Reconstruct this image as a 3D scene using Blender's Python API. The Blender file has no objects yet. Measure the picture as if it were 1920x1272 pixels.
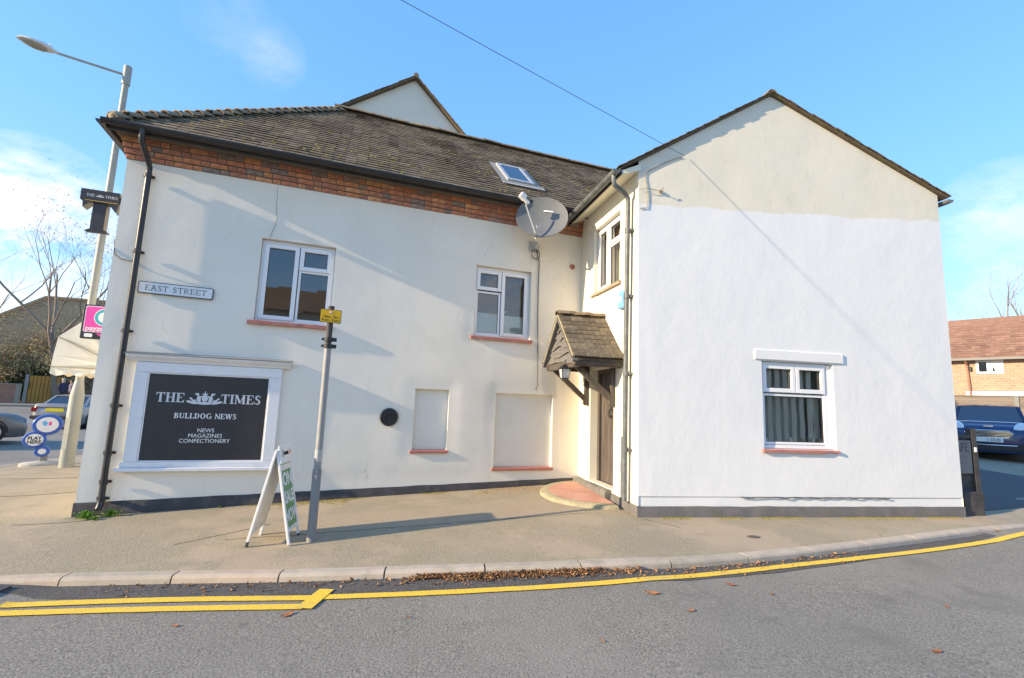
import bpy, bmesh, math, random
from math import sin, cos, tan, pi, radians, hypot, atan2, sqrt
from mathutils import Matrix, Vector, noise, Euler

random.seed(7)
SC = bpy.context.scene
COL = SC.collection

# ------------------------------------------------------------------ camera
HC = 1.55
PITCH, ROLL = radians(7.6665), radians(2.1116)
cam_d = bpy.data.cameras.new('camera')
cam_d.sensor_width = 36.0
cam_d.lens = 906.0 / 1920.0 * 36.0
cam_d.clip_start = 0.05
cam_d.clip_end = 3000
cam = bpy.data.objects.new('camera', cam_d)
COL.objects.link(cam)
_fw = Vector((0, cos(PITCH), sin(PITCH)))
_up0 = Vector((0, -sin(PITCH), cos(PITCH)))
_rt0 = Vector((1, 0, 0))
_rt = _rt0 * cos(ROLL) + _up0 * sin(ROLL)
_up = _up0 * cos(ROLL) - _rt0 * sin(ROLL)
cam.matrix_world = Matrix(((_rt.x, _up.x, -_fw.x, 0), (_rt.y, _up.y, -_fw.y, 0), (_rt.z, _up.z, -_fw.z, HC), (0, 0, 0, 1)))
SC.camera = cam

# ------------------------------------------------------------------ light
SUN_AZ, SUN_EL = radians(246.2), radians(19.6)       # towards the sun, clockwise from +Y
SKY_STRENGTH, SUN_STRENGTH, EXPOSURE = 0.15, 2.45, 1.75
sl = bpy.data.lights.new('sun', 'SUN')
sl.energy = SUN_STRENGTH
sl.angle = radians(0.53)
sl.color = (1.0, 0.88, 0.69)
sun = bpy.data.objects.new('sun', sl)
COL.objects.link(sun)
_sd = Vector((sin(SUN_AZ) * cos(SUN_EL), cos(SUN_AZ) * cos(SUN_EL), sin(SUN_EL)))
sun.rotation_euler = _sd.to_track_quat('Z', 'Y').to_euler()
sun.location = _sd * 40

world = bpy.data.worlds.new('World')
SC.world = world
world.use_nodes = True
wn, wl = world.node_tree.nodes, world.node_tree.links
for n in list(wn):
    wn.remove(n)
w_out = wn.new('ShaderNodeOutputWorld')
w_bg = wn.new('ShaderNodeBackground')
w_bg.inputs['Strength'].default_value = SKY_STRENGTH
w_sky = wn.new('ShaderNodeTexSky')
w_sky.sky_type = 'NISHITA'
w_sky.sun_disc = False
w_sky.sun_elevation = SUN_EL
w_sky.sun_rotation = SUN_AZ
w_sky.altitude = 50
w_sky.air_density = 1.0
w_sky.dust_density = 0.1
w_sky.ozone_density = 6.0
w_tc = wn.new('ShaderNodeTexCoord')


def wmath(op, a, b=None, clamp=False):
    n = wn.new('ShaderNodeMath')
    n.operation = op
    n.use_clamp = clamp
    for i, v in enumerate((a, b)):
        if v is None:
            continue
        if isinstance(v, (int, float)):
            n.inputs[i].default_value = v
        else:
            wl.new(v, n.inputs[i])
    return n.outputs[0]


w_noise = wn.new('ShaderNodeTexNoise')
w_noise.inputs['Scale'].default_value = 7.0
w_noise.inputs['Detail'].default_value = 5.0
w_noise.inputs['Roughness'].default_value = 0.62
w_noise.inputs['Distortion'].default_value = 0.4
w_map = wn.new('ShaderNodeMapping')
w_map.inputs['Scale'].default_value = (1.0, 1.0, 1.9)
wl.new(w_tc.outputs['Generated'], w_map.inputs['Vector'])
wl.new(w_map.outputs['Vector'], w_noise.inputs['Vector'])
mask = None
# cumulus low on the left, thin wisps higher up, a few banks further round
CLOUDS = [((-0.699, 0.67, 0.245), 0.115, 1.25), ((-0.73, 0.66, 0.15), 0.15, 0.7), ((-0.60, 0.78, 0.20), 0.07, 0.6),
          ((-0.45, 0.683, 0.576), 0.075, 0.11), ((-0.41, 0.723, 0.549), 0.055, 0.2), ((0.70, 0.66, 0.285), 0.09, 0.45),
          ((0.706, 0.667, 0.215), 0.07, 0.4), ((-0.9, -0.1, 0.3), 0.3, 0.8), ((0.6, -0.75, 0.3), 0.35, 0.7),
          ((0.95, 0.1, 0.25), 0.3, 0.8), ((-0.3, -0.9, 0.35), 0.3, 0.6)]
for cdir, rad, amt in CLOUDS:
    dn = wn.new('ShaderNodeVectorMath')
    dn.operation = 'DISTANCE'
    wl.new(w_tc.outputs['Generated'], dn.inputs[0])
    dn.inputs[1].default_value = Vector(cdir).normalized()
    t = wmath('SUBTRACT', 1.0, wmath('DIVIDE', dn.outputs['Value'], rad), clamp=True)
    t = wmath('MULTIPLY', wmath('POWER', t, 0.6), amt)
    mask = t if mask is None else wmath('MAXIMUM', mask, t)
nz = wmath('MULTIPLY', wmath('SUBTRACT', w_noise.outputs['Fac'], 0.36), 3.4, clamp=True)
mask = wmath('MULTIPLY', mask, nz, clamp=True)
w_mix = wn.new('ShaderNodeMix')
w_mix.data_type = 'RGBA'
wl.new(mask, w_mix.inputs['Factor'])
w_hs = wn.new('ShaderNodeHueSaturation')
w_hs.inputs['Hue'].default_value = 0.519
w_hs.inputs['Saturation'].default_value = 1.95
w_hs.inputs['Value'].default_value = 2.05
w_gm = wn.new('ShaderNodeGamma')
w_gm.inputs['Gamma'].default_value = 0.36
wl.new(w_sky.outputs['Color'], w_gm.inputs['Color'])
wl.new(w_gm.outputs['Color'], w_hs.inputs['Color'])
wl.new(w_hs.outputs['Color'], w_mix.inputs['A'])
w_mix.inputs['B'].default_value = (3.0, 3.05, 3.15, 1)
wl.new(w_mix.outputs['Result'], w_bg.inputs['Color'])
wl.new(w_bg.outputs['Background'], w_out.inputs['Surface'])

SC.view_settings.view_transform = 'Standard'
SC.view_settings.look = 'None'
SC.view_settings.gamma = 1.0
SC.view_settings.use_curve_mapping = False
SC.view_settings.exposure = EXPOSURE
SC.view_settings.use_white_balance = True          # the camera's daylight-shade setting
SC.view_settings.white_balance_temperature = 8300
SC.view_settings.white_balance_tint = 12
SC.render.engine = 'CYCLES'
SC.cycles.max_bounces = 6
SC.cycles.diffuse_bounces = 3
SC.cycles.glossy_bounces = 3
SC.cycles.transparent_max_bounces = 12
SC.cycles.use_adaptive_sampling = True

# ------------------------------------------------------------------ helpers
I4 = Matrix.Identity(4)
WM = {}


def frame(o, az):
    a = radians(az)
    x = Vector((sin(a), cos(a), 0))
    y = Vector((sin(a - pi / 2), cos(a - pi / 2), 0))
    return Matrix(((x.x, y.x, 0, o[0]), (x.y, y.y, 0, o[1]), (0, 0, 1, o[2]), (0, 0, 0, 1)))


def rotz(o, deg=0.0):
    return Matrix.Translation(Vector(o)) @ Matrix.Rotation(radians(deg), 4, 'Z')


def link(o, parent=None, M=I4):
    COL.objects.link(o)
    WM[o] = M.copy()
    if parent is not None:
        o.parent = parent
        o.matrix_basis = WM[parent].inverted() @ M
    else:
        o.matrix_basis = M
    return o


def tag(o, label=None, cat=None, group=None, kind=None):
    if label:
        o['label'] = label
    if cat:
        o['category'] = cat
    if group:
        o['group'] = group
    if kind:
        o['kind'] = kind
    return o


def empty(name, M, label=None, cat=None, group=None, parent=None):
    o = bpy.data.objects.new(name, None)
    o.empty_display_size = 0.1
    link(o, parent, M)
    return tag(o, label, cat, group)


class G:
    def __init__(s):
        s.v, s.f, s.t = [], [], []

    def add(s, vs, fs, tint=0.5):
        b = len(s.v)
        s.v.extend([tuple(p) for p in vs])
        for f in fs:
            s.f.append([b + i for i in f])
            s.t.append(tint)
        return s

    def box(s, x0, x1, y0, y1, z0, z1, tint=0.5):
        return s.add([(x0, y0, z0), (x1, y0, z0), (x1, y1, z0), (x0, y1, z0), (x0, y0, z1), (x1, y0, z1), (x1, y1, z1), (x0, y1, z1)],
                     [(0, 3, 2, 1), (4, 5, 6, 7), (0, 1, 5, 4), (1, 2, 6, 5), (2, 3, 7, 6), (3, 0, 4, 7)], tint)

    def bbox(s, x0, x1, y0, y1, z0, z1, b=0.004, tint=0.5):
        """box with chamfered edges (octagon section in x/y and inset top and bottom)"""
        b = min(b, (x1 - x0) * .4, (y1 - y0) * .4, (z1 - z0) * .4)
        rings = []
        for (z, i) in ((z0, b), (z0 + b, 0), (z1 - b, 0), (z1, b)):
            c = b
            a0, a1, c0, c1 = x0 + i, x1 - i, y0 + i, y1 - i
            rings.append([(a0 + c, c0, z), (a1 - c, c0, z), (a1, c0 + c, z), (a1, c1 - c, z), (a1 - c, c1, z), (a0 + c, c1, z), (a0, c1 - c, z), (a0, c0 + c, z)])
        return s.loft(rings, True, tint)

    def mbox(s, M, sx, sy, sz, tint=0.5):
        vs = [M @ Vector((a * sx / 2, b * sy / 2, c * sz / 2)) for c in (-1, 1) for (a, b) in ((-1, -1), (1, -1), (1, 1), (-1, 1))]
        return s.add(vs, [(0, 3, 2, 1), (4, 5, 6, 7), (0, 1, 5, 4), (1, 2, 6, 5), (2, 3, 7, 6), (3, 0, 4, 7)], tint)

    def beam(s, a, b, w, h, up=(0, 0, 1), tint=0.5):
        a, b = Vector(a), Vector(b)
        d = (b - a)
        L = d.length
        d.normalize()
        u = Vector(up)
        sd = d.cross(u)
        if sd.length < 1e-5:
            sd = d.cross(Vector((0, 1, 0)))
        sd.normalize()
        u = sd.cross(d)
        M = Matrix(((d.x, sd.x, u.x, 0), (d.y, sd.y, u.y, 0), (d.z, sd.z, u.z, 0), (0, 0, 0, 1)))
        M = Matrix.Translation((a + b) / 2) @ M
        return s.mbox(M, L, w, h, tint)

    def loft(s, rings, caps=True, tint=0.5, closed=True):
        b = len(s.v)
        n = len(rings[0])
        for r in rings:
            s.v.extend([tuple(p) for p in r])
        for i in range(len(rings) - 1):
            for j in range(n if closed else n - 1):
                k = (j + 1) % n
                s.f.append([b + i * n + j, b + i * n + k, b + (i + 1) * n + k, b + (i + 1) * n + j])
                s.t.append(tint)
        if caps and closed:
            s.f.append([b + j for j in range(n)][::-1])
            s.f.append([b + (len(rings) - 1) * n + j for j in range(n)])
            s.t += [tint, tint]
        return s

    def tube(s, pts, r, n=8, caps=True, tint=0.5):
        pts = [Vector(p) for p in pts]
        rs = r if isinstance(r, (list, tuple)) else [r] * len(pts)
        rings = []
        pu = None
        for i, p in enumerate(pts):
            d = (pts[min(i + 1, len(pts) - 1)] - pts[max(i - 1, 0)])
            if d.length < 1e-9:
                d = Vector((0, 0, 1))
            d.normalize()
            if pu is None:
                u = d.orthogonal().normalized()
            else:
                u = (pu - d * pu.dot(d))
                u = u.normalized() if u.length > 1e-6 else d.orthogonal().normalized()
            pu = u
            w = d.cross(u)
            rings.append([p + (u * cos(2 * pi * k / n) + w * sin(2 * pi * k / n)) * rs[i] for k in range(n)])
        return s.loft(rings, caps, tint)

    def lathe(s, prof, M=I4, n=16, tint=0.5):
        rings = [[M @ Vector((r * cos(2 * pi * k / n), r * sin(2 * pi * k / n), z)) for k in range(n)] for r, z in prof]
        return s.loft(rings, True, tint)

    def prism(s, poly, fn, d0, d1, tint=0.5):
        """poly of 2D points, fn(a,b,d)->3D, extruded between d0 and d1"""
        n = len(poly)
        vs = [fn(a, b, d0) for a, b in poly] + [fn(a, b, d1) for a, b in poly]
        fs = [list(range(n))[::-1], [n + i for i in range(n)]] + [(i, (i + 1) % n, n + (i + 1) % n, n + i) for i in range(n)]
        return s.add(vs, fs, tint)

    def build(s, name, mat, parent=None, M=I4, smooth=False, kind=None, label=None, recalc=True):
        me = bpy.data.meshes.new(name)
        me.from_pydata(s.v, [], s.f)
        if recalc:
            bm = bmesh.new()
            bm.from_mesh(me)
            bmesh.ops.recalc_face_normals(bm, faces=bm.faces)
            bm.to_mesh(me)
            bm.free()
        at = me.attributes.new('tint', 'FLOAT', 'FACE')
        at.data.foreach_set('value', s.t)
        if smooth:
            me.polygons.foreach_set('use_smooth', [True] * len(me.polygons))
            if hasattr(me, 'set_sharp_from_angle'):
                me.set_sharp_from_angle(angle=radians(42))
        me.update()
        me.materials.append(MAT[mat] if isinstance(mat, str) else mat)
        o = bpy.data.objects.new(name, me)
        link(o, parent, M)
        if kind:
            o['kind'] = kind
        if label:
            o['label'] = label
        return o


def inst(name, mesh_obj, parent, M):
    o = bpy.data.objects.new(name, mesh_obj.data)
    return link(o, parent, M)


def text(body, size, mat, parent, M, align='CENTER', name='lettering', ext=0.001, sx=1.0, shear=0.0, space=1.0, bold=0.0):
    cu = bpy.data.curves.new(name, 'FONT')
    cu.body = body
    cu.size = size
    cu.align_x = align
    cu.align_y = 'CENTER'
    cu.extrude = ext
    cu.shear = shear
    cu.offset = bold
    cu.space_character = space
    cu.resolution_u = 3
    t = bpy.data.objects.new(name, cu)
    COL.objects.link(t)
    dg = bpy.context.evaluated_depsgraph_get()
    me = bpy.data.meshes.new_from_object(t.evaluated_get(dg))
    COL.objects.unlink(t)
    bpy.data.objects.remove(t)
    me.transform(Matrix.Rotation(pi / 2, 4, 'X') @ Matrix.Diagonal((sx, 1, 1, 1)))
    me.name = name
    me.materials.clear()
    me.materials.append(MAT[mat])
    o = bpy.data.objects.new(name, me)
    return link(o, parent, M)


# serif capitals drawn from strokes; cap height 1
def serif_glyph(ch, st=0.17, th=0.055):
    P = []

    def R(x0, y0, x1, y1):
        P.append([(x0, y0), (x1, y0), (x1, y1), (x0, y1)])

    def Lq(x0, y0, x1, y1, w):
        P.append([(x0 - w / 2, y0), (x0 + w / 2, y0), (x1 + w / 2, y1), (x1 - w / 2, y1)])

    def arc(cx, cy, rx, ry, a0, a1, wx, wy, n=14):
        for i in range(n):
            p, q = radians(a0 + (a1 - a0) * i / n), radians(a0 + (a1 - a0) * (i + 1) / n)
            P.append([(cx + rx * cos(p), cy + ry * sin(p)), (cx + rx * cos(q), cy + ry * sin(q)),
                      (cx + (rx - wx) * cos(q), cy + (ry - wy) * sin(q)), (cx + (rx - wx) * cos(p), cy + (ry - wy) * sin(p))])

    def stem(x, y0=0, y1=1, foot=True, head=True, w=None):
        w = w or st
        R(x, y0, x + w, y1)
        e = st * .45
        if foot:
            R(x - e, y0, x + w + e, y0 + th)
        if head:
            R(x - e, y1 - th, x + w + e, y1)

    if ch == 'T':
        W = .80
        stem(W / 2 - st / 2, 0, 1, True, False)
        R(0.02, 1 - th * 1.2, W - .02, 1)
        P.append([(0.02, 1), (0.0, .72), (.04, .72), (.12, 1 - th)])
        P.append([(W - .02, 1), (W, .72), (W - .04, .72), (W - .12, 1 - th)])
    elif ch == 'H':
        W = .92
        stem(.1)
        stem(W - .1 - st)
        R(.1 + st, .48, W - .1 - st, .48 + th)
    elif ch == 'E':
        W = .76
        stem(.09)
        R(.09, 1 - th, W - .05, 1)
        R(.09, 0, W - .03, th)
        R(.09, .49, .5, .49 + th)
        P.append([(W - .05, 1), (W - .03, .73), (W - .07, .73), (W - .17, 1 - th)])
        P.append([(W - .03, 0), (W, .29), (W - .04, .29), (W - .17, th)])
        R(.48, .39, .52, .65)
    elif ch == 'I':
        W = .42
        stem(W / 2 - st / 2)
    elif ch == 'M':
        W = 1.1
        stem(.08, w=th * 1.3)
        stem(W - .1 - st)
        Lq(.16, 1, W / 2, .1, st)
        Lq(W - .2, 1, W / 2, .1, th * 1.2)
    elif ch == 'N':
        W = .94
        stem(.1, w=th * 1.3)
        stem(W - .16, w=th * 1.3, foot=False)
        Lq(.12, 1, W - .13, 0, st * 1.15)
    elif ch == 'L':
        W = .74
        stem(.09)
        R(.09, 0, W - .03, th)
        P.append([(W - .03, 0), (W, .32), (W - .04, .32), (W - .17, th)])
    elif ch == 'U':
        W = .9
        R(.1, .3, .1 + st, 1)
        R(W - .12 - th, .3, W - .12, 1)
        R(.03, 1 - th, .17 + st, 1)
        R(W - .2 - th, 1 - th, W - .04, 1)
        arc(W / 2 - .01, .31, W / 2 - .11, .31, 180, 360, st * .8, th * 1.3)
    elif ch == 'D':
        W = .9
        stem(.09)
        arc(.36, .5, .48, .5, -90, 90, st * 1.1, th)
        R(.2, 0, .38, th)
        R(.2, 1 - th, .38, 1)
    elif ch == 'B':
        W = .8
        stem(.09)
        arc(.38, .75, .3, .25, -90, 90, st, th)
        arc(.38, .26, .36, .27, -90, 90, st * 1.05, th)
        R(.2, 0, .4, th)
        R(.2, 1 - th, .4, 1)
        R(.2, .48, .4, .48 + th)
    elif ch == 'O':
        W = .95
        arc(W / 2, .5, .44, .52, 0, 360, st * 1.1, th, 24)
    elif ch == 'G':
        W = .95
        arc(W / 2 + .02, .5, .44, .52, 48, 318, st * 1.1, th, 20)
        R(W - .24, .06, W - .24 + st, .44)
        R(W - .34, .44 - th, W + .02, .44)
        R(W - .18, .66, W - .14, .96)
    elif ch == 'S':
        W = .66
        arc(.33, .735, .26, .275, 35, 262, st * .95, th * 1.2)
        arc(.33, .265, .29, .275, -145, 82, st * .95, th * 1.2)
        P.append([(.2, .56), (.26, .67), (.48, .45), (.42, .34)])
        R(.53, .7, .57, .98)
        R(.04, .02, .08, .3)
    elif ch == 'W':
        W = 1.25
        Lq(.14, 1, .38, 0, st)
        Lq(.62, 1, .38, 0, th * 1.3)
        Lq(.62, 1, .86, 0, st)
        Lq(1.1, 1, .86, 0, th * 1.3)
        R(0, 1 - th, .3, 1)
        R(.48, 1 - th, .76, 1)
        R(.98, 1 - th, 1.22, 1)
    elif ch == 'A':
        W = .9
        Lq(.12, 0, .43, 1, th * 1.4)
        Lq(.76, 0, .45, 1, st)
        R(.26, .32, .62, .32 + th)
        R(0, 0, .26, th)
        R(.6, 0, .92, th)
    elif ch == 'R':
        W = .86
        stem(.09)
        arc(.38, .74, .32, .26, -90, 90, st, th)
        R(.2, 1 - th, .4, 1)
        R(.2, .48, .4, .48 + th)
        Lq(.36, .5, .72, 0, st)
        R(.68, 0, .88, th)
    else:
        W = .45
    return P, W


def serif(body, h, mat, parent, M, st=0.17, th=0.055, gap=.05, name='lettering', align='CENTER', sx=1.0):
    gl = [serif_glyph(c, st, th) for c in body]
    W = sum(w for _, w in gl) + gap * (len(gl) - 1)
    x = -W / 2 if align == 'CENTER' else 0
    g = G()
    k = 0
    for P, w in gl:
        for poly in P:
            off = -0.0004 * (1 + k % 5)
            k += 1
            g.add([((x + a) * h * sx, off, (b - .5) * h) for a, b in poly], [list(range(len(poly)))])
        x += w + gap
    return g.build(name, mat, parent, M, recalc=False), W * h * sx


# ------------------------------------------------------------------ materials
MAT = {}


def newmat(name):
    m = bpy.data.materials.new(name)
    m.use_nodes = True
    nt = m.node_tree
    return m, nt, nt.nodes, nt.links, nt.nodes['Principled BSDF']


def mixc(nt, fac, a, b, typ='MIX'):
    n = nt.nodes.new('ShaderNodeMix')
    n.data_type = 'RGBA'
    n.blend_type = typ
    for key, v in (('Factor', fac), ('A', a), ('B', b)):
        if isinstance(v, (int, float)):
            n.inputs[key].default_value = v
        elif isinstance(v, tuple):
            n.inputs[key].default_value = (*v, 1)
        else:
            nt.links.new(v, n.inputs[key])
    return n.outputs['Result']


def nmath(nt, op, a, b=None, c=None, clamp=False):
    n = nt.nodes.new('ShaderNodeMath')
    n.operation = op
    n.use_clamp = clamp
    for i, v in enumerate((a, b, c)):
        if v is None:
            continue
        if isinstance(v, (int, float)):
            n.inputs[i].default_value = v
        else:
            nt.links.new(v, n.inputs[i])
    return n.outputs[0]


def nnoise(nt, scale, detail=4, rough=.55, stretch=None, coord='Object', dist=0.0):
    tc = nt.nodes.new('ShaderNodeTexCoord')
    n = nt.nodes.new('ShaderNodeTexNoise')
    n.inputs['Scale'].default_value = scale
    n.inputs['Detail'].default_value = detail
    n.inputs['Roughness'].default_value = rough
    n.inputs['Distortion'].default_value = dist
    src = tc.outputs[coord]
    if stretch:
        mp = nt.nodes.new('ShaderNodeMapping')
        mp.inputs['Scale'].default_value = stretch
        nt.links.new(src, mp.inputs['Vector'])
        src = mp.outputs['Vector']
    nt.links.new(src, n.inputs['Vector'])
    return n.outputs['Fac']


def ramp(nt, v, lo, hi, clamp=True):
    n = nt.nodes.new('ShaderNodeMapRange')
    n.inputs['From Min'].default_value = lo
    n.inputs['From Max'].default_value = hi
    n.clamp = clamp
    nt.links.new(v, n.inputs['Value'])
    return n.outputs['Result']


def mat(name, col, rough=.8, layers=(), bumps=(), metal=0.0, spec=.5, tint=None, rand=None, emit=None, coord='Object', trans=0.0, sheen=None):
    """layers: (scale, colour, lo, hi, amount[, stretch]); bumps: (scale, strength, distance)"""
    m, nt, N, L, b = newmat(name)
    c = None
    cur = col
    for ly in layers:
        f = ramp(nt, nnoise(nt, ly[0], 3, .6, ly[5] if len(ly) > 5 else None, coord), ly[2], ly[3])
        f = nmath(nt, 'MULTIPLY', f, ly[4])
        cur = mixc(nt, f, cur, ly[1])
    if tint:                                   # per-face variation stored on the mesh
        a = N.new('ShaderNodeAttribute')
        a.attribute_name = 'tint'
        cur = mixc(nt, a.outputs['Fac'], mixc(nt, 1.0, cur, tint[0], 'MULTIPLY'), mixc(nt, 1.0, cur, tint[1], 'MULTIPLY'))
    if rand:                                   # per-object variation
        oi = N.new('ShaderNodeObjectInfo')
        cr = N.new('ShaderNodeValToRGB')
        cr.color_ramp.interpolation = 'CONSTANT'
        els = cr.color_ramp.elements
        while len(els) < len(rand):
            els.new(0.5)
        for i, (e, rc) in enumerate(zip(els, rand)):
            e.position = i / len(rand)
            e.color = (*rc, 1)
        L.new(oi.outputs['Random'], cr.inputs['Fac'])
        cur = mixc(nt, 1.0, cur, cr.outputs['Color'], 'MULTIPLY')
    if isinstance(cur, tuple):
        b.inputs['Base Color'].default_value = (*cur, 1)
    else:
        L.new(cur, b.inputs['Base Color'])
    b.inputs['Roughness'].default_value = rough
    b.inputs['Metallic'].default_value = metal
    b.inputs['Specular IOR Level'].default_value = spec
    prev = None
    for bp in bumps:
        bn = N.new('ShaderNodeBump')
        bn.inputs['Strength'].default_value = bp[1]
        bn.inputs['Distance'].default_value = bp[2]
        L.new(nnoise(nt, bp[0], 3, .6, bp[3] if len(bp) > 3 else None, coord), bn.inputs['Height'])
        if prev:
            L.new(prev, bn.inputs['Normal'])
        prev = bn.outputs['Normal']
    if prev:
        L.new(prev, b.inputs['Normal'])
    if emit:
        b.inputs['Emission Color'].default_value = (*emit[0], 1)
        b.inputs['Emission Strength'].default_value = emit[1]
    MAT[name] = m
    return m


def glassmat(name, tintc=(.9, .93, .93), refl=1.0, rough=0.01):
    m, nt, N, L, b = newmat(name)
    N.remove(b)
    tr = N.new('ShaderNodeBsdfTransparent')
    tr.inputs['Color'].default_value = (*tintc, 1)
    gl = N.new('ShaderNodeBsdfGlossy')
    gl.inputs['Roughness'].default_value = rough
    gl.inputs['Color'].default_value = (1, 1, 1, 1)
    fr = N.new('ShaderNodeFresnel')
    fr.inputs['IOR'].default_value = 1.52
    f = nmath(nt, 'MULTIPLY', fr.outputs[0], 3.0 * refl, clamp=True)
    mx = N.new('ShaderNodeMixShader')
    L.new(f, mx.inputs[0])
    L.new(tr.outputs[0], mx.inputs[1])
    L.new(gl.outputs[0], mx.inputs[2])
    L.new(mx.outputs[0], N['Material Output'].inputs['Surface'])
    MAT[name] = m


W3 = (1, 1, 1)
mat('render_cream', (.83, .785, .69), .85, [(1.1, (.795, .745, .64), .40, .65, .6), (9, (.82, .80, .73), .5, .7, .4), (26, (.66, .63, .55), .63, .75, .3), (2.2, (.68, .655, .585), .60, .72, .4, (1.6, 1, .22)), (.7, (.72, .69, .60), .5, .62, .4)],
    [(7, .10, .012), (18, .14, .008), (70, .2, .004)])
mat('render_return', (.78, .745, .63), .85, [(1.6, (.74, .70, .585), .42, .62, .5), (24, (.70, .66, .55), .63, .75, .3)], [(20, .2, .006), (80, .2, .003)])
mat('niche_paint', (.78, .755, .675), .85, [(2, (.72, .69, .60), .4, .65, .6)], [(40, .15, .003)])
mat('gable_cream', (.72, .695, .605), .88, [(1.4, (.66, .64, .55), .4, .65, .6)], [(24, .15, .005)])
mat('plinth_black', (.040, .040, .044), .7, [(6, (.085, .08, .08), .45, .7, .8), (40, (.20, .19, .18), .66, .75, .6)], [(30, .4, .008)])
mat('plinth_grey', (.115, .112, .110), .8, [(5, (.16, .15, .145), .4, .65, .8), (45, (.32, .31, .30), .66, .74, .6), (3, (.12, .12, .06), .55, .7, .4)], [(30, .4, .008)])
mat('brick', (1, 1, 1), .9, [(14, (.70, .66, .64), .42, .66, .7), (60, (.5, .45, .45), .58, .74, .6), (3.0, (.42, .43, .40), .50, .66, .75)], [(50, .5, .006)],
    rand=[(.72, .28, .14), (.62, .235, .13), (.78, .33, .16), (.56, .235, .15), (.68, .255, .14), (.32, .235, .205), (.54, .215, .135), (.80, .38, .19), (.43, .285, .225), (.50, .21, .145), (.66, .275, .16)])
mat('mortar', (.20, .17, .14), .95, [(20, (.12, .10, .085), .4, .6, .7)], [(60, .4, .006)])
mat('roof_tile', (.130, .100, .066), .9, [(2.2, (.17, .135, .095), .45, .62, .6), (9, (.21, .175, .115), .54, .68, .7), (34, (.34, .30, .21), .62, .70, .6), (5, (.15, .135, .05), .56, .66, .6)],
    [(60, .5, .006)], tint=((.60, .58, .58), (1.4, 1.36, 1.28)))
mat('porch_tile', (.115, .095, .07), .9, [(8, (.20, .17, .12), .45, .62, .7), (30, (.27, .24, .17), .58, .70, .6), (6, (.17, .16, .06), .58, .66, .6)],
    [(60, .5, .006)], rand=[(.75, .73, .72), (1.0, .97, .95), (1.25, 1.2, 1.15), (.85, .83, .8), (1.1, 1.02, .95)])
mat('ridge_clay', (.21, .155, .105), .9, [(8, (.30, .24, .15), .45, .64, .8), (30, (.13, .11, .08), .55, .7, .6)], [(50, .4, .006)], rand=[(.8, .8, .8), (1, 1, 1), (1.2, 1.15, 1.05), (.95, .9, .85)])
mat('black_plastic', (.022, .022, .025), .35, [(6, (.045, .045, .048), .45, .7, .6)])
mat('fascia_black', (.035, .034, .036), .55, [(8, (.07, .068, .066), .5, .7, .5)])
mat('grey_pipe', (.095, .11, .115), .45, [(8, (.17, .185, .185), .45, .65, .7), (20, (.25, .14, .08), .66, .72, .6)])
mat('soffit_cream', (.78, .745, .60), .7)
mat('upvc', (.80, .82, .84), .28, [(12, (.74, .75, .76), .5, .7, .4)])
mat('white_paint', (.78, .79, .80), .5, [(6, (.66, .66, .65), .55, .72, .6), (40, (.5, .48, .45), .68, .74, .5)], [(40, .1, .002)])
mat('seal_dark', (.05, .05, .055), .6)
mat('terracotta', (.40, .15, .125), .8, [(10, (.47, .22, .18), .45, .65, .6), (40, (.31, .12, .10), .6, .72, .6)], [(50, .4, .004)])
mat('sill_tile', (.38, .30, .22), .9, [(12, (.28, .21, .15), .45, .62, .8)], [(50, .4, .004)])
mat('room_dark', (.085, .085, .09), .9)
mat('room_grey', (.55, .56, .53), .9)
mat('curtain', (.72, .70, .64), .9, [(6, (.6, .58, .5), .45, .65, .5, (4, 4, .3))])
mat('blind', (.90, .90, .84), .7)
mat('film', (.58, .66, .62), .6, [(3, (.66, .72, .69), .4, .6, .5)])
mat('sign_black', (.026, .026, .030), .42, [(8, (.034, .034, .038), .45, .7, .6)])
mat('sign_white', (.80, .81, .82), .5)
mat('sign_silver', (.62, .65, .68), .5)
mat('name_plate', (.74, .77, .79), .45, [(9, (.66, .69, .71), .5, .7, .5)])
mat('name_ink', (.075, .085, .10), .6)
mat('dish_grey', (.135, .147, .155), .5, [(6, (.165, .177, .185), .45, .65, .5)])
mat('galv', (.42, .44, .45), .45, [(15, (.55, .56, .56), .45, .65, .7), (40, (.32, .27, .22), .66, .72, .5)], metal=.35)
mat('post_galv', (.27, .275, .275), .5, [(15, (.34, .345, .34), .45, .65, .7), (40, (.20, .17, .14), .66, .72, .5)])
mat('lamp_grey', (.29, .31, .285), .5, [(5, (.35, .36, .325), .42, .65, .7), (30, (.36, .36, .32), .62, .74, .5)])
mat('lamp_head', (.60, .61, .60), .4)
mat('lamp_lens', (.26, .27, .25), .3)
mat('white_plastic', (.82, .82, .80), .4)
mat('yellow_sign', (.86, .45, .012), .45)
mat('ink_black', (.03, .028, .02), .6)
mat('board_white', (.78, .79, .78), .4, [(12, (.68, .68, .66), .5, .7, .5)])
mat('board_dark', (.06, .06, .065), .6)
mat('poster_green', (.07, .30, .10), .45, [(7, (.10, .36, .14), .4, .6, .5)])
mat('poster_grey', (.34, .38, .36), .5)
mat('orange_ink', (.85, .28, .10), .5)
mat('red_ink', (.55, .05, .06), .5)
mat('lotto_blue', (.035, .11, .42), .3)
mat('lotto_lightblue', (.10, .48, .80), .4)
mat('concrete_base', (.42, .41, .38), .85, [(9, (.33, .32, .29), .45, .65, .7)], [(50, .4, .005)])
mat('pink', (.86, .08, .40), .4)
mat('teal', (.03, .42, .47), .4)
mat('awning_cloth', (.84, .80, .68), .85, [(5, (.72, .68, .56), .4, .65, .5)])
mat('awning_seam', (.36, .33, .25), .9)
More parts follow.
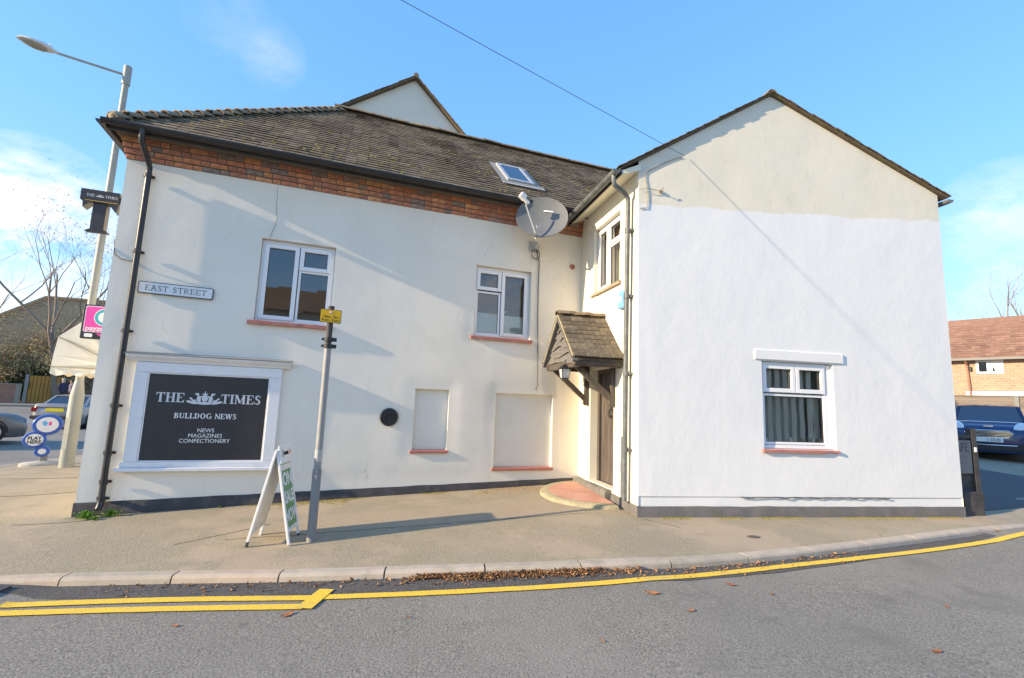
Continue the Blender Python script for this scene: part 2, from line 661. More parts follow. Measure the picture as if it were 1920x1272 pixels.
mat('oak_dark', (.075, .062, .054), .75, [(5, (.12, .10, .088), .42, .66, .8, (6, 6, .6)), (40, (.05, .04, .035), .55, .7, .6)], [(24, .5, .006, (4, 4, .5))])
mat('board_weathered', (.115, .112, .112), .8, [(6, (.18, .17, .165), .42, .66, .8, (1, 6, 6)), (26, (.07, .066, .064), .55, .7, .6)], [(26, .5, .008)])
mat('door_wood', (.065, .053, .049), .7, [(5, (.14, .115, .105), .42, .66, .8, (8, 8, .5))], [(26, .4, .006, (6, 6, .4))])
mat('iron_black', (.02, .02, .022), .5)
mat('alarm_blue', (.16, .42, .82), .35)
mat('step_grey', (.135, .132, .128), .8, [(8, (.20, .19, .17), .42, .64, .8), (3, (.30, .25, .17), .58, .7, .6)], [(36, .4, .006)])
mat('step_red', (.50, .25, .19), .8, [(6, (.56, .33, .26), .42, .64, .8), (30, (.40, .16, .11), .6, .72, .6)], [(30, .3, .006)])
mat('step_stone', (.36, .32, .22), .9, [(9, (.27, .25, .15), .42, .62, .8), (30, (.45, .40, .30), .56, .7, .7)], [(30, .6, .012)])
mat('kerb_stone', (.42, .365, .30), .9, [(7, (.35, .30, .245), .42, .64, .8), (60, (.42, .39, .34), .56, .7, .6), (3, (.22, .20, .16), .6, .72, .5)], [(90, .35, .006)], rand=[(1, 1, 1), (1.08, 1.02, .98), (.93, .95, .93), (1.04, 1.04, 1.04)])
mat('yellow_line', (.86, .56, .045), .75, [(26, (.74, .48, .07), .46, .64, .8), (110, (.24, .22, .17), .57, .66, .9), (3.5, (.62, .44, .12), .52, .66, .6)], [(110, .7, .008)])
mat('pavement_crack', (.12, .10, .075), .95)
mat('leaf_brown', (.26, .135, .06), .85, (), (), tint=((.45, .42, .5), (1.9, 2.0, 2.1)))
mat('leaf_orange', (.44, .17, .07), .8, [(40, (.30, .12, .06), .45, .65, .7)], rand=[(1, 1, 1), (.8, .75, .7), (1.15, 1.3, 1.1), (.7, .6, .6)])
mat('moss', (.19, .175, .05), .95, (), (), tint=((.6, .55, .7), (1.7, 1.5, 1.3)))
mat('weed', (.13, .30, .035), .7, (), (), tint=((.6, .7, .6), (1.7, 1.4, 1.4)))
mat('grate_iron', (.06, .06, .062), .6, [(20, (.14, .10, .08), .55, .7, .7)])
mat('bark', (.20, .165, .125), .95, [(4, (.19, .16, .12), .42, .64, .8)], [(12, .6, .02)])
mat('twig', (.25, .19, .15), .95)  # lightened so the colour itself carries a hazy look
mat('foliage_brown', (.34, .265, .17), .85, (), (), tint=((.5, .5, .6), (1.7, 1.6, 1.3)))  # veil over the far garden put into the colour as extra lightness
mat('foliage_olive', (.27, .245, .135), .85, (), (), tint=((.45, .5, .5), (1.8, 1.7, 1.4)))  # lightened like foliage_brown, haze painted into the leaf colour
mat('foliage_dark', (.040, .060, .024), .85, (), (), tint=((.5, .5, .5), (1.8, 1.7, 1.4)))
mat('far_brick', (.34, .165, .115), .9, [(1.2, (.29, .14, .10), .4, .65, .7), (16, (.40, .21, .15), .5, .68, .7)], [(20, .3, .01)])
mat('pale_brick', (.42, .28, .205), .9, [(1.0, (.39, .255, .19), .4, .65, .7), (18, (.48, .33, .25), .5, .68, .7)])
mat('far_roof', (.46, .255, .13), .9, [(.8, (.40, .22, .115), .4, .65, .8), (4, (.33, .215, .10), .5, .66, .8)], tint=((.75, .75, .75), (1.3, 1.3, 1.25)))
mat('red_roof', (.27, .155, .11), .9, [(.7, (.235, .13, .095), .4, .65, .8), (5, (.31, .19, .14), .5, .66, .8)], tint=((.78, .75, .75), (1.22, 1.2, 1.2)))
mat('gate_ochre', (.40, .20, .035), .75, [(1.5, (.33, .15, .05), .4, .62, .9), (3, (.36, .24, .03), .5, .66, .7)])
mat('post_grey', (.24, .24, .23), .9)
mat('fence_wood', (.20, .165, .14), .9, [(3, (.26, .22, .19), .42, .64, .8, (.3, 4, 8))], rand=[(1, 1, 1), (.85, .85, .86), (1.12, 1.1, 1.08), (.94, .96, .98)])
mat('timber_charcoal', (.045, .043, .045), .75, [(5, (.085, .08, .078), .42, .66, .8), (26, (.13, .12, .11), .64, .74, .5)], [(26, .4, .006)])
mat('cafe_panel', (.205, .195, .195), .7, [(7, (.245, .235, .23), .45, .65, .6)])
mat('cafe_ink', (.10, .092, .088), .7)
mat('car_grey', (.22, .215, .205), .28, metal=.5)
mat('car_silver', (.30, .29, .29), .3, metal=.45)
mat('car_blue', (.016, .042, .125), .16, spec=.7)
mat('car_glass', (.016, .024, .034), .05, spec=.9)
mat('car_glass_pale', (.06, .095, .13), .06, spec=.9)
mat('car_trim', (.025, .025, .027), .55)
mat('tyre', (.022, .022, .022), .85)
mat('alloy', (.55, .55, .55), .3, metal=.7)
mat('chrome', (.75, .76, .78), .12, metal=1.0)
mat('light_red', (.50, .02, .025), .2)
mat('light_clear', (.72, .76, .80), .1, spec=.8)
mat('plate_yellow', (.82, .62, .02), .5)
mat('plate_white', (.80, .80, .78), .5)
mat('skin', (.50, .33, .25), .6)
mat('coat_navy', (.032, .036, .075), .9)
mat('coat_mauve', (.22, .20, .26), .9)
mat('trousers_dark', (.03, .03, .04), .9)
mat('hair_grey', (.36, .34, .32), .9)
mat('hair_brown', (.07, .05, .035), .9)
mat('cable', (.10, .105, .11), .7)
mat('cable_light', (.55, .54, .48), .7)
mat('cable_wall', (.33, .31, .26), .8)
mat('opp_cream', (.80, .70, .52), .9)
mat('opp_beam', (.035, .028, .024), .9)
glassmat('glass')
glassmat('glass_soft', (.94, .96, .95), .45)
glassmat('glass_dull', (.8, .84, .84), 1.5)


def asphalt(name, base, hi, lo, bump, patch=None, grain=105):
    m, nt, N, L, b = newmat(name)
    g1 = ramp(nt, nnoise(nt, grain, 3, .7), .38, .62)
    g2 = ramp(nt, nnoise(nt, grain * .42, 2, .6), .40, .62)
    big = ramp(nt, nnoise(nt, .8, 5, .6), .35, .68)
    cur = mixc(nt, g1, lo, hi)
    cur = mixc(nt, nmath(nt, 'MULTIPLY', g2, .5), cur, base)
    cur = mixc(nt, nmath(nt, 'MULTIPLY', big, .55), cur, base)
    if patch:
        for (sc, colr, a, bb, amt) in patch:
            cur = mixc(nt, nmath(nt, 'MULTIPLY', ramp(nt, nnoise(nt, sc, 5, .62), a, bb), amt), cur, colr)
    L.new(cur, b.inputs['Base Color'])
    b.inputs['Roughness'].default_value = .88
    b.inputs['Specular IOR Level'].default_value = .3
    bn = N.new('ShaderNodeBump')
    bn.inputs['Strength'].default_value = bump
    bn.inputs['Distance'].default_value = .006
    L.new(nnoise(nt, grain * .8, 3, .65), bn.inputs['Height'])
    L.new(bn.outputs['Normal'], b.inputs['Normal'])
    MAT[name] = m


asphalt('road', (.205, .194, .172), (.34, .322, .28), (.082, .078, .069), 1.0, [(.45, (.26, .245, .215), .46, .62, .55), (1.3, (.15, .143, .127), .56, .68, .6), (5, (.25, .236, .206), .58, .70, .5), (2.4, (.11, .105, .097), .66, .70, .5)], grain=70)
asphalt('road_dark', (.075, .072, .072), (.17, .162, .15), (.028, .027, .028), 1.0, [(3, (.10, .098, .096), .52, .68, .6)], grain=60)
asphalt('carpark', (.10, .10, .102), (.14, .14, .14), (.07, .07, .072), .7)
asphalt('pavement', (.31, .265, .19), (.405, .35, .258), (.188, .162, .117), .9,
        [(.9, (.375, .315, .23), .48, .62, .6), (1.7, (.27, .237, .16), .55, .66, .7), (4, (.28, .252, .14), .58, .68, .5), (.55, (.41, .32, .235), .53, .58, .6)], grain=62)
asphalt('slab', (.30, .265, .205), (.36, .32, .25), (.24, .21, .165), .5, [(1.5, (.27, .235, .19), .5, .65, .6)], grain=60)
asphalt('earth', (.12, .10, .07), (.16, .14, .09), (.08, .07, .045), .8, grain=8)


def wall_b_material():
    m, nt, N, L, b = newmat('render_wing')
    tc = N.new('ShaderNodeTexCoord')
    sx = N.new('ShaderNodeSeparateXYZ')
    L.new(tc.outputs['Object'], sx.inputs[0])
    x, z = sx.outputs['X'], sx.outputs['Z']
    # rolled-on edge between the old cream coat and the new white one
    line = nmath(nt, 'ADD', nmath(nt, 'MULTIPLY', x, .052), 4.375)
    step = N.new('ShaderNodeTexNoise')
    step.noise_dimensions = '1D'
    step.inputs['Scale'].default_value = 1.6
    step.inputs['Detail'].default_value = 3
    L.new(x, step.inputs['W'])
    wob = nmath(nt, 'MULTIPLY', nmath(nt, 'SUBTRACT', step.outputs['Fac'], .5), .16)
    n2 = nmath(nt, 'MULTIPLY', nmath(nt, 'SUBTRACT', nnoise(nt, 22, 4, .6, (1, 1, .35)), .5), .07)
    line = nmath(nt, 'ADD', nmath(nt, 'ADD', line, wob), n2)
    f = ramp(nt, nmath(nt, 'SUBTRACT', z, line), -.008, .012)
    white = mixc(nt, nmath(nt, 'MULTIPLY', ramp(nt, nnoise(nt, 1.3, 4, .6), .4, .66), .5), (.74, .765, .78), (.72, .745, .755))
    white = mixc(nt, nmath(nt, 'MULTIPLY', ramp(nt, nnoise(nt, 3.0, 5, .6, (1, 1, .3)), .56, .70), .22), white, (.67, .69, .69))
    cream = mixc(nt, nmath(nt, 'MULTIPLY', ramp(nt, nnoise(nt, 1.1, 5, .6), .42, .66), .6), (.71, .685, .59), (.66, .635, .53))
    cream = mixc(nt, nmath(nt, 'MULTIPLY', ramp(nt, nnoise(nt, 6, 5, .7, (1, 1, .3)), .56, .72), .4), cream, (.53, .51, .43))
    cream = mixc(nt, nmath(nt, 'MULTIPLY', ramp(nt, nnoise(nt, 2.0, 3, .5), .60, .70), .28), cream, (.60, .51, .43))
    L.new(mixc(nt, f, white, cream), b.inputs['Base Color'])
    b.inputs['Roughness'].default_value = .85
    prev = None
    for sc, st, ds in ((1.6, .25, .04), (14, .16, .007), (70, .18, .003)):
        bn = N.new('ShaderNodeBump')
        bn.inputs['Strength'].default_value = st
        bn.inputs['Distance'].default_value = ds
        L.new(nnoise(nt, sc, 4, .6), bn.inputs['Height'])
        if prev:
            L.new(prev, bn.inputs['Normal'])
        prev = bn.outputs['Normal']
    L.new(prev, b.inputs['Normal'])
    MAT['render_wing'] = m


wall_b_material()


def add_cracks(name, scale, colr, amt, seed):
    """hairline cracks: thin broken cell edges darkening the paint"""
    m = MAT[name]
    nt = m.node_tree
    b = nt.nodes['Principled BSDF']
    src = b.inputs['Base Color'].links[0].from_socket
    tc = nt.nodes.new('ShaderNodeTexCoord')
    mp = nt.nodes.new('ShaderNodeMapping')
    mp.inputs['Location'].default_value = (seed, seed * .7, 0)
    mp.inputs['Scale'].default_value = (1.25, 1, .75)
    nt.links.new(tc.outputs['Object'], mp.inputs['Vector'])
    wn_ = nt.nodes.new('ShaderNodeTexNoise')
    wn_.inputs['Scale'].default_value = 3.5
    wn_.inputs['Detail'].default_value = 4
    nt.links.new(mp.outputs['Vector'], wn_.inputs['Vector'])
    va = nt.nodes.new('ShaderNodeVectorMath')
    va.operation = 'MULTIPLY_ADD'
    nt.links.new(wn_.outputs['Color'], va.inputs[0])
    va.inputs[1].default_value = (.35, .35, .35)
    nt.links.new(mp.outputs['Vector'], va.inputs[2])
    vo = nt.nodes.new('ShaderNodeTexVoronoi')
    vo.feature = 'DISTANCE_TO_EDGE'
    vo.inputs['Scale'].default_value = scale
    nt.links.new(va.outputs['Vector'], vo.inputs['Vector'])
    line = ramp(nt, vo.outputs['Distance'], .0055, .0015)
    gate = ramp(nt, nnoise(nt, .9, 3, .6), .54, .64)
    f = nmath(nt, 'MULTIPLY', nmath(nt, 'MULTIPLY', line, gate), amt)
    nt.links.new(mixc(nt, f, src, colr), b.inputs['Base Color'])


def brick_courses(name, sc, mortar, amt, rot=True):
    """courses on walls too far off to show single bricks"""
    nt = MAT[name].node_tree
    b = nt.nodes['Principled BSDF']
    src = b.inputs['Base Color'].links[0].from_socket
    tc = nt.nodes.new('ShaderNodeTexCoord')
    sx = nt.nodes.new('ShaderNodeSeparateXYZ')
    cx_ = nt.nodes.new('ShaderNodeCombineXYZ')
    nt.links.new(tc.outputs['Object'], sx.inputs[0])
    nt.links.new(nmath(nt, 'ADD', sx.outputs['X'], sx.outputs['Y']), cx_.inputs['X'])
    nt.links.new(sx.outputs['Z'], cx_.inputs['Y'])
    bt = nt.nodes.new('ShaderNodeTexBrick')
    bt.inputs['Scale'].default_value = sc
    bt.inputs['Color1'].default_value = (1.1, 1.05, 1.0, 1)
    bt.inputs['Color2'].default_value = (.72, .74, .78, 1)
    bt.inputs['Mortar'].default_value = (*mortar, 1)
    bt.inputs['Mortar Size'].default_value = .02
    nt.links.new(cx_.outputs[0], bt.inputs['Vector'])
    nt.links.new(mixc(nt, amt, src, mixc(nt, 1.0, src, bt.outputs['Color'], 'MULTIPLY')), b.inputs['Base Color'])


brick_courses('pale_brick', 2.2, (1.25, 1.35, 1.45), .8)
brick_courses('far_brick', 2.2, (1.2, 1.4, 1.5), .7)
asphalt('pavement_patch', (.36, .29, .21), (.42, .345, .255), (.27, .218, .158), .5, [(1.5, (.32, .262, .185), .5, .64, .6), (6, (.30, .265, .165), .58, .68, .5)], grain=70)
add_cracks('render_cream', .75, (.40, .37, .32), .32, 3.1)
add_cracks('render_wing', .6, (.5, .49, .46), .2, 8.4)
add_cracks('pavement', .55, (.11, .095, .07), .55, 1.7)

# ------------------------------------------------------------------ frames of the three walls
FA = frame((-5.233, 6.113, 0), 69.76)                 # long street wall
CORNER = FA @ Vector((6.865, 0, 0))
FR = frame(CORNER, 166.5)                             # short return wall with the door
RLEN = 2.1085
FB = frame(FR @ Vector((RLEN, 0, 0)), 80.4)           # gable end of the wing
WB = 5.045


def interp(x, xs, ys):
    if x <= xs[0]:
        return ys[0]
    for i in range(len(xs) - 1):
        if x <= xs[i + 1]:
            return ys[i] + (ys[i + 1] - ys[i]) * (x - xs[i]) / (xs[i + 1] - xs[i])
    return ys[-1]


def sstep(t):
    t = min(1, max(0, t))
    return t * t * (3 - 2 * t)


def gz(x, y):
    z = interp(x, [-30, -12, -5.23, 1.2, 1.7, 6.69, 30], [-.15, -.10, .016, .187, .175, .131, .131]) + .04 * (min(y, 8.5) - 6.5)
    z += sstep((x - 6.9) / 1.6) * .068 * max(0, min(y, 40) - 7.6)
    if x < -8:
        z -= .16 * sstep((-8 - x) / 5)
    return z


def catmull(P, n):
    out = []
    for i in range(len(P) - 1):
        p0, p1, p2, p3 = P[max(i - 1, 0)], P[i], P[i + 1], P[min(i + 2, len(P) - 1)]
        for k in range(n):
            t = k / n
            out.append(tuple(.5 * (2 * p1[j] + (p2[j] - p0[j]) * t + (2 * p0[j] - 5 * p1[j] + 4 * p2[j] - p3[j]) * t * t + (3 * p1[j] - p0[j] - 3 * p2[j] + p3[j]) * t ** 3) for j in range(2)))
    out.append(P[-1])
    return out


# back edge of the kerb, from the main street on the left round the corner and along the side road
KP = [(-14, 46), (-11.6, 26), (-10.5, 15), (-10.17, 11.76), (-9.97, 9.79), (-9.4, 8.0), (-8.2, 6.2), (-6.5, 4.9), (-4.9, 4.34), (-3.706, 4.404), (-2.808, 4.475), (-1.91, 4.529), (-1.07, 4.615),
      (-.195, 4.711), (.656, 4.81), (1.477, 4.95), (2.331, 5.19), (3.221, 5.507), (4.208, 5.89), (5.137, 6.266), (5.959, 6.60), (6.7, 6.86), (7.5, 7.1), (10, 7.9), (18, 10.8), (40, 19)]
KC = catmull(KP, 12)
_arc = [0]
for _i in range(1, len(KC)):
    _arc.append(_arc[-1] + hypot(KC[_i][0] - KC[_i - 1][0], KC[_i][1] - KC[_i - 1][1]))


def kat(d):
    """point, outward normal at arc length d"""
    d = min(max(d, 0), _arc[-1] - 1e-4)
    lo, hi = 0, len(_arc) - 1
    while hi - lo > 1:
        m = (lo + hi) // 2
        if _arc[m] <= d:
            lo = m
        else:
            hi = m
    t = (d - _arc[lo]) / (_arc[hi] - _arc[lo])
    p = (KC[lo][0] + (KC[hi][0] - KC[lo][0]) * t, KC[lo][1] + (KC[hi][1] - KC[lo][1]) * t)
    a, b = KC[max(lo - 1, 0)], KC[min(hi + 1, len(KC) - 1)]
    tx, ty = b[0] - a[0], b[1] - a[1]
    l = hypot(tx, ty)
    return p, (ty / l, -tx / l)


def karc_of(x, y):
    return min(range(len(KC)), key=lambda i: (KC[i][0] - x) ** 2 + (KC[i][1] - y) ** 2)


D_L = _arc[karc_of(-3.706, 4.404)]
D_LF = _arc[karc_of(-4.35, 4.35)]
D_R = _arc[karc_of(5.959, 6.60)]
D_RF = _arc[karc_of(6.85, 6.9)]
D_M = _arc[karc_of(-9.4, 8.0)]


def upstand(d):
    if d >= D_RF:
        return .008
    if d > D_R:
        return .065 + (.008 - .065) * (d - D_R) / (D_RF - D_R)
    if d >= D_L:
        return .065
    if d > D_LF:
        return .008 + .057 * (d - D_LF) / (D_L - D_LF)
    if d > D_M:
        return .010
    return .010 + .09 * min(1, (D_M - d) / 1.5)


KW = .13


def kz(d, off=0.0):
    p, n = kat(d)
    return gz(p[0] + n[0] * off, p[1] + n[1] * off)


def road_pt(d, off):
    """off metres outward from the back of the kerb"""
    p, n = kat(d)
    x, y = p[0] + n[0] * off, p[1] + n[1] * off
    z = kz(d) - upstand(d) + .012 * min(off, 5)
    return (x, y, z)


# ground to the horizon
g = G()
g.add([(-900, -900, -.75), (900, -900, -.75), (900, 900, -.75), (-900, 900, -.75)], [(0, 1, 2, 3)])
tag(g.build('ground', 'earth'), kind='structure')

# road
g = G()
nd, offs = 260, [.05, .2, .4, .7, 1.1, 1.6, 2.2, 3, 4, 5.5, 7.5, 10, 14, 20, 30]
rings = []
for i in range(nd + 1):
    d = _arc[-1] * i / nd
    rings.append([road_pt(d, o) for o in offs])
g.loft(rings, False, closed=False)
tag(g.build('road', 'road', smooth=True), kind='structure')

# pavement and forecourt behind the kerb
g = G()
rings = []
BK = [(-1.0, 46), (-1.0, 26), (-1.0, 15), (-.5, 12), (0, 11), (.2, 10.6), (.4, 10.4), (.5, 10.2), (.6, 10.1), (.7, 10), (.8, 10), (.9, 10), (1, 10), (1.2, 10), (1.4, 10), (2, 10), (3, 10.2), (4, 10.5), (5, 11), (7, 12.5), (9, 14), (12, 17), (14, 20), (18, 24), (28, 34), (45, 45)]
BC = catmull(BK, 12)
for i in range(0, len(KC)):
    (x0, y0), (x1, y1) = KC[i], BC[i]
    row = []
    for k in range(41):
        t = (k / 40) ** 1.3
        x, y = x0 + (x1 - x0) * t, y0 + (y1 - y0) * t
        row.append((x, y, gz(x, y) - (.002 if k == 0 else 0)))
    rings.append(row)
g.loft(rings, False, closed=False)
pav = tag(g.build('pavement', 'pavement', smooth=True), kind='structure')

# darker tarmac of the yard behind the wing, where it meets the crossing
g = G()
rings = []
for i in range(25):
    d = D_RF + .15 + (_arc[-1] - 30 - D_RF) * (i / 24) ** 1.6
    p, n = kat(d)
    rings.append([(p[0] - n[0] * o - .25 * (1 if i else 0), p[1] - n[1] * o, gz(p[0] - n[0] * o, p[1] - n[1] * o) + .005) for o in (.55, 1.2, 2, 3, 4.5, 6, 8, 11, 15)])
g.loft(rings, False, closed=False)
tag(g.build('yard_tarmac', 'carpark', smooth=True), kind='structure')

# kerb stones, one by one
joints = [D_L - 1.83, D_L - .915]
joints = []
d = D_L
# joints follow the photo: about 0.9 m, one stone dropped at each end
while d < D_RF + 1.0:
    joints.append(d)
    d += .885
joints = [D_L - .9 * k for k in range(9, 0, -1)] + joints
for a, b in zip(joints[:-1], joints[1:]):
    g = G()
    rings = []
    for k in range(7):
        d = a + .007 + (b - a - .014) * k / 6
        p, n = kat(d)
        up = upstand(d)
        z = kz(d)
        jj = random.uniform(-.0015, .0015)
        prof = [(0, -.12), (0, .003), (KW - .035, .003 + jj), (KW - .012, -.006), (KW, -.022 if up > .03 else -.008), (KW + .012, -up - .02), (KW + .012, -.25)]
        rings.append([(p[0] + n[0] * o, p[1] + n[1] * o, z + h) for o, h in prof])
    g.loft(rings, True)
    g.build('kerb_stone', 'kerb_stone', pav, I4)
# kerb of the main street further off
g = G()
rings = []
for k in range(60):
    d = (D_M - .2) * k / 59
    p, n = kat(d)
    z, up = kz(d), upstand(d)
    rings.append([(p[0] + n[0] * o, p[1] + n[1] * o, z + h) for o, h in ((0, -.12), (0, .004), (KW, .003), (KW + .01, -up - .05))])
g.loft(rings, False, closed=False)
g.build('kerb_run', 'kerb_stone', pav, I4)

# dark strip of newer tarmac along the kerb
g = G()
rings = []
for k in range(121):
    d = D_L - .45 + (D_R + .3 - D_L + .45) * k / 120
    w = interp(k / 120, [0, .06, .25, .55, .8, 1], [.12, .29, .325, .31, .25, .12])
    w += noise.noise(Vector((d * 3, 0, 0))) * .02
    row = []
    for t in (0, .35, .7, 1):
        x, y, z = road_pt(d, KW + .008 + w * t)
        row.append((x, y, z + .004))
    rings.append(row)
g.loft(rings, False, closed=False)
tag(g.build('road_edge_strip', 'road_dark', smooth=True), kind='structure')


# yellow lines
def nearest(x, y):
    best = None
    for i in range(len(KC)):
        dd = (KC[i][0] - x) ** 2 + (KC[i][1] - y) ** 2
        if best is None or dd < best[0]:
            best = (dd, i)
    d = _arc[best[1]]
    for st in (.03, .01, .003):
        for _ in range(12):
            c = []
            for s in (-st, 0, st):
                p, n = kat(d + s)
                c.append(((p[0] - x) ** 2 + (p[1] - y) ** 2, d + s))
            d = min(c)[1]
    p, n = kat(d)
    return d, (x - p[0]) * n[0] + (y - p[1]) * n[1]


def on_road(x, y, lift=0.0):
    d, o = nearest(x, y)
    return (x, y, kz(d) - upstand(d) + .012 * min(max(o, 0), 5) + lift)


def line_strip(name, pts, w, lift, label=None):
    c = catmull(pts, 14)
    g = G()
    rings = []
    for i, p in enumerate(c):
        a, b = c[max(i - 1, 0)], c[min(i + 1, len(c) - 1)]
        tx, ty = b[0] - a[0], b[1] - a[1]
        l = hypot(tx, ty)
        nx, ny = -ty / l, tx / l
        row = []
        for s in (-1, -.33, .33, 1):
            ww = w / 2 * s + (noise.noise(Vector((p[0] * 9, p[1] * 9, s * 3))) * .004 if abs(s) == 1 else 0)
            row.append(on_road(p[0] + nx * ww, p[1] + ny * ww, lift))
        rings.append(row)
    g.loft(rings, False, closed=False)
    o = tag(g.build(name, 'yellow_line', smooth=True), kind='structure')
    if label:
        o['label'] = label
    return o


line_strip('yellow_line', [(-3.74, 3.862), (-3.178, 3.935), (-2.644, 3.984), (-2.084, 4.018), (-1.50, 4.04)], .098, .009, 'inner yellow line left of the diagonal end mark')
line_strip('yellow_line', [(-4.5, 3.64), (-3.606, 3.722), (-3.076, 3.775), (-2.519, 3.815), (-1.99, 3.848), (-1.49, 3.873)], .098, .009, 'outer yellow line left of the diagonal end mark')
line_strip('yellow_line', [(-1.42, 4.056), (-.78, 4.126), (-.186, 4.208), (.482, 4.316), (1.193, 4.472), (2.013, 4.734), (2.961, 5.077), (3.823, 5.38), (4.989, 5.803), (6.705, 6.50), (8.2, 7.0), (11, 7.85)], .098, .009, 'single yellow line curving away to the right')
line_strip('yellow_line', [(-1.475, 3.83), (-1.466, 3.95), (-1.455, 4.08), (-1.445, 4.215)], .125, .0125, 'short diagonal end mark of the double yellow line')

# ------------------------------------------------------------------ walls with openings
def wall_mesh(name, L, zl, zt, holes, mat_, parent, M, step=.06, amp=0.0, reveal=.14, seed=0.0, flats=(), edge=.22):
    """zl list (bottom, top of straight part); zt(s) = upper edge; holes (s0,s1,z0,z1)"""
    def lines(a, b, extra):
        xs = sorted(set([a, b] + [e for e in extra if a < e < b]))
        out = []
        for p, q in zip(xs[:-1], xs[1:]):
            n = max(1, int(round((q - p) / step)))
            out += [p + (q - p) * k / n for k in range(n)]
        return out + [b]
    S = lines(0, L, [h[0] for h in holes] + [h[1] for h in holes])
    Z = lines(zl[0], zl[1], [h[2] for h in holes] + [h[3] for h in holes])
    nu = max(1, int(round((max(zt(s) for s in S) - zl[1]) / step))) if zt else 0

    def disp(s, z):
        if amp == 0:
            return 0
        f = min(1, min(s, L - s) / edge)
        for h in list(holes) + list(flats):
            dx = max(h[0] - s, s - h[1], 0)
            dz = max(h[2] - z, z - h[3], 0)
            f = min(f, hypot(dx, dz) / edge)
        f = sstep(max(0, f))
        v = Vector((s + seed, z * .8, seed))
        a = noise.noise(v * .55) * 1.0 + noise.noise(v * 1.3 + Vector((5, 1, 2))) * .42 + noise.noise(v * 3.1 + Vector((1, 7, 2))) * .14 + noise.noise(v * 8.0 + Vector((3, 2, 9))) * .045
        return -amp * (a + .25) * f

    g = G()
    idx = {}

    def vert(i, j):
        k = (i, j)
        if k not in idx:
            s = S[i]
            if j < len(Z):
                z = Z[j]
            else:
                t = (j - len(Z) + 1) / nu
                z = zl[1] + (zt(s) - zl[1]) * t
            idx[k] = len(g.v)
            g.v.append((s, disp(s, z), z))
        return idx[k]
    for i in range(len(S) - 1):
        for j in range(len(Z) - 1 + nu):
            cs = (S[i] + S[i + 1]) / 2
            if j < len(Z) - 1:
                cz = (Z[j] + Z[j + 1]) / 2
                if any(h[0] < cs < h[1] and h[2] < cz < h[3] for h in holes):
                    continue
            g.f.append([vert(i, j), vert(i + 1, j), vert(i + 1, j + 1), vert(i, j + 1)])
            g.t.append(.5)
    for h in holes:
        r = h[4] if len(h) > 4 else reveal
        s0, s1, z0, z1 = h[:4]
        g.add([(s0, 0, z0), (s0, r, z0), (s0, r, z1), (s0, 0, z1)], [(0, 1, 2, 3)])
        g.add([(s1, 0, z0), (s1, r, z0), (s1, r, z1), (s1, 0, z1)], [(3, 2, 1, 0)])
        g.add([(s0, 0, z1), (s0, r, z1), (s1, r, z1), (s1, 0, z1)], [(0, 1, 2, 3)])
        g.add([(s0, 0, z0), (s0, r, z0), (s1, r, z0), (s1, 0, z0)], [(3, 2, 1, 0)])
    return g.build(name, mat_, parent, M, smooth=True, recalc=False)


def bars(g, s0, s1, z0, z1, y0, y1, w, b=.004):
    g.bbox(s0, s0 + w, y0, y1, z0, z1, b)
    g.bbox(s1 - w, s1, y0, y1, z0, z1, b)
    g.bbox(s0 + w, s1 - w, y0, y1, z0, z0 + w, b)
    g.bbox(s0 + w, s1 - w, y0, y1, z1 - w, z1, b)


def window(parent, M, s0, s1, z0, z1, y, sashes, room=.9, fw=.048, name='window', room_mat='room_dark', pane_mat='glass'):
    """frame set y behind the wall face; sashes (u0,u1,v0,v1,opens)"""
    g = G()
    bars(g, s0, s1, z0, z1, y, y + .06, fw)
    w = g.build(name, 'upvc', parent, M)
    for (a, b, c, d, op) in sashes:
        g = G()
        if op:
            bars(g, a, b, c, d, y - .018, y + .03, .058)
            i = .058
        else:
            bars(g, a, b, c, d, y + .004, y + .05, .034)
            i = .034
        g.build('sash', 'upvc', w, M)
        g = G()
        bars(g, a + i, b - i, c + i, d - i, y + .010, y + .026, .005, .001)
        g.build('glazing_seal', 'seal_dark', w, M)
        g = G()
        e = .004
        g.add([(a + i + e, y + .02, c + i + e), (b - i - e, y + .02 + .0015, c + i + e), (b - i - e, y + .02 - .001, d - i - e), (a + i + e, y + .02, d - i - e)], [(0, 1, 2, 3)])
        g.build('pane', pane_mat, w, M, recalc=False)
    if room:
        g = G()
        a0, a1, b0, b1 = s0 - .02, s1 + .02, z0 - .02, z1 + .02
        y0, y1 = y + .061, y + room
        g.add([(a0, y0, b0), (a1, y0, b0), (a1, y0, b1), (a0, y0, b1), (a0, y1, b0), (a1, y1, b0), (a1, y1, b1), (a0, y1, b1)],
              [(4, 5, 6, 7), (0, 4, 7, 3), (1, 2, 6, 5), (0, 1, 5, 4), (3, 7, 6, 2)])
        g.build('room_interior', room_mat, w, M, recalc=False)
    return w


def rough_sill(parent, M, s0, s1, z0, z1, y0, y1, mat_, name='window_sill', chips=True, seed=1):
    """tile sill with an uneven, chipped front edge"""
    g = G()
    n = max(6, int((s1 - s0) / .035))
    rings = []
    for i in range(n + 1):
        s = s0 + (s1 - s0) * i / n
        w = noise.noise(Vector((s * 7, seed, 0))) * .006
        c = noise.noise(Vector((s * 4, seed, 5)))
        zb = z0 + (max(0, c) * .018 if chips else 0)
        yf = y0 + (max(0, c - .15) * .02 if chips else 0)
        rings.append([(s, yf, zb), (s, yf + .002, z1 - .010 + w), (s, yf + .012, z1 + w * .5 - .004), (s, y1, z1 + .006), (s, y1, z0)])
    g.loft(rings, True)
    return g.build(name, mat_, parent, M, smooth=True)


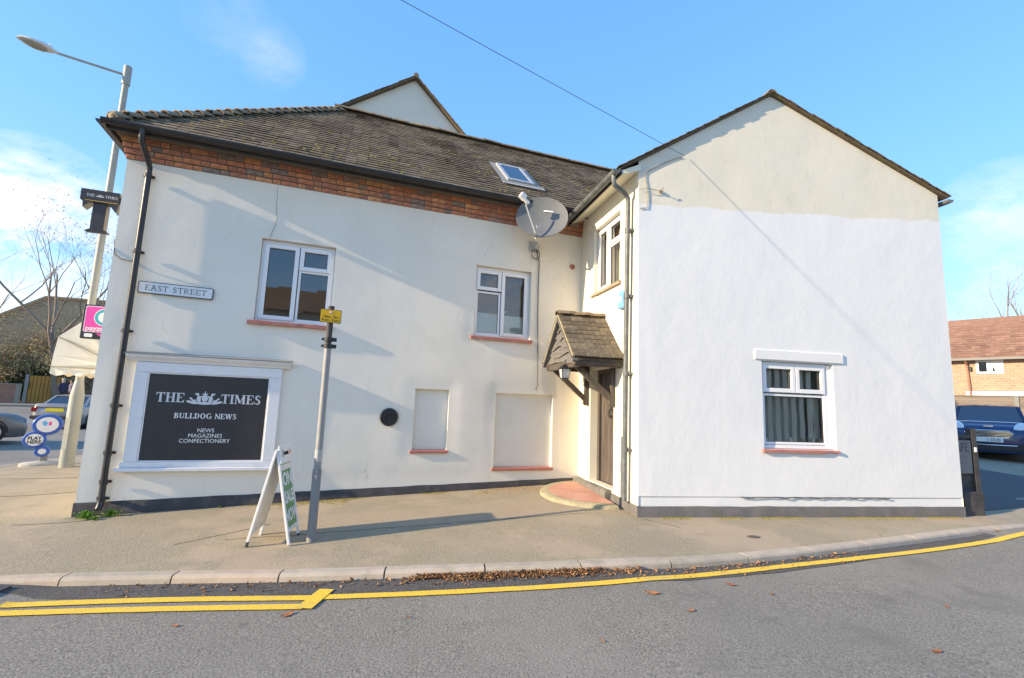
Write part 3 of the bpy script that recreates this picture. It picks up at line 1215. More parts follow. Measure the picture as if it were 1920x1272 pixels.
# ------------------------------------------------------------------ corner building
bld = empty('corner_building', FA, 'two-storey corner building with cream rendered wall, brick eaves band and tiled roof', 'building')
LA = 6.865
HA = [(1.70, 2.70, 2.585, 3.79), (4.90, 5.90, 2.635, 3.83), (4.02, 4.555, .80, 1.735, .07), (5.335, 6.36, .525, 1.725, .07)]
wall_mesh('street_wall', LA, (-.2, 4.62), None, HA, 'render_cream', bld, FA, step=.05, amp=.012, seed=3.3, flats=[(-.1, 7, -.3, .36), (.33, 2.2, .5, 2.05), (.2, 1.3, 2.7, 3.0)])
# the other walls of the block
g = G()
g.add([(0, 0, -.2), (0, 5.5, -.2), (0, 5.5, 4.62), (0, 0, 4.62)], [(0, 3, 2, 1)])
g.add([(0, 5.5, -.2), (9.5, 5.5, -.2), (9.5, 5.5, 4.95), (0, 5.5, 4.95)], [(0, 3, 2, 1)])
g.build('front_wall', 'render_cream', bld, FA, recalc=False)
# plinth band
def ground_local(F, s, y):
    p = F @ Vector((s, y, 0))
    return gz(p.x, p.y)


def plinth(parent, F, s0, s1, h0, h1, mat_, y=-.014, name='plinth', n=60, seed=0, endl=False):
    g = G()
    rings = []
    for i in range(n + 1):
        s = s0 + (s1 - s0) * i / n
        gzv = ground_local(F, s, -.02)
        t = gzv + h0 + (h1 - h0) * i / n + noise.noise(Vector((s * 3, seed, 0))) * .008
        yy = y + noise.noise(Vector((s * 2, seed, 3))) * .004
        rings.append([(s, yy - .004, gzv - .15), (s, yy, t - .006), (s, yy + .005, t), (s, .03, t), (s, .03, gzv - .15)])
    g.loft(rings, True)
    return g.build(name, mat_, parent, F, smooth=True)


plinth(bld, FA, -.014, LA - .001, .165, .085, 'plinth_black', seed=2)

# brick eaves band: mortar backing and single bricks, each course stepped a little further out
NC, CH = 6, .073
BZ0 = 4.612


def cstep(k):
    return .016 + .019 * max(0, k - 0) + (.02 if k >= 4 else 0)


g = G()
for k in range(NC):
    o = cstep(k) - .009
    g.box(-o, LA - .002, -o, .25, BZ0 + k * CH - .001, BZ0 + (k + 1) * CH - .002)
    g.box(-o, .25, .2501, 5.4, BZ0 + k * CH - .001, BZ0 + (k + 1) * CH - .002)
band = g.build('brick_band', 'mortar', bld, FA)
gs, gh = G(), G()
gs.bbox(-.106, .106, -.02, .08, -.0315, .0315, .004)
gh.bbox(-.050, .050, -.02, .08, -.0315, .0315, .004)
_bs = gs.build('brick', 'brick', band, FA @ Matrix.Translation((0, 3, 4.7)))
_bh = gh.build('brick', 'brick', band, FA @ Matrix.Translation((.4, 3, 4.7)))
COL.objects.unlink(_bs)
COL.objects.unlink(_bh)
rb = random.Random(5)
for k in range(NC):
    o = cstep(k)
    x = -o
    hd = (k % 2 == 0)
    z = BZ0 + (k + .5) * CH
    while x < LA - .03:
        L = (.100 if hd else .212) * rb.uniform(.97, 1.03)
        if x + L > LA:
            L = LA - x
        src, nom = (_bh, .100) if hd else (_bs, .212)
        M = FA @ Matrix.Translation((x + L / 2, -o + .02 + rb.uniform(-.006, .004), z + rb.uniform(-.002, .002))) @ Matrix.Rotation(rb.uniform(-.012, .012), 4, 'Y') @ Matrix.Diagonal((L / nom, 1, rb.uniform(.96, 1.02), 1))
        if L > .03:
            inst('brick', src, band, M)
        x += L + .0115
        if rb.random() < .88:
            hd = not hd
    # first bricks round the corner, facing the main street
    y = .10 if k % 2 else -.0
    M90 = Matrix.Rotation(-pi / 2, 4, 'Z')
    for q in range(3):
        L = .212
        y0 = -o + .02 + q * .225
        inst('brick', _bs, band, FA @ Matrix.Translation((-o + .02, y0 + .11, z)) @ M90)

# roof ---------------------------------------------------------------
ZE, YE = 4.985, -.30
PA = radians(41.4)
RIDGE_Y = 2.56
RIDGE_Z = ZE + (RIDGE_Y - YE) * tan(PA)
HIP_S0, HIP_S1, ROOF_S1 = -.12, 2.54, 9.2
g = G()
e = .03
g.add([(HIP_S0, YE, ZE - e), (ROOF_S1, YE, ZE - e), (ROOF_S1, RIDGE_Y, RIDGE_Z - e), (HIP_S1, RIDGE_Y, RIDGE_Z - e), (HIP_S0, 5.5, ZE - e), (ROOF_S1, 5.5, ZE - e),
       (HIP_S0, YE, ZE - e - .05), (ROOF_S1, YE, ZE - e - .05), (ROOF_S1, 5.5, ZE - e - .05), (HIP_S0, 5.5, ZE - e - .05)],
      [(0, 1, 2, 3), (4, 3, 2, 5), (0, 3, 4), (0, 6, 7, 1), (0, 4, 9, 6), (4, 5, 8, 9), (6, 9, 8, 7), (1, 7, 8, 5, 2)])
roof = g.build('roof', 'roof_tile', bld, FA)


def tile_slope(g, org, U, V, Nn, u0f, u1f, vlen, gauge=.125, wid=.165, th=.012, rnd=None, skip=None, sag=None):
    U, V, Nn, org = Vector(U), Vector(V), Vector(Nn), Vector(org)
    nrow = int(vlen / gauge)
    for r in range(nrow + 1):
        v0 = r * gauge - .03
        v1 = v0 + gauge * 1.25
        if v1 > vlen + .02:
            v1 = vlen + .02
        vm = max(0, r * gauge)
        a, b = u0f(vm), u1f(vm)
        u = a - (wid / 2 if r % 2 else 0)
        while u < b:
            uu0, uu1 = max(u + .002, a), min(u + wid - .002, b)
            u += wid
            if uu1 - uu0 < .02:
                continue
            if skip and skip((uu0 + uu1) / 2, vm):
                continue
            lift = th * 1.55 + rnd.uniform(-.002, .004) + (noise.noise(Vector((uu0 * 1.2, vm * 1.2, 7))) * .012)
            j0, j1 = rnd.uniform(-.008, .008), rnd.uniform(-.003, .003)
            P = []
            for (uv, vv, h) in ((uu0, v0 + j0 + j1, lift), (uu1, v0 + j0 - j1, lift), (uu1, v1, .002), (uu0, v1, .002)):
                P.append(org + U * uv + V * vv + Nn * h)
            Q = [P[0] - Nn * th, P[1] - Nn * th, P[2] - Nn * .004, P[3] - Nn * .004]
            t = min(1, max(0, .5 + rnd.gauss(0, .24)))
            g.add(P + Q, [(0, 1, 2, 3), (0, 4, 5, 1), (1, 5, 6, 2), (0, 3, 7, 4)], t)


g = G()
rt = random.Random(11)
SL = (RIDGE_Y - YE) / cos(PA)
Vv, Nv = (0, cos(PA), sin(PA)), (0, -sin(PA), cos(PA))
SKY = (5.49, 6.03, .84, 1.88)        # skylight: s range, slope range


def a_skip(u, v):
    return SKY[0] - .03 < u < SKY[1] + .03 and SKY[2] - .06 < v < SKY[3] - .02


tile_slope(g, (0, YE, ZE), (1, 0, 0), Vv, Nv, lambda v: HIP_S0 + (HIP_S1 - HIP_S0) * v / SL + .02, lambda v: ROOF_S1, SL, rnd=rt, skip=a_skip)
# hip end towards the main street
hd_ = HIP_S1 - HIP_S0
hl = sqrt(hd_ ** 2 + (RIDGE_Z - ZE) ** 2)
Vh = (hd_ / hl, 0, (RIDGE_Z - ZE) / hl)
Nh = (-(RIDGE_Z - ZE) / hl, 0, hd_ / hl)
tile_slope(g, (HIP_S0, 0, ZE), (0, 1, 0), Vh, Nh, lambda v: YE + (RIDGE_Y - YE) * v / hl + .02, lambda v: 5.5 - (5.5 - RIDGE_Y) * v / hl, hl, rnd=rt, gauge=.2, wid=.25)
g.build('roof_tile', 'roof_tile', roof, FA, kind='stuff', recalc=False)
# hip tiles and ridge tiles, one by one
def cap_tile(n=7, r=.115, L=.36, flare=1.18, th=.014):
    g = G()
    rings = []
    for x, rr in ((0, r * flare), (L, r)):
        o = [(x, rr * cos(radians(20 + 140 * k / n)), rr * sin(radians(20 + 140 * k / n)) - r * .55) for k in range(n + 1)]
        i = [(x, (rr - th) * cos(radians(20 + 140 * k / n)), (rr - th) * sin(radians(20 + 140 * k / n)) - r * .55) for k in range(n, -1, -1)]
        rings.append(o + i)
    g.loft(rings, True)
    return g


cap = cap_tile().build('hip_tile', 'roof_tile_rand' if 'roof_tile_rand' in MAT else 'ridge_clay', roof, FA, smooth=True)
COL.objects.unlink(cap)


def run_caps(name, src, a, b, n, parent, F, L=.36, lift=.02, rndm=None, tip=-.05):
    a, b = Vector(a), Vector(b)
    d = (b - a)
    tot = d.length
    d.normalize()
    sd = Vector((0, 0, 1)).cross(d).normalized()
    u = d.cross(sd)
    for i in range(n):
        p = a + d * (tot * i / n) + u * (lift + rndm.uniform(-.004, .008))
        Rm = Matrix(((d.x, sd.x, u.x, p.x), (d.y, sd.y, u.y, p.y), (d.z, sd.z, u.z, p.z), (0, 0, 0, 1)))
        Rm = Rm @ Matrix.Rotation(tip + rndm.uniform(-.03, .03), 4, 'Y') @ Matrix.Rotation(rndm.uniform(-.03, .03), 4, 'Z') @ Matrix.Diagonal((tot / n * 1.12 / L, 1, 1, 1))
        inst(name, src, parent, F @ Rm)


run_caps('hip_tile', cap, (HIP_S0, YE, ZE + .02), (HIP_S1, RIDGE_Y, RIDGE_Z + .02), 26, roof, FA, rndm=rt, lift=.0, tip=.13)
run_caps('ridge_tile', cap, (ROOF_S1, RIDGE_Y, RIDGE_Z + .01), (HIP_S1 - .1, RIDGE_Y, RIDGE_Z + .01), 19, roof, FA, rndm=rt, lift=.0)
# mortar bedding showing at the foot of the hip
g = G()
g.lathe([(.0, -.05), (.075, -.04), (.095, .0), (.07, .06), (.0, .075)], Matrix.Translation((HIP_S0 + .05, YE + .03, ZE + .045)), 9)
g.build('hip_mortar', 'step_stone', roof, FA, smooth=True)
# moss cushions
g = G()
for i in range(380):
    v = abs(rt.gauss(0, .9)) if rt.random() < .75 else rt.uniform(0, SL)
    if v > SL - .1:
        continue
    u = rt.uniform(HIP_S0 + hd_ * v / SL + .1, 7.5)
    if noise.noise(Vector((u * .8, v * 1.1, 4))) < -.02 or a_skip(u, v):
        continue
    c = Vector((u, YE, ZE)) + Vector(Vv) * v + Vector(Nv) * .026
    r = rt.uniform(.008, .024)
    k = 6
    ring = [c + Vector((cos(2 * pi * q / k) * r * 1.3, 0, 0)) + Vector(Vv) * sin(2 * pi * q / k) * r * .8 for q in range(k)]
    g.add(ring + [c + Vector(Nv) * r * .8], [(q, (q + 1) % k, k) for q in range(k)], rt.random())
g.build('roof_moss', 'moss', roof, FA, kind='stuff', recalc=False)

# skylight on the slope
MS = FA @ Matrix(((1, 0, 0, 0), (0, cos(PA), -sin(PA), YE), (0, sin(PA), cos(PA), ZE), (0, 0, 0, 1)))
g = G()
s0, s1, v0, v1 = SKY
for (a, b, c, d) in ((s0, s0 + .07, v0, v1), (s1 - .07, s1, v0, v1), (s0 + .07, s1 - .07, v1 - .10, v1), (s0 + .07, s1 - .07, v0, v0 + .09)):
    g.bbox(a, b, c, d, .0, .07, .006)
sk = g.build('skylight', 'galv', bld, MS)
g = G()
g.box(s0 + .06, s1 - .06, v0 + .08, v1 - .08, .045, .06)
g.build('pane', 'car_glass', sk, MS)
g = G()
g.add([(s0 - .14, v0 - .19, .033), (s1 + .16, v0 - .19, .033), (s1 + .16, v0, .04), (s0 - .14, v0, .04)], [(0, 1, 2, 3)])
g.add([(s0 - .14, v0 - .19, .033), (s1 + .16, v0 - .19, .033), (s1 + .16, v0 - .19, .02), (s0 - .14, v0 - .19, .02)], [(0, 1, 2, 3)])
g.add([(s0 - .12, v0, .034), (s0, v0, .034), (s0, v1 + .1, .034), (s0 - .12, v1 + .1, .034)], [(0, 1, 2, 3)])
g.add([(s1, v0, .034), (s1 + .12, v0, .034), (s1 + .12, v1 + .1, .034), (s1, v1 + .1, .034)], [(0, 1, 2, 3)])
g.build('flashing', 'post_grey', sk, MS)
g = G()
g.box(s0 - .12, s1 + .15, v0 - .20, v0 - .17, .036, .044)
g.build('flashing_edge', 'lamp_head', sk, MS)

# gutter, fascia
g = G()
g.box(-.16, LA + .4, YE + .02, YE + .045, ZE - .125, ZE - .035)
g.box(-.16, -.135, YE + .046, 5.4, ZE - .125, ZE - .035)
g.build('fascia', 'fascia_black', bld, FA)


def half_gutter(g, a, b, r, closed_ends=True):
    a, b = Vector(a), Vector(b)
    d = (b - a).normalized()
    sd = d.cross(Vector((0, 0, 1))).normalized()
    rings = []
    for p in (a, b):
        out = [p + sd * (r * cos(t)) + Vector((0, 0, r * sin(t))) for t in [pi + pi * k / 8 for k in range(9)]]
        inn = [p + sd * ((r - .004) * cos(t)) + Vector((0, 0, (r - .004) * sin(t))) for t in [2 * pi - pi * k / 8 for k in range(9)]]
        rings.append(out + inn)
    g.loft(rings, True)
    if closed_ends:
        for p in (a, b):
            pts = [p + sd * (r * cos(t)) + Vector((0, 0, r * sin(t))) for t in [pi + pi * k / 8 for k in range(9)]]
            g.add([q + d * .002 for q in pts] + [q - d * .002 for q in pts], [list(range(9)), list(range(9, 18))])


g = G()
half_gutter(g, (-.19, YE - .055, ZE - .045), (LA - .02, YE - .055, ZE - .055), .050)
g.box(-.19, LA - .02, YE - .106, YE - .101, ZE - .05, ZE - .038)
gut = g.build('gutter', 'black_plastic', bld, FA, smooth=True)
for s in (.12, .75, 1.7, 2.65, 3.6, 4.55, 5.5, 6.4):
    g = G()
    half_gutter(g, (s - .012, YE - .055, ZE - .045 - s * .0014), (s + .012, YE - .055, ZE - .045 - s * .0014), .055, False)
    g.build('gutter_bracket', 'black_plastic', gut, FA)
# small iron hook and the end of the corner gutter
g = G()
half_gutter(g, (-.20, 5.3, ZE - .05), (-.20, YE - .05, ZE - .05), .06)
g.build('gutter', 'black_plastic', bld, FA)

# black downpipe on the left
g = G()
pts = [(.245, YE - .055, ZE - .09), (.245, YE - .055, ZE - .19), (.25, YE - .03, ZE - .25), (.275, -.13, ZE - .40), (.285, -.085, ZE - .47), (.285, -.08, ZE - .56), (.283, -.08, 2.4), (.28, -.08, .30), (.28, -.09, .16), (.28, -.13, .10)]
g.tube(pts, .036, 10)
dp = g.build('downpipe', 'black_plastic', bld, FA, smooth=True)
for z in (4.4, 3.35, 2.3, 1.35, .77, .42, .22):
    g = G()
    g.lathe([(.036, -.03), (.043, -.03), (.043, .03), (.036, .03)], Matrix.Translation((.282, -.08, z)), 12)
    g.box(.22, .345, -.05, -.02, z - .015, z + .015)
    g.build('pipe_bracket', 'black_plastic', dp, FA)

# upper gable of the front range, seen over the ridge
GA = (4.03, 8.735)
GY = 2.75


def gz_gable(s):
    return GA[1] - (.735 * (GA[0] - s) if s < GA[0] else .955 * (s - GA[0]))


g = G()
poly = [(.4, 5.4), (.4, gz_gable(.4)), GA, (6.6, gz_gable(6.6)), (6.6, 5.4)]
g.add([(a, GY, b) for a, b in poly], [list(range(5))[::-1]])
gw = g.build('gable_wall', 'gable_cream', bld, FA)
g = G()
for (s_a, s_b) in ((.2, GA[0]), (GA[0], 6.8)):
    za, zb = gz_gable(s_a), gz_gable(s_b)
    P = [(s_a, GY - .11, za), (s_b, GY - .11, zb), (s_b, 9.2, zb), (s_a, 9.2, za)]
    g.add([(p[0], p[1], p[2] + .05) for p in P] + [(p[0], p[1], p[2] + .012) for p in P], [(0, 1, 2, 3), (4, 7, 6, 5), (0, 4, 5, 1), (1, 5, 6, 2), (2, 6, 7, 3), (3, 7, 4, 0)])
gr = g.build('gable_roof', 'roof_tile', bld, FA)
vt = G()
vt.bbox(-.085, .085, -.02, .14, -.006, .006, .003)
vto = vt.build('verge_tile', 'porch_tile', gr, FA)
COL.objects.unlink(vto)


def verge(parent, F, y, a, b, n, rnd_, dz=.085):
    a, b = Vector((a[0], y, a[1] + dz)), Vector((b[0], y, b[1] + dz))
    d = b - a
    ang = atan2(d.z, d.x)
    for i in range(n):
        p = a + d * ((i + .5) / n)
        M = F @ Matrix.Translation(p) @ Matrix.Rotation(-ang + (.05 if d.z > 0 else -.05) + rnd_.uniform(-.02, .02), 4, 'Y') @ Matrix.Diagonal((d.length / n / .17 * 1.15, 1, 1, 1))
        M = M @ Matrix.Translation((0, rnd_.uniform(-.012, .008), 0))
        inst('verge_tile', vto, parent, M)


verge(gr, FA, GY - .11, (2.2, gz_gable(2.2)), GA, 15, rt, dz=.058)
verge(gr, FA, GY - .11, (5.5, gz_gable(5.5)), GA, 15, rt, dz=.058)
g = G()
g.tube([(GA[0], GY - .12, GA[1] + .06), (GA[0], 9, GA[1] + .06)], .06, 8)
g.build('ridge_tile', 'ridge_clay', gr, FA, smooth=True)

# windows of the street wall
ZW = .075
s0, s1, z0, z1 = HA[0]
ms = s0 + .505
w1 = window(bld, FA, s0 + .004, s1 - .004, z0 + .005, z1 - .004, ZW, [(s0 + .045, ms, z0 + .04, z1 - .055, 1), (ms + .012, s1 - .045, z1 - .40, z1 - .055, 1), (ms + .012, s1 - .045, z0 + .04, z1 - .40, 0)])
rough_sill(bld, FA, s0 - .07, s1 + .05, z0 - .055, z0 + .004, -.055, .10, 'terracotta', seed=2)
g = G()
rings = []
for i in range(41):                                   # net curtain drawn back inside
    x = s0 + .06 + i * .010
    rings.append([(x, ZW + .20 + .025 * sin(i * 1.1), z0 + .02), (x, ZW + .20 + .02 * sin(i * 1.1 + .4), z0 + .35)])
s0, s1, z0, z1 = HA[1]
ms = s0 + .47
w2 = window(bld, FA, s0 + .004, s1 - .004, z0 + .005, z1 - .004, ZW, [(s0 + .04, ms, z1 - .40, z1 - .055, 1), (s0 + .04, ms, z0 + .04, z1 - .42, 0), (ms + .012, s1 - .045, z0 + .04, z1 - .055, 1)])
rough_sill(bld, FA, s0 - .05, s1 + .03, z0 - .055, z0 + .004, -.05, .10, 'terracotta', seed=5)
g = G()
g.box(s0 + .05, ms - .02, ZW + .028, ZW + .031, z0 + .06, z0 + .41)
g.build('privacy_film', 'film', w2, FA)
g = G()
g.box(ms + .07, s1 - .10, ZW + .028, ZW + .031, z0 + .09, z0 + .40)
g.build('privacy_film', 'film', w2, FA)
g = G()
g.tube([(ms + .08 + .045 * t, ZW + .06, z0 + .40 + .085 * sin(min(1, t * .8) * pi * .6)) for t in [k / 8 * 1.6 for k in range(9)]], .008, 6)
g.build('window_stay', 'white_plastic', w2, FA)

# the two blocked-up ground floor openings
for h, sd_ in ((HA[2], 7), (HA[3], 9)):
    g = G()
    n = 14
    rings = []
    for i in range(n + 1):
        s = h[0] + (h[1] - h[0]) * i / n
        rings.append([(s, .068 + noise.noise(Vector((s * 2, z * 2, sd_))) * .006, z) for z in [h[2] + (h[3] - h[2]) * k / n for k in range(n + 1)]])
    g.loft(rings, False, closed=False)
    g.build('blocked_window', 'niche_paint', bld, FA, smooth=True)
    rough_sill(bld, FA, h[0] - .03, h[1] + .02, h[2] - .045, h[2] + .004, -.03, .07, 'terracotta', seed=sd_, chips=False)

# round black vent cover
g = G()
Mv = FA @ Matrix.Translation((3.65, -.012, 1.29)) @ Matrix.Rotation(pi / 2, 4, 'X')
g.lathe([(.0, .0), (.135, .0), (.135, .022), (.120, .030), (.112, .018), (.085, .018), (.080, .03), (.06, .03), (.055, .016), (.03, .016), (.026, .032), (.0, .034)], I4, 28)
g.build('vent_cover', 'black_plastic', bld, Mv, smooth=True)
# clay vent hole near the inner corner
g = G()
Mv = FA @ Matrix.Translation((6.68, -.004, 4.03)) @ Matrix.Rotation(pi / 2, 4, 'X')
g.lathe([(.0, .001), (.03, .001), (.034, .012), (.047, .012), (.05, .0)], I4, 18)
g.build('clay_vent', 'terracotta', bld, Mv, smooth=True)
# hairline cracks run as thin cables / cable clips
g = G()
g.tube([(1.83, -.004, 4.6), (1.84, -.004, 4.3), (1.86, -.004, 4.12), (1.85, -.004, 3.98), (1.81, -.004, 3.86), (1.80, -.004, 3.80)], .0035, 5)
g.build('thin_cable', 'cable_wall', bld, FA)
g = G()
g.tube([(.285, -.06, 3.28), (.22, -.03, 3.22), (.1, -.02, 3.24), (.02, -.015, 3.30), (-.02, .03, 3.5)], .006, 6)
g.build('wall_cable', 'cable', bld, FA)

# ------------------------------------------------------------------ white wing
wing = empty('gabled_wing', FB, 'wing with freshly whitewashed gable end under an unpainted cream peak', 'building')
AP = (2.13, 6.345)


def b_top(s):
    return AP[1] - ((AP[1] - 5.02) * (AP[0] - s) / AP[0] if s < AP[0] else (AP[1] - 5.085) * (s - AP[0]) / (WB - AP[0]))


HB = [(1.835, 2.975, 1.07, 2.285)]
wall_mesh('gable_end_wall', WB, (.432, 4.95), b_top, HB, 'render_wing', wing, FB, step=.07, amp=.007, seed=9.1, reveal=.12)
# painted base course under a thin drip line, and the plinth
g = G()
g.box(.003, WB - .002, .010, .05, .2, .438)
g.build('base_course', 'render_wing', wing, FB)
plinth(wing, FB, -.012, WB + .012, .135, .145, 'plinth_grey', seed=6, y=-.012)
g = G()
pts = [(1.45 + .06 * k, -.010 - .004 * sin(k * 1.7), .428 + .006 * noise.noise(Vector((k * .4, 0, 2))) - (.012 if k % 9 in (2, 3) else 0)) for k in range(40)]
g.tube(pts, .0075, 6)
g.build('wall_cable', 'cable', wing, FB, smooth=True)
# side and back walls
g = G()
g.add([(WB, 0, -.2), (WB, 7, -.2), (WB, 7, 5.085), (WB, 0, 5.085)], [(0, 1, 2, 3)])
g.add([(WB, 7, -.2), (.3, 7, -.2), (.3, 7, 5.0), (AP[0], 7, AP[1]), (WB, 7, 5.085)], [(0, 1, 2, 3, 4)])
g.build('side_wall', 'render_return', wing, FB, recalc=False)

HR = [(.575, 1.55, 3.42, 4.535), (.50, 1.372, .385, 2.16, .20)]
wall_mesh('return_wall', RLEN, (-.2, 4.98), None, HR, 'render_return', wing, FR, step=.07, amp=.004, seed=21, reveal=.12)
plinth(wing, FR, .0, RLEN + .0, .115, .135, 'plinth_grey', seed=12, n=30)

# roof of the wing
g = G()
RY0, RY1 = -.05, 7.2
zl_, zr_ = b_top(0) - .30 * (AP[1] - 5.02) / AP[0], 5.085 - .14 * (AP[1] - 5.085) / (WB - AP[0])
for (pa, pb) in (((-.30, zl_), AP), (AP, (WB + .14, zr_))):
    P = [(pa[0], RY0, pa[1]), (pb[0], RY0, pb[1]), (pb[0], RY1, pb[1]), (pa[0], RY1, pa[1])]
    g.add([(p[0], p[1], p[2] + .034) for p in P] + [(p[0], p[1], p[2] + .008) for p in P], [(0, 1, 2, 3), (4, 7, 6, 5), (0, 4, 5, 1), (1, 5, 6, 2), (2, 6, 7, 3), (3, 7, 4, 0)])
wroof = g.build('roof', 'roof_tile', wing, FB)
verge(wroof, FB, RY0 - .005, (-.32, zl_), AP, 19, rt, dz=.040)
verge(wroof, FB, RY0 - .005, (WB + .17, zr_), AP, 23, rt, dz=.040)
g = G()
for (pa, pb) in (((-.30, zl_), AP), ((WB + .14, zr_), AP)):
    d = Vector((pb[0] - pa[0], 0, pb[1] - pa[1]))
    L = d.length
    d.normalize()
    nn = Vector((-d.z, 0, d.x)) if d.x > 0 else Vector((d.z, 0, -d.x))
    tile_slope(g, (pa[0], 0, pa[1] + .034), (0, 1, 0), d, nn, lambda v: RY0 + .12, lambda v: 1.6, L, rnd=rt, gauge=.14, wid=.17)
g.build('roof_tile', 'roof_tile', wroof, FB, kind='stuff', recalc=False)
g = G()
rings = []
cap2 = cap_tile(r=.085, L=.34, flare=1.04).build('ridge_tile', 'ridge_clay', wroof, FB, smooth=True)
COL.objects.unlink(cap2)
run_caps('ridge_tile', cap2, (AP[0], RY0 - .01, AP[1] + .036), (AP[0], 4.0, AP[1] + .036), 12, wroof, FB, rndm=rt, lift=.0)
# gutter end on the right-hand eave
g = G()
half_gutter(g, (WB + .185, RY0 + .0, zr_ - .01), (WB + .185, RY1, zr_ - .01), .055)
g.build('gutter', 'grey_pipe', wing, FB)

# eaves over the return wall: soffit, fascia, gutter, downpipe
ZG = 4.825
g = G()
g.add([(-.3, -.27, 4.80), (RLEN + .03, -.27, 4.775), (RLEN + .03, .02, 4.875), (-.3, .02, 4.90)], [(0, 1, 2, 3)])
g.add([(RLEN + .03, -.27, 4.775), (RLEN + .03, .02, 4.875), (RLEN + .03, .02, 4.97), (RLEN + .03, -.27, 4.83)], [(0, 1, 2, 3)])
g.build('soffit', 'soffit_cream', wing, FR)
g = G()
g.box(-.3, RLEN + .035, -.292, -.271, 4.765, 4.86)
g.build('fascia', 'fascia_black', wing, FR)
g = G()
half_gutter(g, (-.25, -.352, ZG + .015), (RLEN + .05, -.352, ZG), .058)
gu = g.build('gutter', 'grey_pipe', wing, FR, smooth=True)
for s in (.25, 1.0, 1.6):
    g = G()
    half_gutter(g, (s - .015, -.352, ZG + .008), (s + .015, -.352, ZG + .008), .064, False)
    g.build('gutter_bracket', 'grey_pipe', gu, FR)
g = G()
g.tube([(RLEN - .06, -.352, ZG - .04), (RLEN - .06, -.352, ZG - .13), (RLEN - .07, -.33, ZG - .18), (RLEN - .14, -.13, ZG - .25), (RLEN - .155, -.085, ZG - .30), (RLEN - .16, -.08, ZG - .38), (RLEN - .20, -.08, 2.5), (RLEN - .225, -.08, .5), (RLEN - .225, -.08, .33)], .034, 10)
dpr = g.build('downpipe', 'grey_pipe', wing, FR, smooth=True)
for z in (4.05, 3.1, 2.02, 1.0):
    g = G()
    xx = RLEN - .225 + .06 * (z - .5) / 4
    g.lathe([(.034, -.035), (.042, -.035), (.042, .035), (.034, .035)], Matrix.Translation((xx, -.08, z)), 12)
    g.box(xx - .055, xx + .055, -.05, -.005, z - .014, z + .014)
    g.build('pipe_bracket', 'grey_pipe', dpr, FR)

# window over the door
s0, s1, z0, z1 = HR[0]
ms = s0 + .42
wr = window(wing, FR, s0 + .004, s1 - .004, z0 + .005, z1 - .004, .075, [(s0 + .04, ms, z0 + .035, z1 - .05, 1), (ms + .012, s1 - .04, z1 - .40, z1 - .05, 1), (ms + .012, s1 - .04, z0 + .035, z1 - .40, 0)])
rough_sill(wing, FR, s0 - .05, s1 + .04, z0 - .05, z0 + .004, -.045, .08, 'sill_tile', seed=15)
g = G()
for k in range(14):
    y = .20 + .012 * sin(k * 2.1)
    g.box(s0 + .05 + k * .064, s0 + .075 + k * .064, y, y + .006, z0 + .03, z1 - .03)
g.build('curtain', 'curtain', wr, FR)

# lower window of the gable end with vertical blinds
s0, s1, z0, z1 = HB[0]
mm = (s0 + s1) / 2 - .01
zt = z1 - .44
wb = window(wing, FB, s0 + .004, s1 - .075, z0 + .005, z1 - .004, .052,
            [(s0 + .04, mm - .006, zt + .006, z1 - .045, 1), (mm + .006, s1 - .11, zt + .006, z1 - .045, 1), (s0 + .04, s1 - .11, z0 + .06, zt - .012, 0)], room=.32, room_mat='room_grey', pane_mat='glass_soft')  # room box kept shallow and pale so its back catches more light
g = G()
g.bbox(s1 - .074, s1 - .004, .045, .115, z0 + .006, z1 - .012)
g.build('side_lining', 'white_paint', wb, FB)
for k in range(8):
    g = G()
    x = s0 + .215 + k * .128
    if x > s1 - .17:
        break
    rings = []
    for q in range(13):
        zz = z0 + .075 + (z1 - .06 - z0 - .075) * q / 12
        wv = .019 + .005 * noise.noise(Vector((x * 5, zz * 4, 1)))
        sh = .004 * sin(q * 1.3 + k)
        rings.append([(x - wv + sh, .165, zz), (x + sh, .140, zz), (x + wv + sh, .121, zz)])
    g.loft(rings, False, closed=False)
    g.build('blind_slat', 'blind', wb, FB, recalc=False)
g = G()
rings = []
for q in range(10):
    zz = z0 + .07 + (z1 - .55 - z0) * q / 9
    rings.append([(s1 - .24 + .03 * sin(q * .5), .17, zz), (s1 - .20, .155, zz), (s1 - .16, .175, zz), (s1 - .12, .16, zz)])
g.loft(rings, False, closed=False)
g.build('curtain', 'curtain', wb, FB)
for (dx, r) in ((.12, .030), (.5, .035), (.66, .05), (.86, .03), (.97, .05)):
    g = G()
    g.lathe([(.0, 0), (r * .7, 0), (r, .03), (r * .8, .07), (r * .45, .09), (.0, .10)], Matrix.Translation((s0 + dx, .118, z0 + .062)), 9)
    g.build('sill_ornament', 'step_stone' if dx in (.66, .97) else 'white_plastic', wb, FB, smooth=True)
g = G()
g.box(s0 + .02, s1 - .08, .113, .135, z0 + .02, z0 + .061)
g.build('inner_sill', 'upvc', wb, FB)
rough_sill(wing, FB, 1.80, 2.99, 1.025, 1.068, -.045, .06, 'terracotta', seed=31)
g = G()
g.bbox(1.72, 3.142, -.024, .04, 2.297, 2.440, .008)
g.build('lintel', 'render_wing', wing, FB)

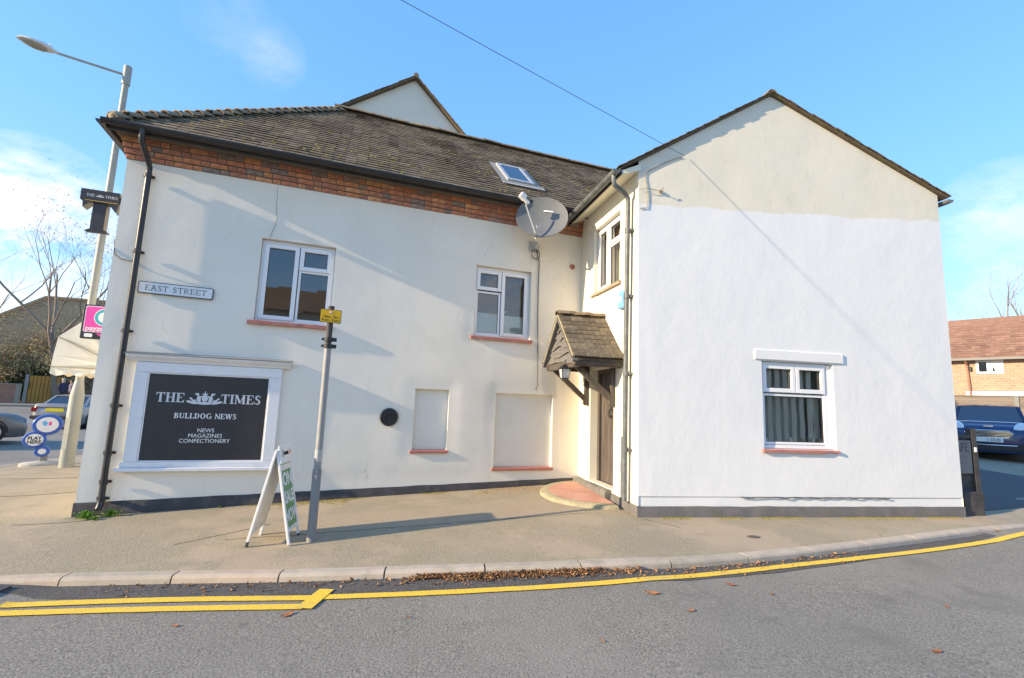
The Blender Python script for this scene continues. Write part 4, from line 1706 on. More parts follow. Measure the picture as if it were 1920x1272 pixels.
# line hook with its rod and the loose cable near the top corner
g = G()
g.tube([(.02, -.02, 4.60), (.10, -.05, 4.61), (.20, -.04, 4.605), (.325, -.03, 4.60)], .005, 6)
g.tube([(.325, .0, 4.60), (.325, -.07, 4.60), (.325, -.08, 4.64)], .008, 6)
g.lathe([(.0, -.012), (.026, -.012), (.026, .012), (.0, .012)], Matrix.Translation((.325, -.02, 4.60)) @ Matrix.Rotation(pi / 2, 4, 'X'), 10)
tag(g.build('line_hook', 'sill_tile', None, FB), 'rusty line hook and rod screwed to the peak of the white gable', 'hook')
g = G()
c = [(.66, 5.16), (.60, 5.15), (.40, 5.05), (.20, 4.93), (.105, 4.86), (.09, 4.78), (.12, 4.62), (.13, 4.48), (.12, 4.36), (.10, 4.335), (.05, 4.33), (.01, 4.32)]
cc = catmull(c, 5)
g.tube([(a, -.012, b) for a, b in cc], .006, 6)
tag(g.build('wall_cable', 'cable_wall', None, FB, smooth=True), 'thin looped cable clipped to the gable peak below the overhead wire', 'cable')

# overhead wire from the gable to a pole across the road
g = G()
p0 = FB @ Vector((.69, -.03, 5.175))
far = Vector((-1.23, 4.34, 5.51))
dirv = (far - p0)
pts = []
for k in range(41):
    t = k / 40 * 4.2
    p = p0 + dirv * t
    pts.append((p.x, p.y, p.z + .018 * t * (t - 1)))
g.tube(pts, .004, 6)
tag(g.build('overhead_wire', 'cable'), 'thin overhead wire crossing the sky to the white gable', 'wire')

# front door
door = None
g = G()
y = .165
ds0, ds1, dz0, dz1 = .575, 1.30, .395, 2.09
npl = 5
g.box(ds0, ds1, y + .03, y + .06, dz0, dz1)
door = g.build('door', 'door_wood', wing, FR)
for k in range(npl):
    a = ds0 + (ds1 - ds0) * k / npl
    b = ds0 + (ds1 - ds0) * (k + 1) / npl
    g = G()
    g.bbox(a + .003, b - .003, y, y + .029, dz0, dz1, .006)
    g.build('plank', 'door_wood', door, FR)
g = G()
g.bbox(.503, .573, y - .04, y + .06, .387, 2.158)
g.bbox(1.302, 1.369, y - .04, y + .06, .387, 2.158)
g.bbox(.573, 1.302, y - .04, y + .06, 2.092, 2.158)
g.build('door_frame', 'oak_dark', wing, FR)
g = G()
Mk = Matrix.Translation((.96, y - .03, 1.45))
g.tube([(.96 + .05 * cos(t), y - .025, 1.46 + .065 * sin(t)) for t in [pi * .1 + 2 * pi * .9 * k / 14 for k in range(15)]], .009, 6)
g.bbox(.935, .985, y - .02, y - .001, 1.50, 1.58)
g.build('door_knocker', 'iron_black', door, FR)
g = G()
g.bbox(1.17, 1.21, y - .012, y - .001, 1.20, 1.40)
g.tube([(1.19, y - .012, 1.33), (1.19, y - .06, 1.33), (1.12, y - .06, 1.32)], .009, 6)
g.build('door_handle', 'iron_black', door, FR)
g = G()
g.box(.60, 1.29, .30, .34, .38, 2.15)
g.build('door_back', 'room_dark', door, FR)

# step under the door and the half-round red doorstep
g = G()
rings = []
for i in range(13):
    s = .05 + (1.33 - .05) * i / 12
    w = noise.noise(Vector((s * 5, 1, 1))) * .006
    gl = ground_local(FR, s, -.1)
    rings.append([(s, -.105 + w, gl - .1), (s, -.105 + w, .345 + w), (s, -.09, .362 + w), (s, .19, .39), (s, .19, gl - .1)])
g.loft(rings, True)
tag(g.build('threshold_step', 'step_grey', None, FR, smooth=True), 'worn grey painted threshold step in the doorway under the tiled canopy', 'step')
apron = empty('doorstep_apron', FR @ Matrix.Translation((.92, 0, ground_local(FR, .92, -.3))), 'half-round red doorstep with a pale stone rim below the dark door', 'doorstep')


def apron_pt(t, k, h):
    s, yy = .90 + .86 * k * cos(t), -.10 - .80 * k * sin(t)
    return (s, yy, ground_local(FR, s, yy) + h)


g = G()
rings = []
for i in range(25):
    t = pi * i / 24
    w = 1 + .02 * noise.noise(Vector((t * 3, 0, 0)))
    rings.append([apron_pt(t, .84, .0), apron_pt(t, .84, .05), apron_pt(t, .97 * w, .048), apron_pt(t, 1.0 * w, .03), apron_pt(t, 1.015 * w, -.03)])
g.loft(rings, False, closed=False)
g.build('stone_rim', 'step_stone', apron, FR, smooth=True)
g = G()
rings = [[apron_pt(pi * i / 24, k, .052) for k in (0.0, .3, .6, .845)] for i in range(25)]
g.loft(rings, False, closed=False)
g.build('red_surface', 'step_red', apron, FR, smooth=True)

# ------------------------------------------------------------------ tiled canopy over the door
can = empty('door_canopy', FR @ Matrix.Translation((.98, 0, 1.58)), 'small gabled porch canopy with mossy tiles on dark timber brackets over the door', 'canopy')
CS, CZ = 1.0, 2.955           # ridge position
CEL, CER, CEZ = .32, 1.69, 2.235
CY = -.76
g = G()
for (e_, sgn) in ((CEL, -1), (CER, 1)):
    P = [(CS, -.005, CZ - .03), (CS, CY + .05, CZ - .03), (e_, CY + .05, CEZ - .01), (e_, -.005, CEZ - .01)]
    g.add(P + [(p[0], p[1], p[2] - .03) for p in P], [(0, 1, 2, 3), (4, 7, 6, 5), (0, 4, 5, 1), (1, 5, 6, 2), (2, 6, 7, 3), (3, 7, 4, 0)])
deck = g.build('roof_deck', 'oak_dark', can, FR)
tl = G()
tl.bbox(-.083, .083, -.0, .175, -.008, .008, .003)
tlo = tl.build('roof_tile', 'porch_tile', deck, FR)
COL.objects.unlink(tlo)
rc = random.Random(3)
for (e_, sgn) in ((CEL, -1), (CER, 1)):
    d = Vector((CS - e_, 0, CZ - CEZ))
    L = d.length
    d.normalize()
    nrow = 9
    nrm = Vector((sgn * d.z, 0, abs(d.x)))
    for r in range(nrow):
        v = (L - .06) * r / nrow - .03
        kick = .02 * max(0, 1 - r / 2.0)            # bell-cast at the eaves
        ncol = 4
        wcol = (.0 - CY + .02) / ncol
        x0 = CY - .02 - (wcol / 2 if r % 2 else 0)
        for c_ in range(ncol + (1 if r % 2 else 0)):
            ya, yb = max(CY - .02, x0 + c_ * wcol), min(-.006, x0 + (c_ + 1) * wcol)
            if yb - ya < .03:
                continue
            o = Vector((e_, (ya + yb) / 2, CEZ)) + d * v + nrm * (.022 + kick + rc.uniform(-.002, .005))
            X = Vector((0, 1, 0)) * (1 if sgn > 0 else 1)
            Y = (d - nrm * (.075 + rc.uniform(-.02, .02))).normalized()
            Z = X.cross(Y)
            if Z.dot(nrm) < 0:
                X = -X
                Z = X.cross(Y)
            M = Matrix(((X.x, Y.x, Z.x, o.x), (X.y, Y.y, Z.y, o.y), (X.z, Y.z, Z.z, o.z), (0, 0, 0, 1)))
            M = M @ Matrix.Rotation(rc.uniform(-.012, .012), 4, 'Z') @ Matrix.Diagonal(((yb - ya - .005) / .166, 1, 1, 1))
            inst('roof_tile', tlo, deck, FR @ M)
cap3 = cap_tile(r=.085, L=.3, flare=1.06).build('ridge_tile', 'ridge_clay', deck, FR, smooth=True)
COL.objects.unlink(cap3)
run_caps('ridge_tile', cap3, (CS, CY - .03, CZ + .012), (CS, -.01, CZ + .012), 3, deck, FR, L=.3, rndm=rc, lift=0)
# mortar bedding under the verge
g = G()
for e_ in (CEL, CER):
    g.beam((e_, CY - .0, CEZ + .012), (CS, CY - .0, CZ - .018), .03, .03, (0, 1, 0))
g.build('verge_bedding', 'step_stone', deck, FR)
# bargeboards, tie beam, plates, braces
for (e_, sgn) in ((CEL, -1), (CER, 1)):
    g = G()
    g.beam((e_ + .0 * sgn, CY + .025, CEZ - .055), (CS, CY + .025, CZ - .085), .03, .085, (0, 1, 0))
    g.build('bargeboard', 'board_weathered', can, FR)
    g = G()
    s_ = CEL + .10 if sgn < 0 else CER - .10
    g.bbox(s_ - .04, s_ + .04, CY + .03, -.005, CEZ - .115, CEZ - .03, .006)
    g.build('wall_plate', 'oak_dark', can, FR)
    g = G()
    g.bbox(s_ + (.06 if sgn > 0 else -.075), s_ + (.075 if sgn > 0 else -.06), CY + .03, -.005, CEZ - .10, CEZ - .0, .003)
    g.build('eaves_board', 'oak_dark', can, FR)
    g = G()
    sb = .415 if sgn < 0 else 1.395
    a, b = Vector((sb, -.045, 1.66)), Vector((sb, CY + .16, CEZ - .10))
    mid = (a + b) / 2 + Vector((0, .03, -.025))
    g.beam(a, mid, .062, .075, (0, 1, 1))
    g.beam(mid - (b - mid).normalized() * .01, b, .060, .074, (0, 1, 1))
    g.build('brace', 'oak_dark', can, FR)
    g = G()
    g.bbox(sb - .034, sb + .034, -.07, -.004, 1.57, 2.13, .006)
    g.bbox(sb - .030, sb + .030, -.095, -.071, 1.585, 1.66, .006)
    g.build('wall_post', 'oak_dark', can, FR)
g = G()
g.bbox(CEL + .06, CER - .06, CY + .05, CY + .12, CEZ - .13, CEZ - .03, .006)
g.build('tie_beam', 'oak_dark', can, FR)
# waney-edged boards filling the little gable
zb = CEZ - .05
for k in range(5):
    za, zc = zb + k * .125, zb + (k + 1) * .125 + .02
    if za > CZ - .16:
        break
    g = G()
    half = lambda z, sd: (CS - (CS - CEL - .05) * (1 - (z - CEZ) / (CZ - CEZ))) if sd < 0 else (CS + (CER - .05 - CS) * (1 - (z - CEZ) / (CZ - CEZ)))
    n = 12
    top, bot = [], []
    for i in range(n + 1):
        t = i / n
        zt_ = min(zc, CZ - .09)
        sl_, sr_ = half(zt_, -1) + .02, half(zt_, 1) - .02
        top.append((sl_ + (sr_ - sl_) * t, zt_))
        wv = .030 * sin(t * pi * (1.5 + .7 * k) + k * 1.9) + .012 * noise.noise(Vector((t * 6, k, 0)))
        sl_, sr_ = half(max(za, CEZ - .04), -1) + .02, half(max(za, CEZ - .04), 1) - .02
        bot.append((sl_ + (sr_ - sl_) * t, za + wv))
    yb_ = CY + .075 - .0 * k
    rings = []
    for (ts, tz), (bs, bz) in zip(top, bot):
        rings.append([(bs, yb_ - .040, bz), (ts, yb_ - .012, tz), (ts, yb_ + .004, tz), (bs, yb_ - .018, bz)])
    g.loft(rings, True)
    g.build('gable_board', 'board_weathered', can, FR, smooth=False)

# lantern hanging at the canopy
lan = empty('porch_lantern', FR @ Matrix.Translation((1.28, CY + .02, 1.96)), 'small black four-sided lantern hanging from the front of the canopy', 'lantern')
LM = FR @ Matrix.Translation((1.28, CY + .02, 1.955))
g = G()
def sqr(h, z):
    return [(-h, -h, z), (h, -h, z), (h, h, z), (-h, h, z)]


g.loft([sqr(.075, .13), sqr(.078, .14), sqr(.035, .185), sqr(.018, .20)], True)
g.tube([(0, 0, .2), (0, 0, .24), (0, .03, .275), (0, .05, .25)], .008, 6)
g.loft([sqr(.045, -.015), sqr(.05, 0)], True)
g.build('lantern_cap', 'iron_black', lan, LM)
g = G()
for (a, b) in ((-1, -1), (1, -1), (1, 1), (-1, 1)):
    g.beam((a * .047, b * .047, 0), (a * .066, b * .066, .13), .010, .010)
g.build('lantern_frame', 'iron_black', lan, LM)
g = G()
g.loft([sqr(.043, .002), sqr(.062, .128)], False)
g.build('lantern_glass', 'lamp_head', lan, LM)

# blue alarm box
al = empty('alarm_box', FR @ Matrix.Translation((1.70, 0, 3.0)), 'pale blue burglar alarm box beside the grey downpipe', 'alarm box')
AM = FR @ Matrix.Translation((1.69, -.004, 3.105))
g = G()
for sc_, y_ in ((1.0, 0.0),):
    pts = [(-.085, -.13), (.085, -.13), (.095, -.09), (.075, .02), (.05, .11), (.02, .13), (-.02, .13), (-.05, .11), (-.075, .02), (-.095, -.09)]
    g.loft([[(a, 0, b) for a, b in pts], [(a, -.05, b) for a, b in pts], [(a * .88, -.062, b * .9) for a, b in pts]], True)
g.build('box', 'alarm_blue', al, AM, smooth=True)
g = G()
g.lathe([(.0, .0), (.045, .0), (.045, .004), (.0, .004)], Matrix.Translation((0, -.062, .0)) @ Matrix.Rotation(pi / 2, 4, 'X'), 16)
g.build('emblem', 'sign_white', al, AM)

# ------------------------------------------------------------------ signs on the street wall
sgn = empty('shop_sign_board', FA @ Matrix.Translation((1.28, 0, .55)), 'black newsagent sign board filling a white painted shop window frame', 'sign')
g = G()
g.bbox(.435, 2.135, -.022, .02, .66 - .09, 1.93, .004)
g.build('backing', 'white_paint', sgn, FA)
g = G()
pz = [(-.02, 1.925), (-.045, 1.925), (-.06, 1.95), (-.10, 1.975), (-.115, 1.995), (-.115, 2.012), (-.02, 2.02)]
g.prism(pz, lambda a, b, d_: (d_, a, b), .325, 2.245)
g.build('cornice', 'white_paint', sgn, FA)
g = G()
rings = []
for i in range(33):
    s = .31 + (2.26 - .31) * i / 32
    w = noise.noise(Vector((s * 5, 3, 0))) * .006
    rings.append([(s, -.125, 2.0135 + w), (s, -.125, 2.025 + w), (s, -.01, 2.05 + w), (s, -.01, 2.024)])
g.loft(rings, True)
g.build('lead_capping', 'post_grey', sgn, FA)
for nm, b_ in (('frame_head', (.43, 2.14, -.048, -.0225, 1.79, 1.92)), ('frame_stile', (.43, .575, -.05, -.0225, .655, 1.789)), ('frame_stile', (1.995, 2.14, -.05, -.0225, .655, 1.789)), ('frame_rail', (.40, 2.15, -.052, -.0225, .585, .6535))):
    g = G()
    g.bbox(*b_, .006)
    g.build(nm, 'white_paint', sgn, FA)
g = G()
bars(g, .576, 1.994, .655, 1.788, -.040, -.0228, .014, .003)
g.build('inner_bead', 'upvc', sgn, FA)
g = G()
g.bbox(.36, 2.17, -.085, -.0, .535, .583, .008)
g.build('sill', 'white_paint', sgn, FA)
g = G()
g.box(.588, 1.982, -.030, -.0235, .668, 1.776)
pn = g.build('panel', 'sign_black', sgn, FA)
TY = -.0310


def TM(s, z):
    return FA @ Matrix.Translation((s, TY, z))


o, w_ = serif('THE', .122, 'sign_silver', pn, TM(.845, 1.476), st=.20, th=.07)
o, w_ = serif('TIMES', .122, 'sign_silver', pn, TM(1.665, 1.476), st=.20, th=.07)
serif('BULLDOG NEWS', .068, 'sign_white', pn, TM(1.27, 1.243), st=.20, th=.08)
text('NEWS', .072, 'sign_white', pn, TM(1.29, 1.054))
text('MAGAZINES', .072, 'sign_white', pn, TM(1.29, .985))
text('CONFECTIONERY', .072, 'sign_white', pn, TM(1.29, .917))


def crest(parent, M, k, mat_):
    """royal style crest: shield and crown between two beasts on a scroll"""
    g = G()
    q = [0]

    def P(poly):
        q[0] += 1
        y_ = -.0004 * (1 + q[0] % 6)
        g.add([(a * k, y_, b * k) for a, b in poly], [list(range(len(poly)))])

    def disc(cx, cy, rx, ry, n=12, rot=0):
        P([(cx + rx * cos(2 * pi * i / n) * cos(rot) - ry * sin(2 * pi * i / n) * sin(rot), cy + rx * cos(2 * pi * i / n) * sin(rot) + ry * sin(2 * pi * i / n) * cos(rot)) for i in range(n)])
    disc(0, .02, .17, .20)
    P([(-.12, .22), (.12, .22), (.15, .36), (.07, .30), (0, .38), (-.07, .30), (-.15, .36)])
    disc(0, .42, .04, .04)
    for sg in (-1, 1):
        P([(sg * a, b) for a, b in ((.2, -.22), (.36, -.20), (.44, -.02), (.40, .16), (.30, .20), (.22, .06))])
        disc(sg * .40, .27, .085, .085)
        P([(sg * a, b) for a, b in ((.44, .30), (.56, .36), (.50, .22))])
        P([(sg * a, b) for a, b in ((.40, -.16), (.66, -.24), (.70, -.16), (.52, -.04))])
        P([(sg * a, b) for a, b in ((.58, -.1), (.74, .08), (.84, .04), (.78, -.02), (.66, -.12))])
        P([(sg * a, b) for a, b in ((.24, .05), (.12, .16), (.15, .20), (.30, .14))])
        disc(sg * .78, -.20, .20, .075, rot=sg * .25)
        disc(sg * .52, -.26, .22, .07)
    disc(0, -.27, .42, .085)
    return g.build('crest', mat_, parent, M, recalc=False)


crest(pn, TM(1.235, 1.468), .215, 'sign_silver')

# street name plate
npt = empty('street_name_plate', FA @ Matrix.Translation((.755, 0, 2.82)), 'white street name plate with a dark border between drainpipe and upper window', 'street sign')
NM = FA @ Matrix.Translation((.755, -.03, 2.893)) @ Matrix.Rotation(radians(.6), 4, 'Y')


def rrect(w, h, r, n=4):
    out = []
    for cx, cy, a0 in ((w / 2 - r, h / 2 - r, 0), (-w / 2 + r, h / 2 - r, 90), (-w / 2 + r, -h / 2 + r, 180), (w / 2 - r, -h / 2 + r, 270)):
        for k in range(n + 1):
            a = radians(a0 + 90 * k / n)
            out.append((cx + r * cos(a), cy + r * sin(a)))
    return out


def plate(w, h, r, y0, y1, mat_, parent, M, name):
    g = G()
    g.prism(rrect(w, h, r), lambda a, b, d_: (a, d_, b), y0, y1)
    return g.build(name, mat_, parent, M)


plate(.860, .158, .022, 0, .02, 'name_ink', npt, NM, 'border')
plate(.838, .136, .016, -.003, .0, 'name_plate', npt, NM, 'plate')
serif('EAST STREET', .074, 'name_ink', npt, NM @ Matrix.Translation((0, -.0036, .0)), st=.125, th=.075, gap=.13)

# projecting T shaped newspaper sign
ts = empty('newspaper_sign', FA @ Matrix.Translation((-.30, .30, 3.6)), 'dark T-shaped newspaper sign projecting from the far corner of the building', 'sign')
TT = FA @ Matrix.Translation((-.325, .25, 3.93))
g = G()
bar = [(-.215, .275), (-.215, .125), (-.185, .125), (-.175, .02), (-.10, .105), (.10, .105), (.185, .0), (.20, .0), (.215, .10), (.215, .275)]
g.prism(bar, lambda a, b, d_: (a, d_, b), 0, .14)
g.build('cross_bar', 'sign_black', ts, TT)
g = G()
st_ = [(-.075, .1045), (-.075, -.255), (-.125, -.285), (-.125, -.295), (.125, -.295), (.125, -.285), (.075, -.255), (.075, .1045)]
g.prism(st_, lambda a, b, d_: (a, d_, b), .03, .11)
g.build('stem', 'sign_black', ts, TT)
g = G()
g.box(-.16, .20, -.003, -.0005, .118, .124)
g.build('gold_line', 'yellow_sign', ts, TT)
serif('THE', .038, 'sign_silver', ts, TT @ Matrix.Translation((-.105, -.001, .195)), sx=.92)
serif('TIMES', .038, 'sign_silver', ts, TT @ Matrix.Translation((.125, -.001, .195)), sx=.92)
crest(ts, TT @ Matrix.Translation((.0, -.001, .195)), .05, 'sign_silver')
g = G()
g.box(.2, .32, .05, .09, .14, .24)
g.build('wall_bracket', 'iron_black', ts, TT)

# pink projecting payment sign
pk = empty('payment_sign', FA @ Matrix.Translation((-.2, .6, 2.2)), 'pink projecting payment sign with a teal ring above the awning', 'sign')
PM = FA @ Matrix.Translation((-.20, .60, 2.46))
g = G()
g.bbox(-.255, .255, .0, .09, -.235, .235, .008)
g.build('case', 'sign_black', pk, PM)
plate(.47, .36, .02, -.006, -.001, 'sign_white', pk, PM @ Matrix.Translation((.01, 0, .035)), 'white_edge')
plate(.45, .34, .016, -.010, -.0065, 'pink', pk, PM @ Matrix.Translation((.01, 0, .035)), 'pink_face')
RX = Matrix.Rotation(pi / 2, 4, 'X')
for r_, y_, m_, nm in ((.122, -.0108, 'sign_white', 'ring'), (.112, -.012, 'teal', 'ring'), (.075, -.0132, 'sign_white', 'ring'), (.018, -.0145, 'teal', 'dot')):
    g = G()
    g.lathe([(0, 0), (r_, 0), (r_, .001), (0, .001)], RX, 24)
    g.build(nm, m_, pk, PM @ Matrix.Translation((.0, y_, .065)))
text('payzone', .092, 'sign_white', pk, PM @ Matrix.Translation((-.20, -.0115, -.095)), align='LEFT', bold=.002)
plate(.09, .05, .012, -.006, -.001, 'sign_white', pk, PM @ Matrix.Translation((-.16, 0, -.19)), 'badge')
g = G()
g.prism([(-.08, .028), (.25, .028), (.25, -.035), (.02, -.035)], lambda a, b, d_: (a, d_, b - .19), -.006, -.001)
g.build('stripe', 'pink', pk, PM)

# cream Dutch awning over the shop front round the corner
aw = empty('awning', FA @ Matrix.Translation((0, 1.7, 1.7)), 'cream scalloped shop awning at the corner over the main street pavement', 'awning')
AY0, AY1 = 1.15, 4.4
prof = [(.0, 2.62), (-.32, 2.61), (-.66, 2.515), (-.91, 2.27), (-.935, 2.0), (-.94, 1.84)]
g = G()
ny = 12
rings = []
for i in range(ny + 1):
    y_ = AY0 + (AY1 - AY0) * i / ny
    rings.append([(a, y_ + .0, b + .01 * sin(i * 1.9 + a * 4)) for a, b in prof])
g.loft(rings, False, closed=False)
# scalloped valance on the front edge
rings = []
for i in range(73):
    y_ = AY0 + (AY1 - AY0) * i / 72
    sc_ = .035 * abs(sin(i * pi / 8))
    rings.append([(-.94, y_, 1.84), (-.945 + .01 * sin(i * .8), y_, 1.75 - sc_)])
g.loft(rings, False, closed=False)
# end panel, slightly billowed
hub = (.0, 1.86)
for a, b in zip(prof[:-1], prof[1:]):
    m1 = ((a[0] + b[0]) / 2 * .5, (a[1] + b[1]) / 4 + hub[1] / 2)
    g.add([(a[0], AY0, a[1]), (b[0], AY0, b[1]), (hub[0], AY0 - .012, hub[1]), ((a[0] + b[0]) * .25, AY0 - .02, (a[1] + b[1]) * .25 + hub[1] * .5)], [(0, 1, 3), (1, 2, 3), (2, 0, 3)])
rings = []
for i in range(33):
    x_ = -.94 * (1 - i / 32)
    sc_ = .04 * abs(sin(i * pi / 8 + .3))
    zz = 1.84 + .02 * i / 32
    rings.append([(x_, AY0 - .002, zz), (x_, AY0 - .01 + .008 * sin(i * .9), zz - .085 - sc_)])
g.loft(rings, False, closed=False)
g.build('canopy_cloth', 'awning_cloth', aw, FA, smooth=False, recalc=False)
g = G()
for p_ in (prof[2], prof[3], prof[5]):
    g.tube([(p_[0], AY0 - .012, p_[1]), (p_[0] * .5, AY0 - .03, (p_[1] + hub[1]) / 2 - .01), (hub[0], AY0 - .02, hub[1])], .008, 5)
g.build('rib', 'awning_seam', aw, FA)

# satellite dish
dish = empty('satellite_dish', FA @ Matrix.Translation((5.9, 0, 4.2)), 'grey oval satellite dish with arm and receiver on the upper wall', 'satellite dish')
dc = Vector((5.83, -.53, 4.635))
nd_ = Vector((-.40, -.86, .16)).normalized()
ux = Vector((nd_.y, -nd_.x, 0)).normalized() * -1
if ux.x < 0:
    ux = -ux
uz = nd_.cross(ux) * -1
if uz.z < 0:
    uz = -uz
uz = (uz + ux * .10).normalized()
ux = uz.cross(nd_) if uz.cross(nd_).x > 0 else nd_.cross(uz)
g = G()
RXd, RZd = .43, .375
rings = []
for r_ in (0.001, .25, .5, .75, .93, 1.0):
    rings.append([dc + ux * (RXd * r_ * cos(t)) + uz * (RZd * r_ * sin(t)) + nd_ * (.075 * (r_ * r_ - 1)) for t in [2 * pi * k / 40 for k in range(40)]])
rings.append([dc + ux * (RXd * 1.012 * cos(t)) + uz * (RZd * 1.012 * sin(t)) - nd_ * .012 for t in [2 * pi * k / 40 for k in range(40)]])
for r_ in (.93, .6, .3, .001):
    rings.append([dc + ux * (RXd * r_ * cos(t)) + uz * (RZd * r_ * sin(t)) + nd_ * (.075 * (r_ * r_ - 1) - .01) for t in [2 * pi * k / 40 for k in range(40)]])
g.loft(rings, False)
g.build('reflector', 'dish_grey', dish, FA, smooth=True)
g = G()
low = dc - uz * (RZd * .95) - ux * .06
lnb = dc + nd_ * .22 - ux * .27 + uz * .12
g.tube([low - nd_ * .04, low + nd_ * .06, lnb - uz * .06], .014, 8)
g.build('feed_arm', 'galv', dish, FA, smooth=True)
g = G()
ax = (dc - lnb).normalized()
Ml = Matrix.Translation(lnb) @ ax.to_track_quat('Z', 'Y').to_matrix().to_4x4()
g.lathe([(.0, -.11), (.028, -.11), (.03, -.02), (.034, .0), (.036, .045), (.030, .055), (.0, .058)], Ml, 14)
g.mbox(Ml @ Matrix.Translation((0, .02, -.09)), .075, .09, .10)
g.build('receiver', 'white_plastic', dish, FA, smooth=True)
g = G()
g.mbox(Matrix.Translation(dc + ux * .09 + uz * .14 + nd_ * (.075 * (.23 - 1) + .006)) @ Matrix(((ux.x, uz.x, nd_.x, 0), (ux.y, uz.y, nd_.y, 0), (ux.z, uz.z, nd_.z, 0), (0, 0, 0, 1))), .16, .022, .002)
g.build('label_strip', 'sign_white', dish, FA)
g = G()
wp = Vector((5.93, -.01, 4.27))
g.tube([wp, wp + Vector((0, -.10, 0)), wp + Vector((.0, -.22, .03)), low - nd_ * .05 + Vector((0, 0, -.02)), dc - nd_ * .09 - uz * .15], .020, 8)
g.build('mount_arm', 'lamp_head', dish, FA, smooth=True)
g = G()
g.bbox(5.83, 6.02, -.025, -.002, 4.19, 4.37, .004)
g.build('wall_plate', 'galv', dish, FA)
g = G()
g.mbox(Matrix.Translation(dc - nd_ * .10 - uz * .18), .16, .05, .10)
g.build('clamp', 'galv', dish, FA)
g = G()
cpts = [(5.945, -.04, 4.22)]
cpts += [(5.945 + .075 * cos(pi / 2 - 2 * pi * k / 18 * 1.02), -.035, 4.145 + .085 * sin(pi / 2 - 2 * pi * k / 18 * 1.02)) for k in range(19)]
cpts += [(6.025, -.02, 4.02), (6.02, -.016, 3.6), (6.03, -.016, 3.0), (6.05, -.016, 2.4), (6.06, -.016, 1.86), (6.03, -.018, 1.83), (6.05, -.018, 1.80)]
g.tube(cpts, .0085, 6)
g.build('cable', 'cable', dish, FA, smooth=True)

# ------------------------------------------------------------------ street furniture
def gpt(x, y):
    return (x, y, gz(x, y))


# parking restriction post
px_, py_ = -2.024, 5.302
fc = math.degrees(atan2(-px_, py_))                    # turn so that local -Y looks at the road
pz_ = gz(px_, py_)
PSM = rotz((px_, py_, pz_), 20.5)
post = empty('parking_sign_post', PSM, 'grey metal post with a small yellow parking restriction plate at its top', 'sign post')
g = G()
g.tube([(0, 0, .70), (0, 0, 2.03)], .037, 14)
g.build('upper_tube', 'post_galv', post, PSM, smooth=True)
g = G()
g.tube([(0, 0, -.1), (0, 0, .725), (0, 0, .74)], [.046, .046, .040], 14)
g.build('lower_sleeve', 'post_grey', post, PSM, smooth=True)
g = G()
g.tube([(0, 0, 2.03), (0, 0, 2.50)], .033, 12)
g.build('top_tube', 'timber_charcoal', post, PSM, smooth=True)
for z in (2.055, 2.13):
    g = G()
    g.lathe([(.036, -.022), (.048, -.022), (.048, .022), (.036, .022)], Matrix.Translation((0, 0, z)), 14)
    g.bbox(.04, .085, -.02, .02, z - .02, z + .02)
    g.bbox(-.075, -.04, -.015, .015, z - .012, z + .012)
    g.build('clamp', 'iron_black', post, PSM)
g = G()
g.lathe([(.0, 0), (.038, 0), (.034, .012), (.0, .016)], Matrix.Translation((0, 0, 2.49)), 12)
g.build('post_cap', 'iron_black', post, PSM)
YM = PSM @ Matrix.Translation((.0, -.045, 2.385)) @ Matrix.Rotation(radians(.8), 4, 'Y')
plate(.222, .150, .008, 0, .006, 'ink_black', post, YM, 'plate_edge')
pl = plate(.210, .138, .006, -.002, .0, 'yellow_sign', post, YM, 'plate')
text('Mon - Sat', .037, 'ink_black', pl, YM @ Matrix.Translation((0, -.003, -.008)))
text('8 am - 6 pm', .037, 'ink_black', pl, YM @ Matrix.Translation((0, -.003, -.044)))
g = G()
g.lathe([(0, 0), (.018, 0), (.016, .002), (0, .002)], RX, 14)
g.build('emblem', 'leaf_orange' if False else 'orange_ink', pl, YM @ Matrix.Translation((0, -.0022, .042)))
g = G()
g.lathe([(0, 0), (.012, 0), (0, .001)], RX, 12)
g.build('emblem', 'sign_white', pl, YM @ Matrix.Translation((0, -.0045, .042)))
g = G()
g.bbox(-.05, .05, -.043, -.03, 2.36, 2.41)
g.build('plate_bracket', 'iron_black', post, PSM)
g = G()
g.lathe([(.038, 0), (.0395, 0), (.0395, .12), (.038, .12)], Matrix.Translation((0, 0, .82)), 14)
g.build('paper_sticker', 'galv', post, PSM)

# A-board
FL = Vector((-2.585, 5.075, gz(-2.585, 5.075)))
FRr = Vector((-2.180, 5.130, gz(-2.18, 5.13)))
BL = Vector((-2.650, 5.50, gz(-2.65, 5.5)))
BR = Vector((-2.245, 5.52, gz(-2.245, 5.52)))
TF = (FL + FRr) / 2 + Vector((.0, .0, .955))
TB = (BL + BR) / 2 + Vector((.0, .0, .945))
ab = empty('pavement_board', Matrix.Translation((FL + BR) / 2), 'white folding A-board with a green poster on the pavement beside the post', 'pavement sign')


def board_frame(f, t_f, b, t_b):
    X = (b - f).normalized()
    Z = ((t_f + t_b) / 2 - (f + b) / 2)
    h = Z.length
    Z.normalize()
    X = (X - Z * X.dot(Z)).normalized()
    Y = Z.cross(X)
    w = (b - f).length
    o = (f + b) / 2
    return Matrix(((X.x, Y.x, Z.x, o.x), (X.y, Y.y, Z.y, o.y), (X.z, Y.z, Z.z, o.z), (0, 0, 0, 1))), w, h


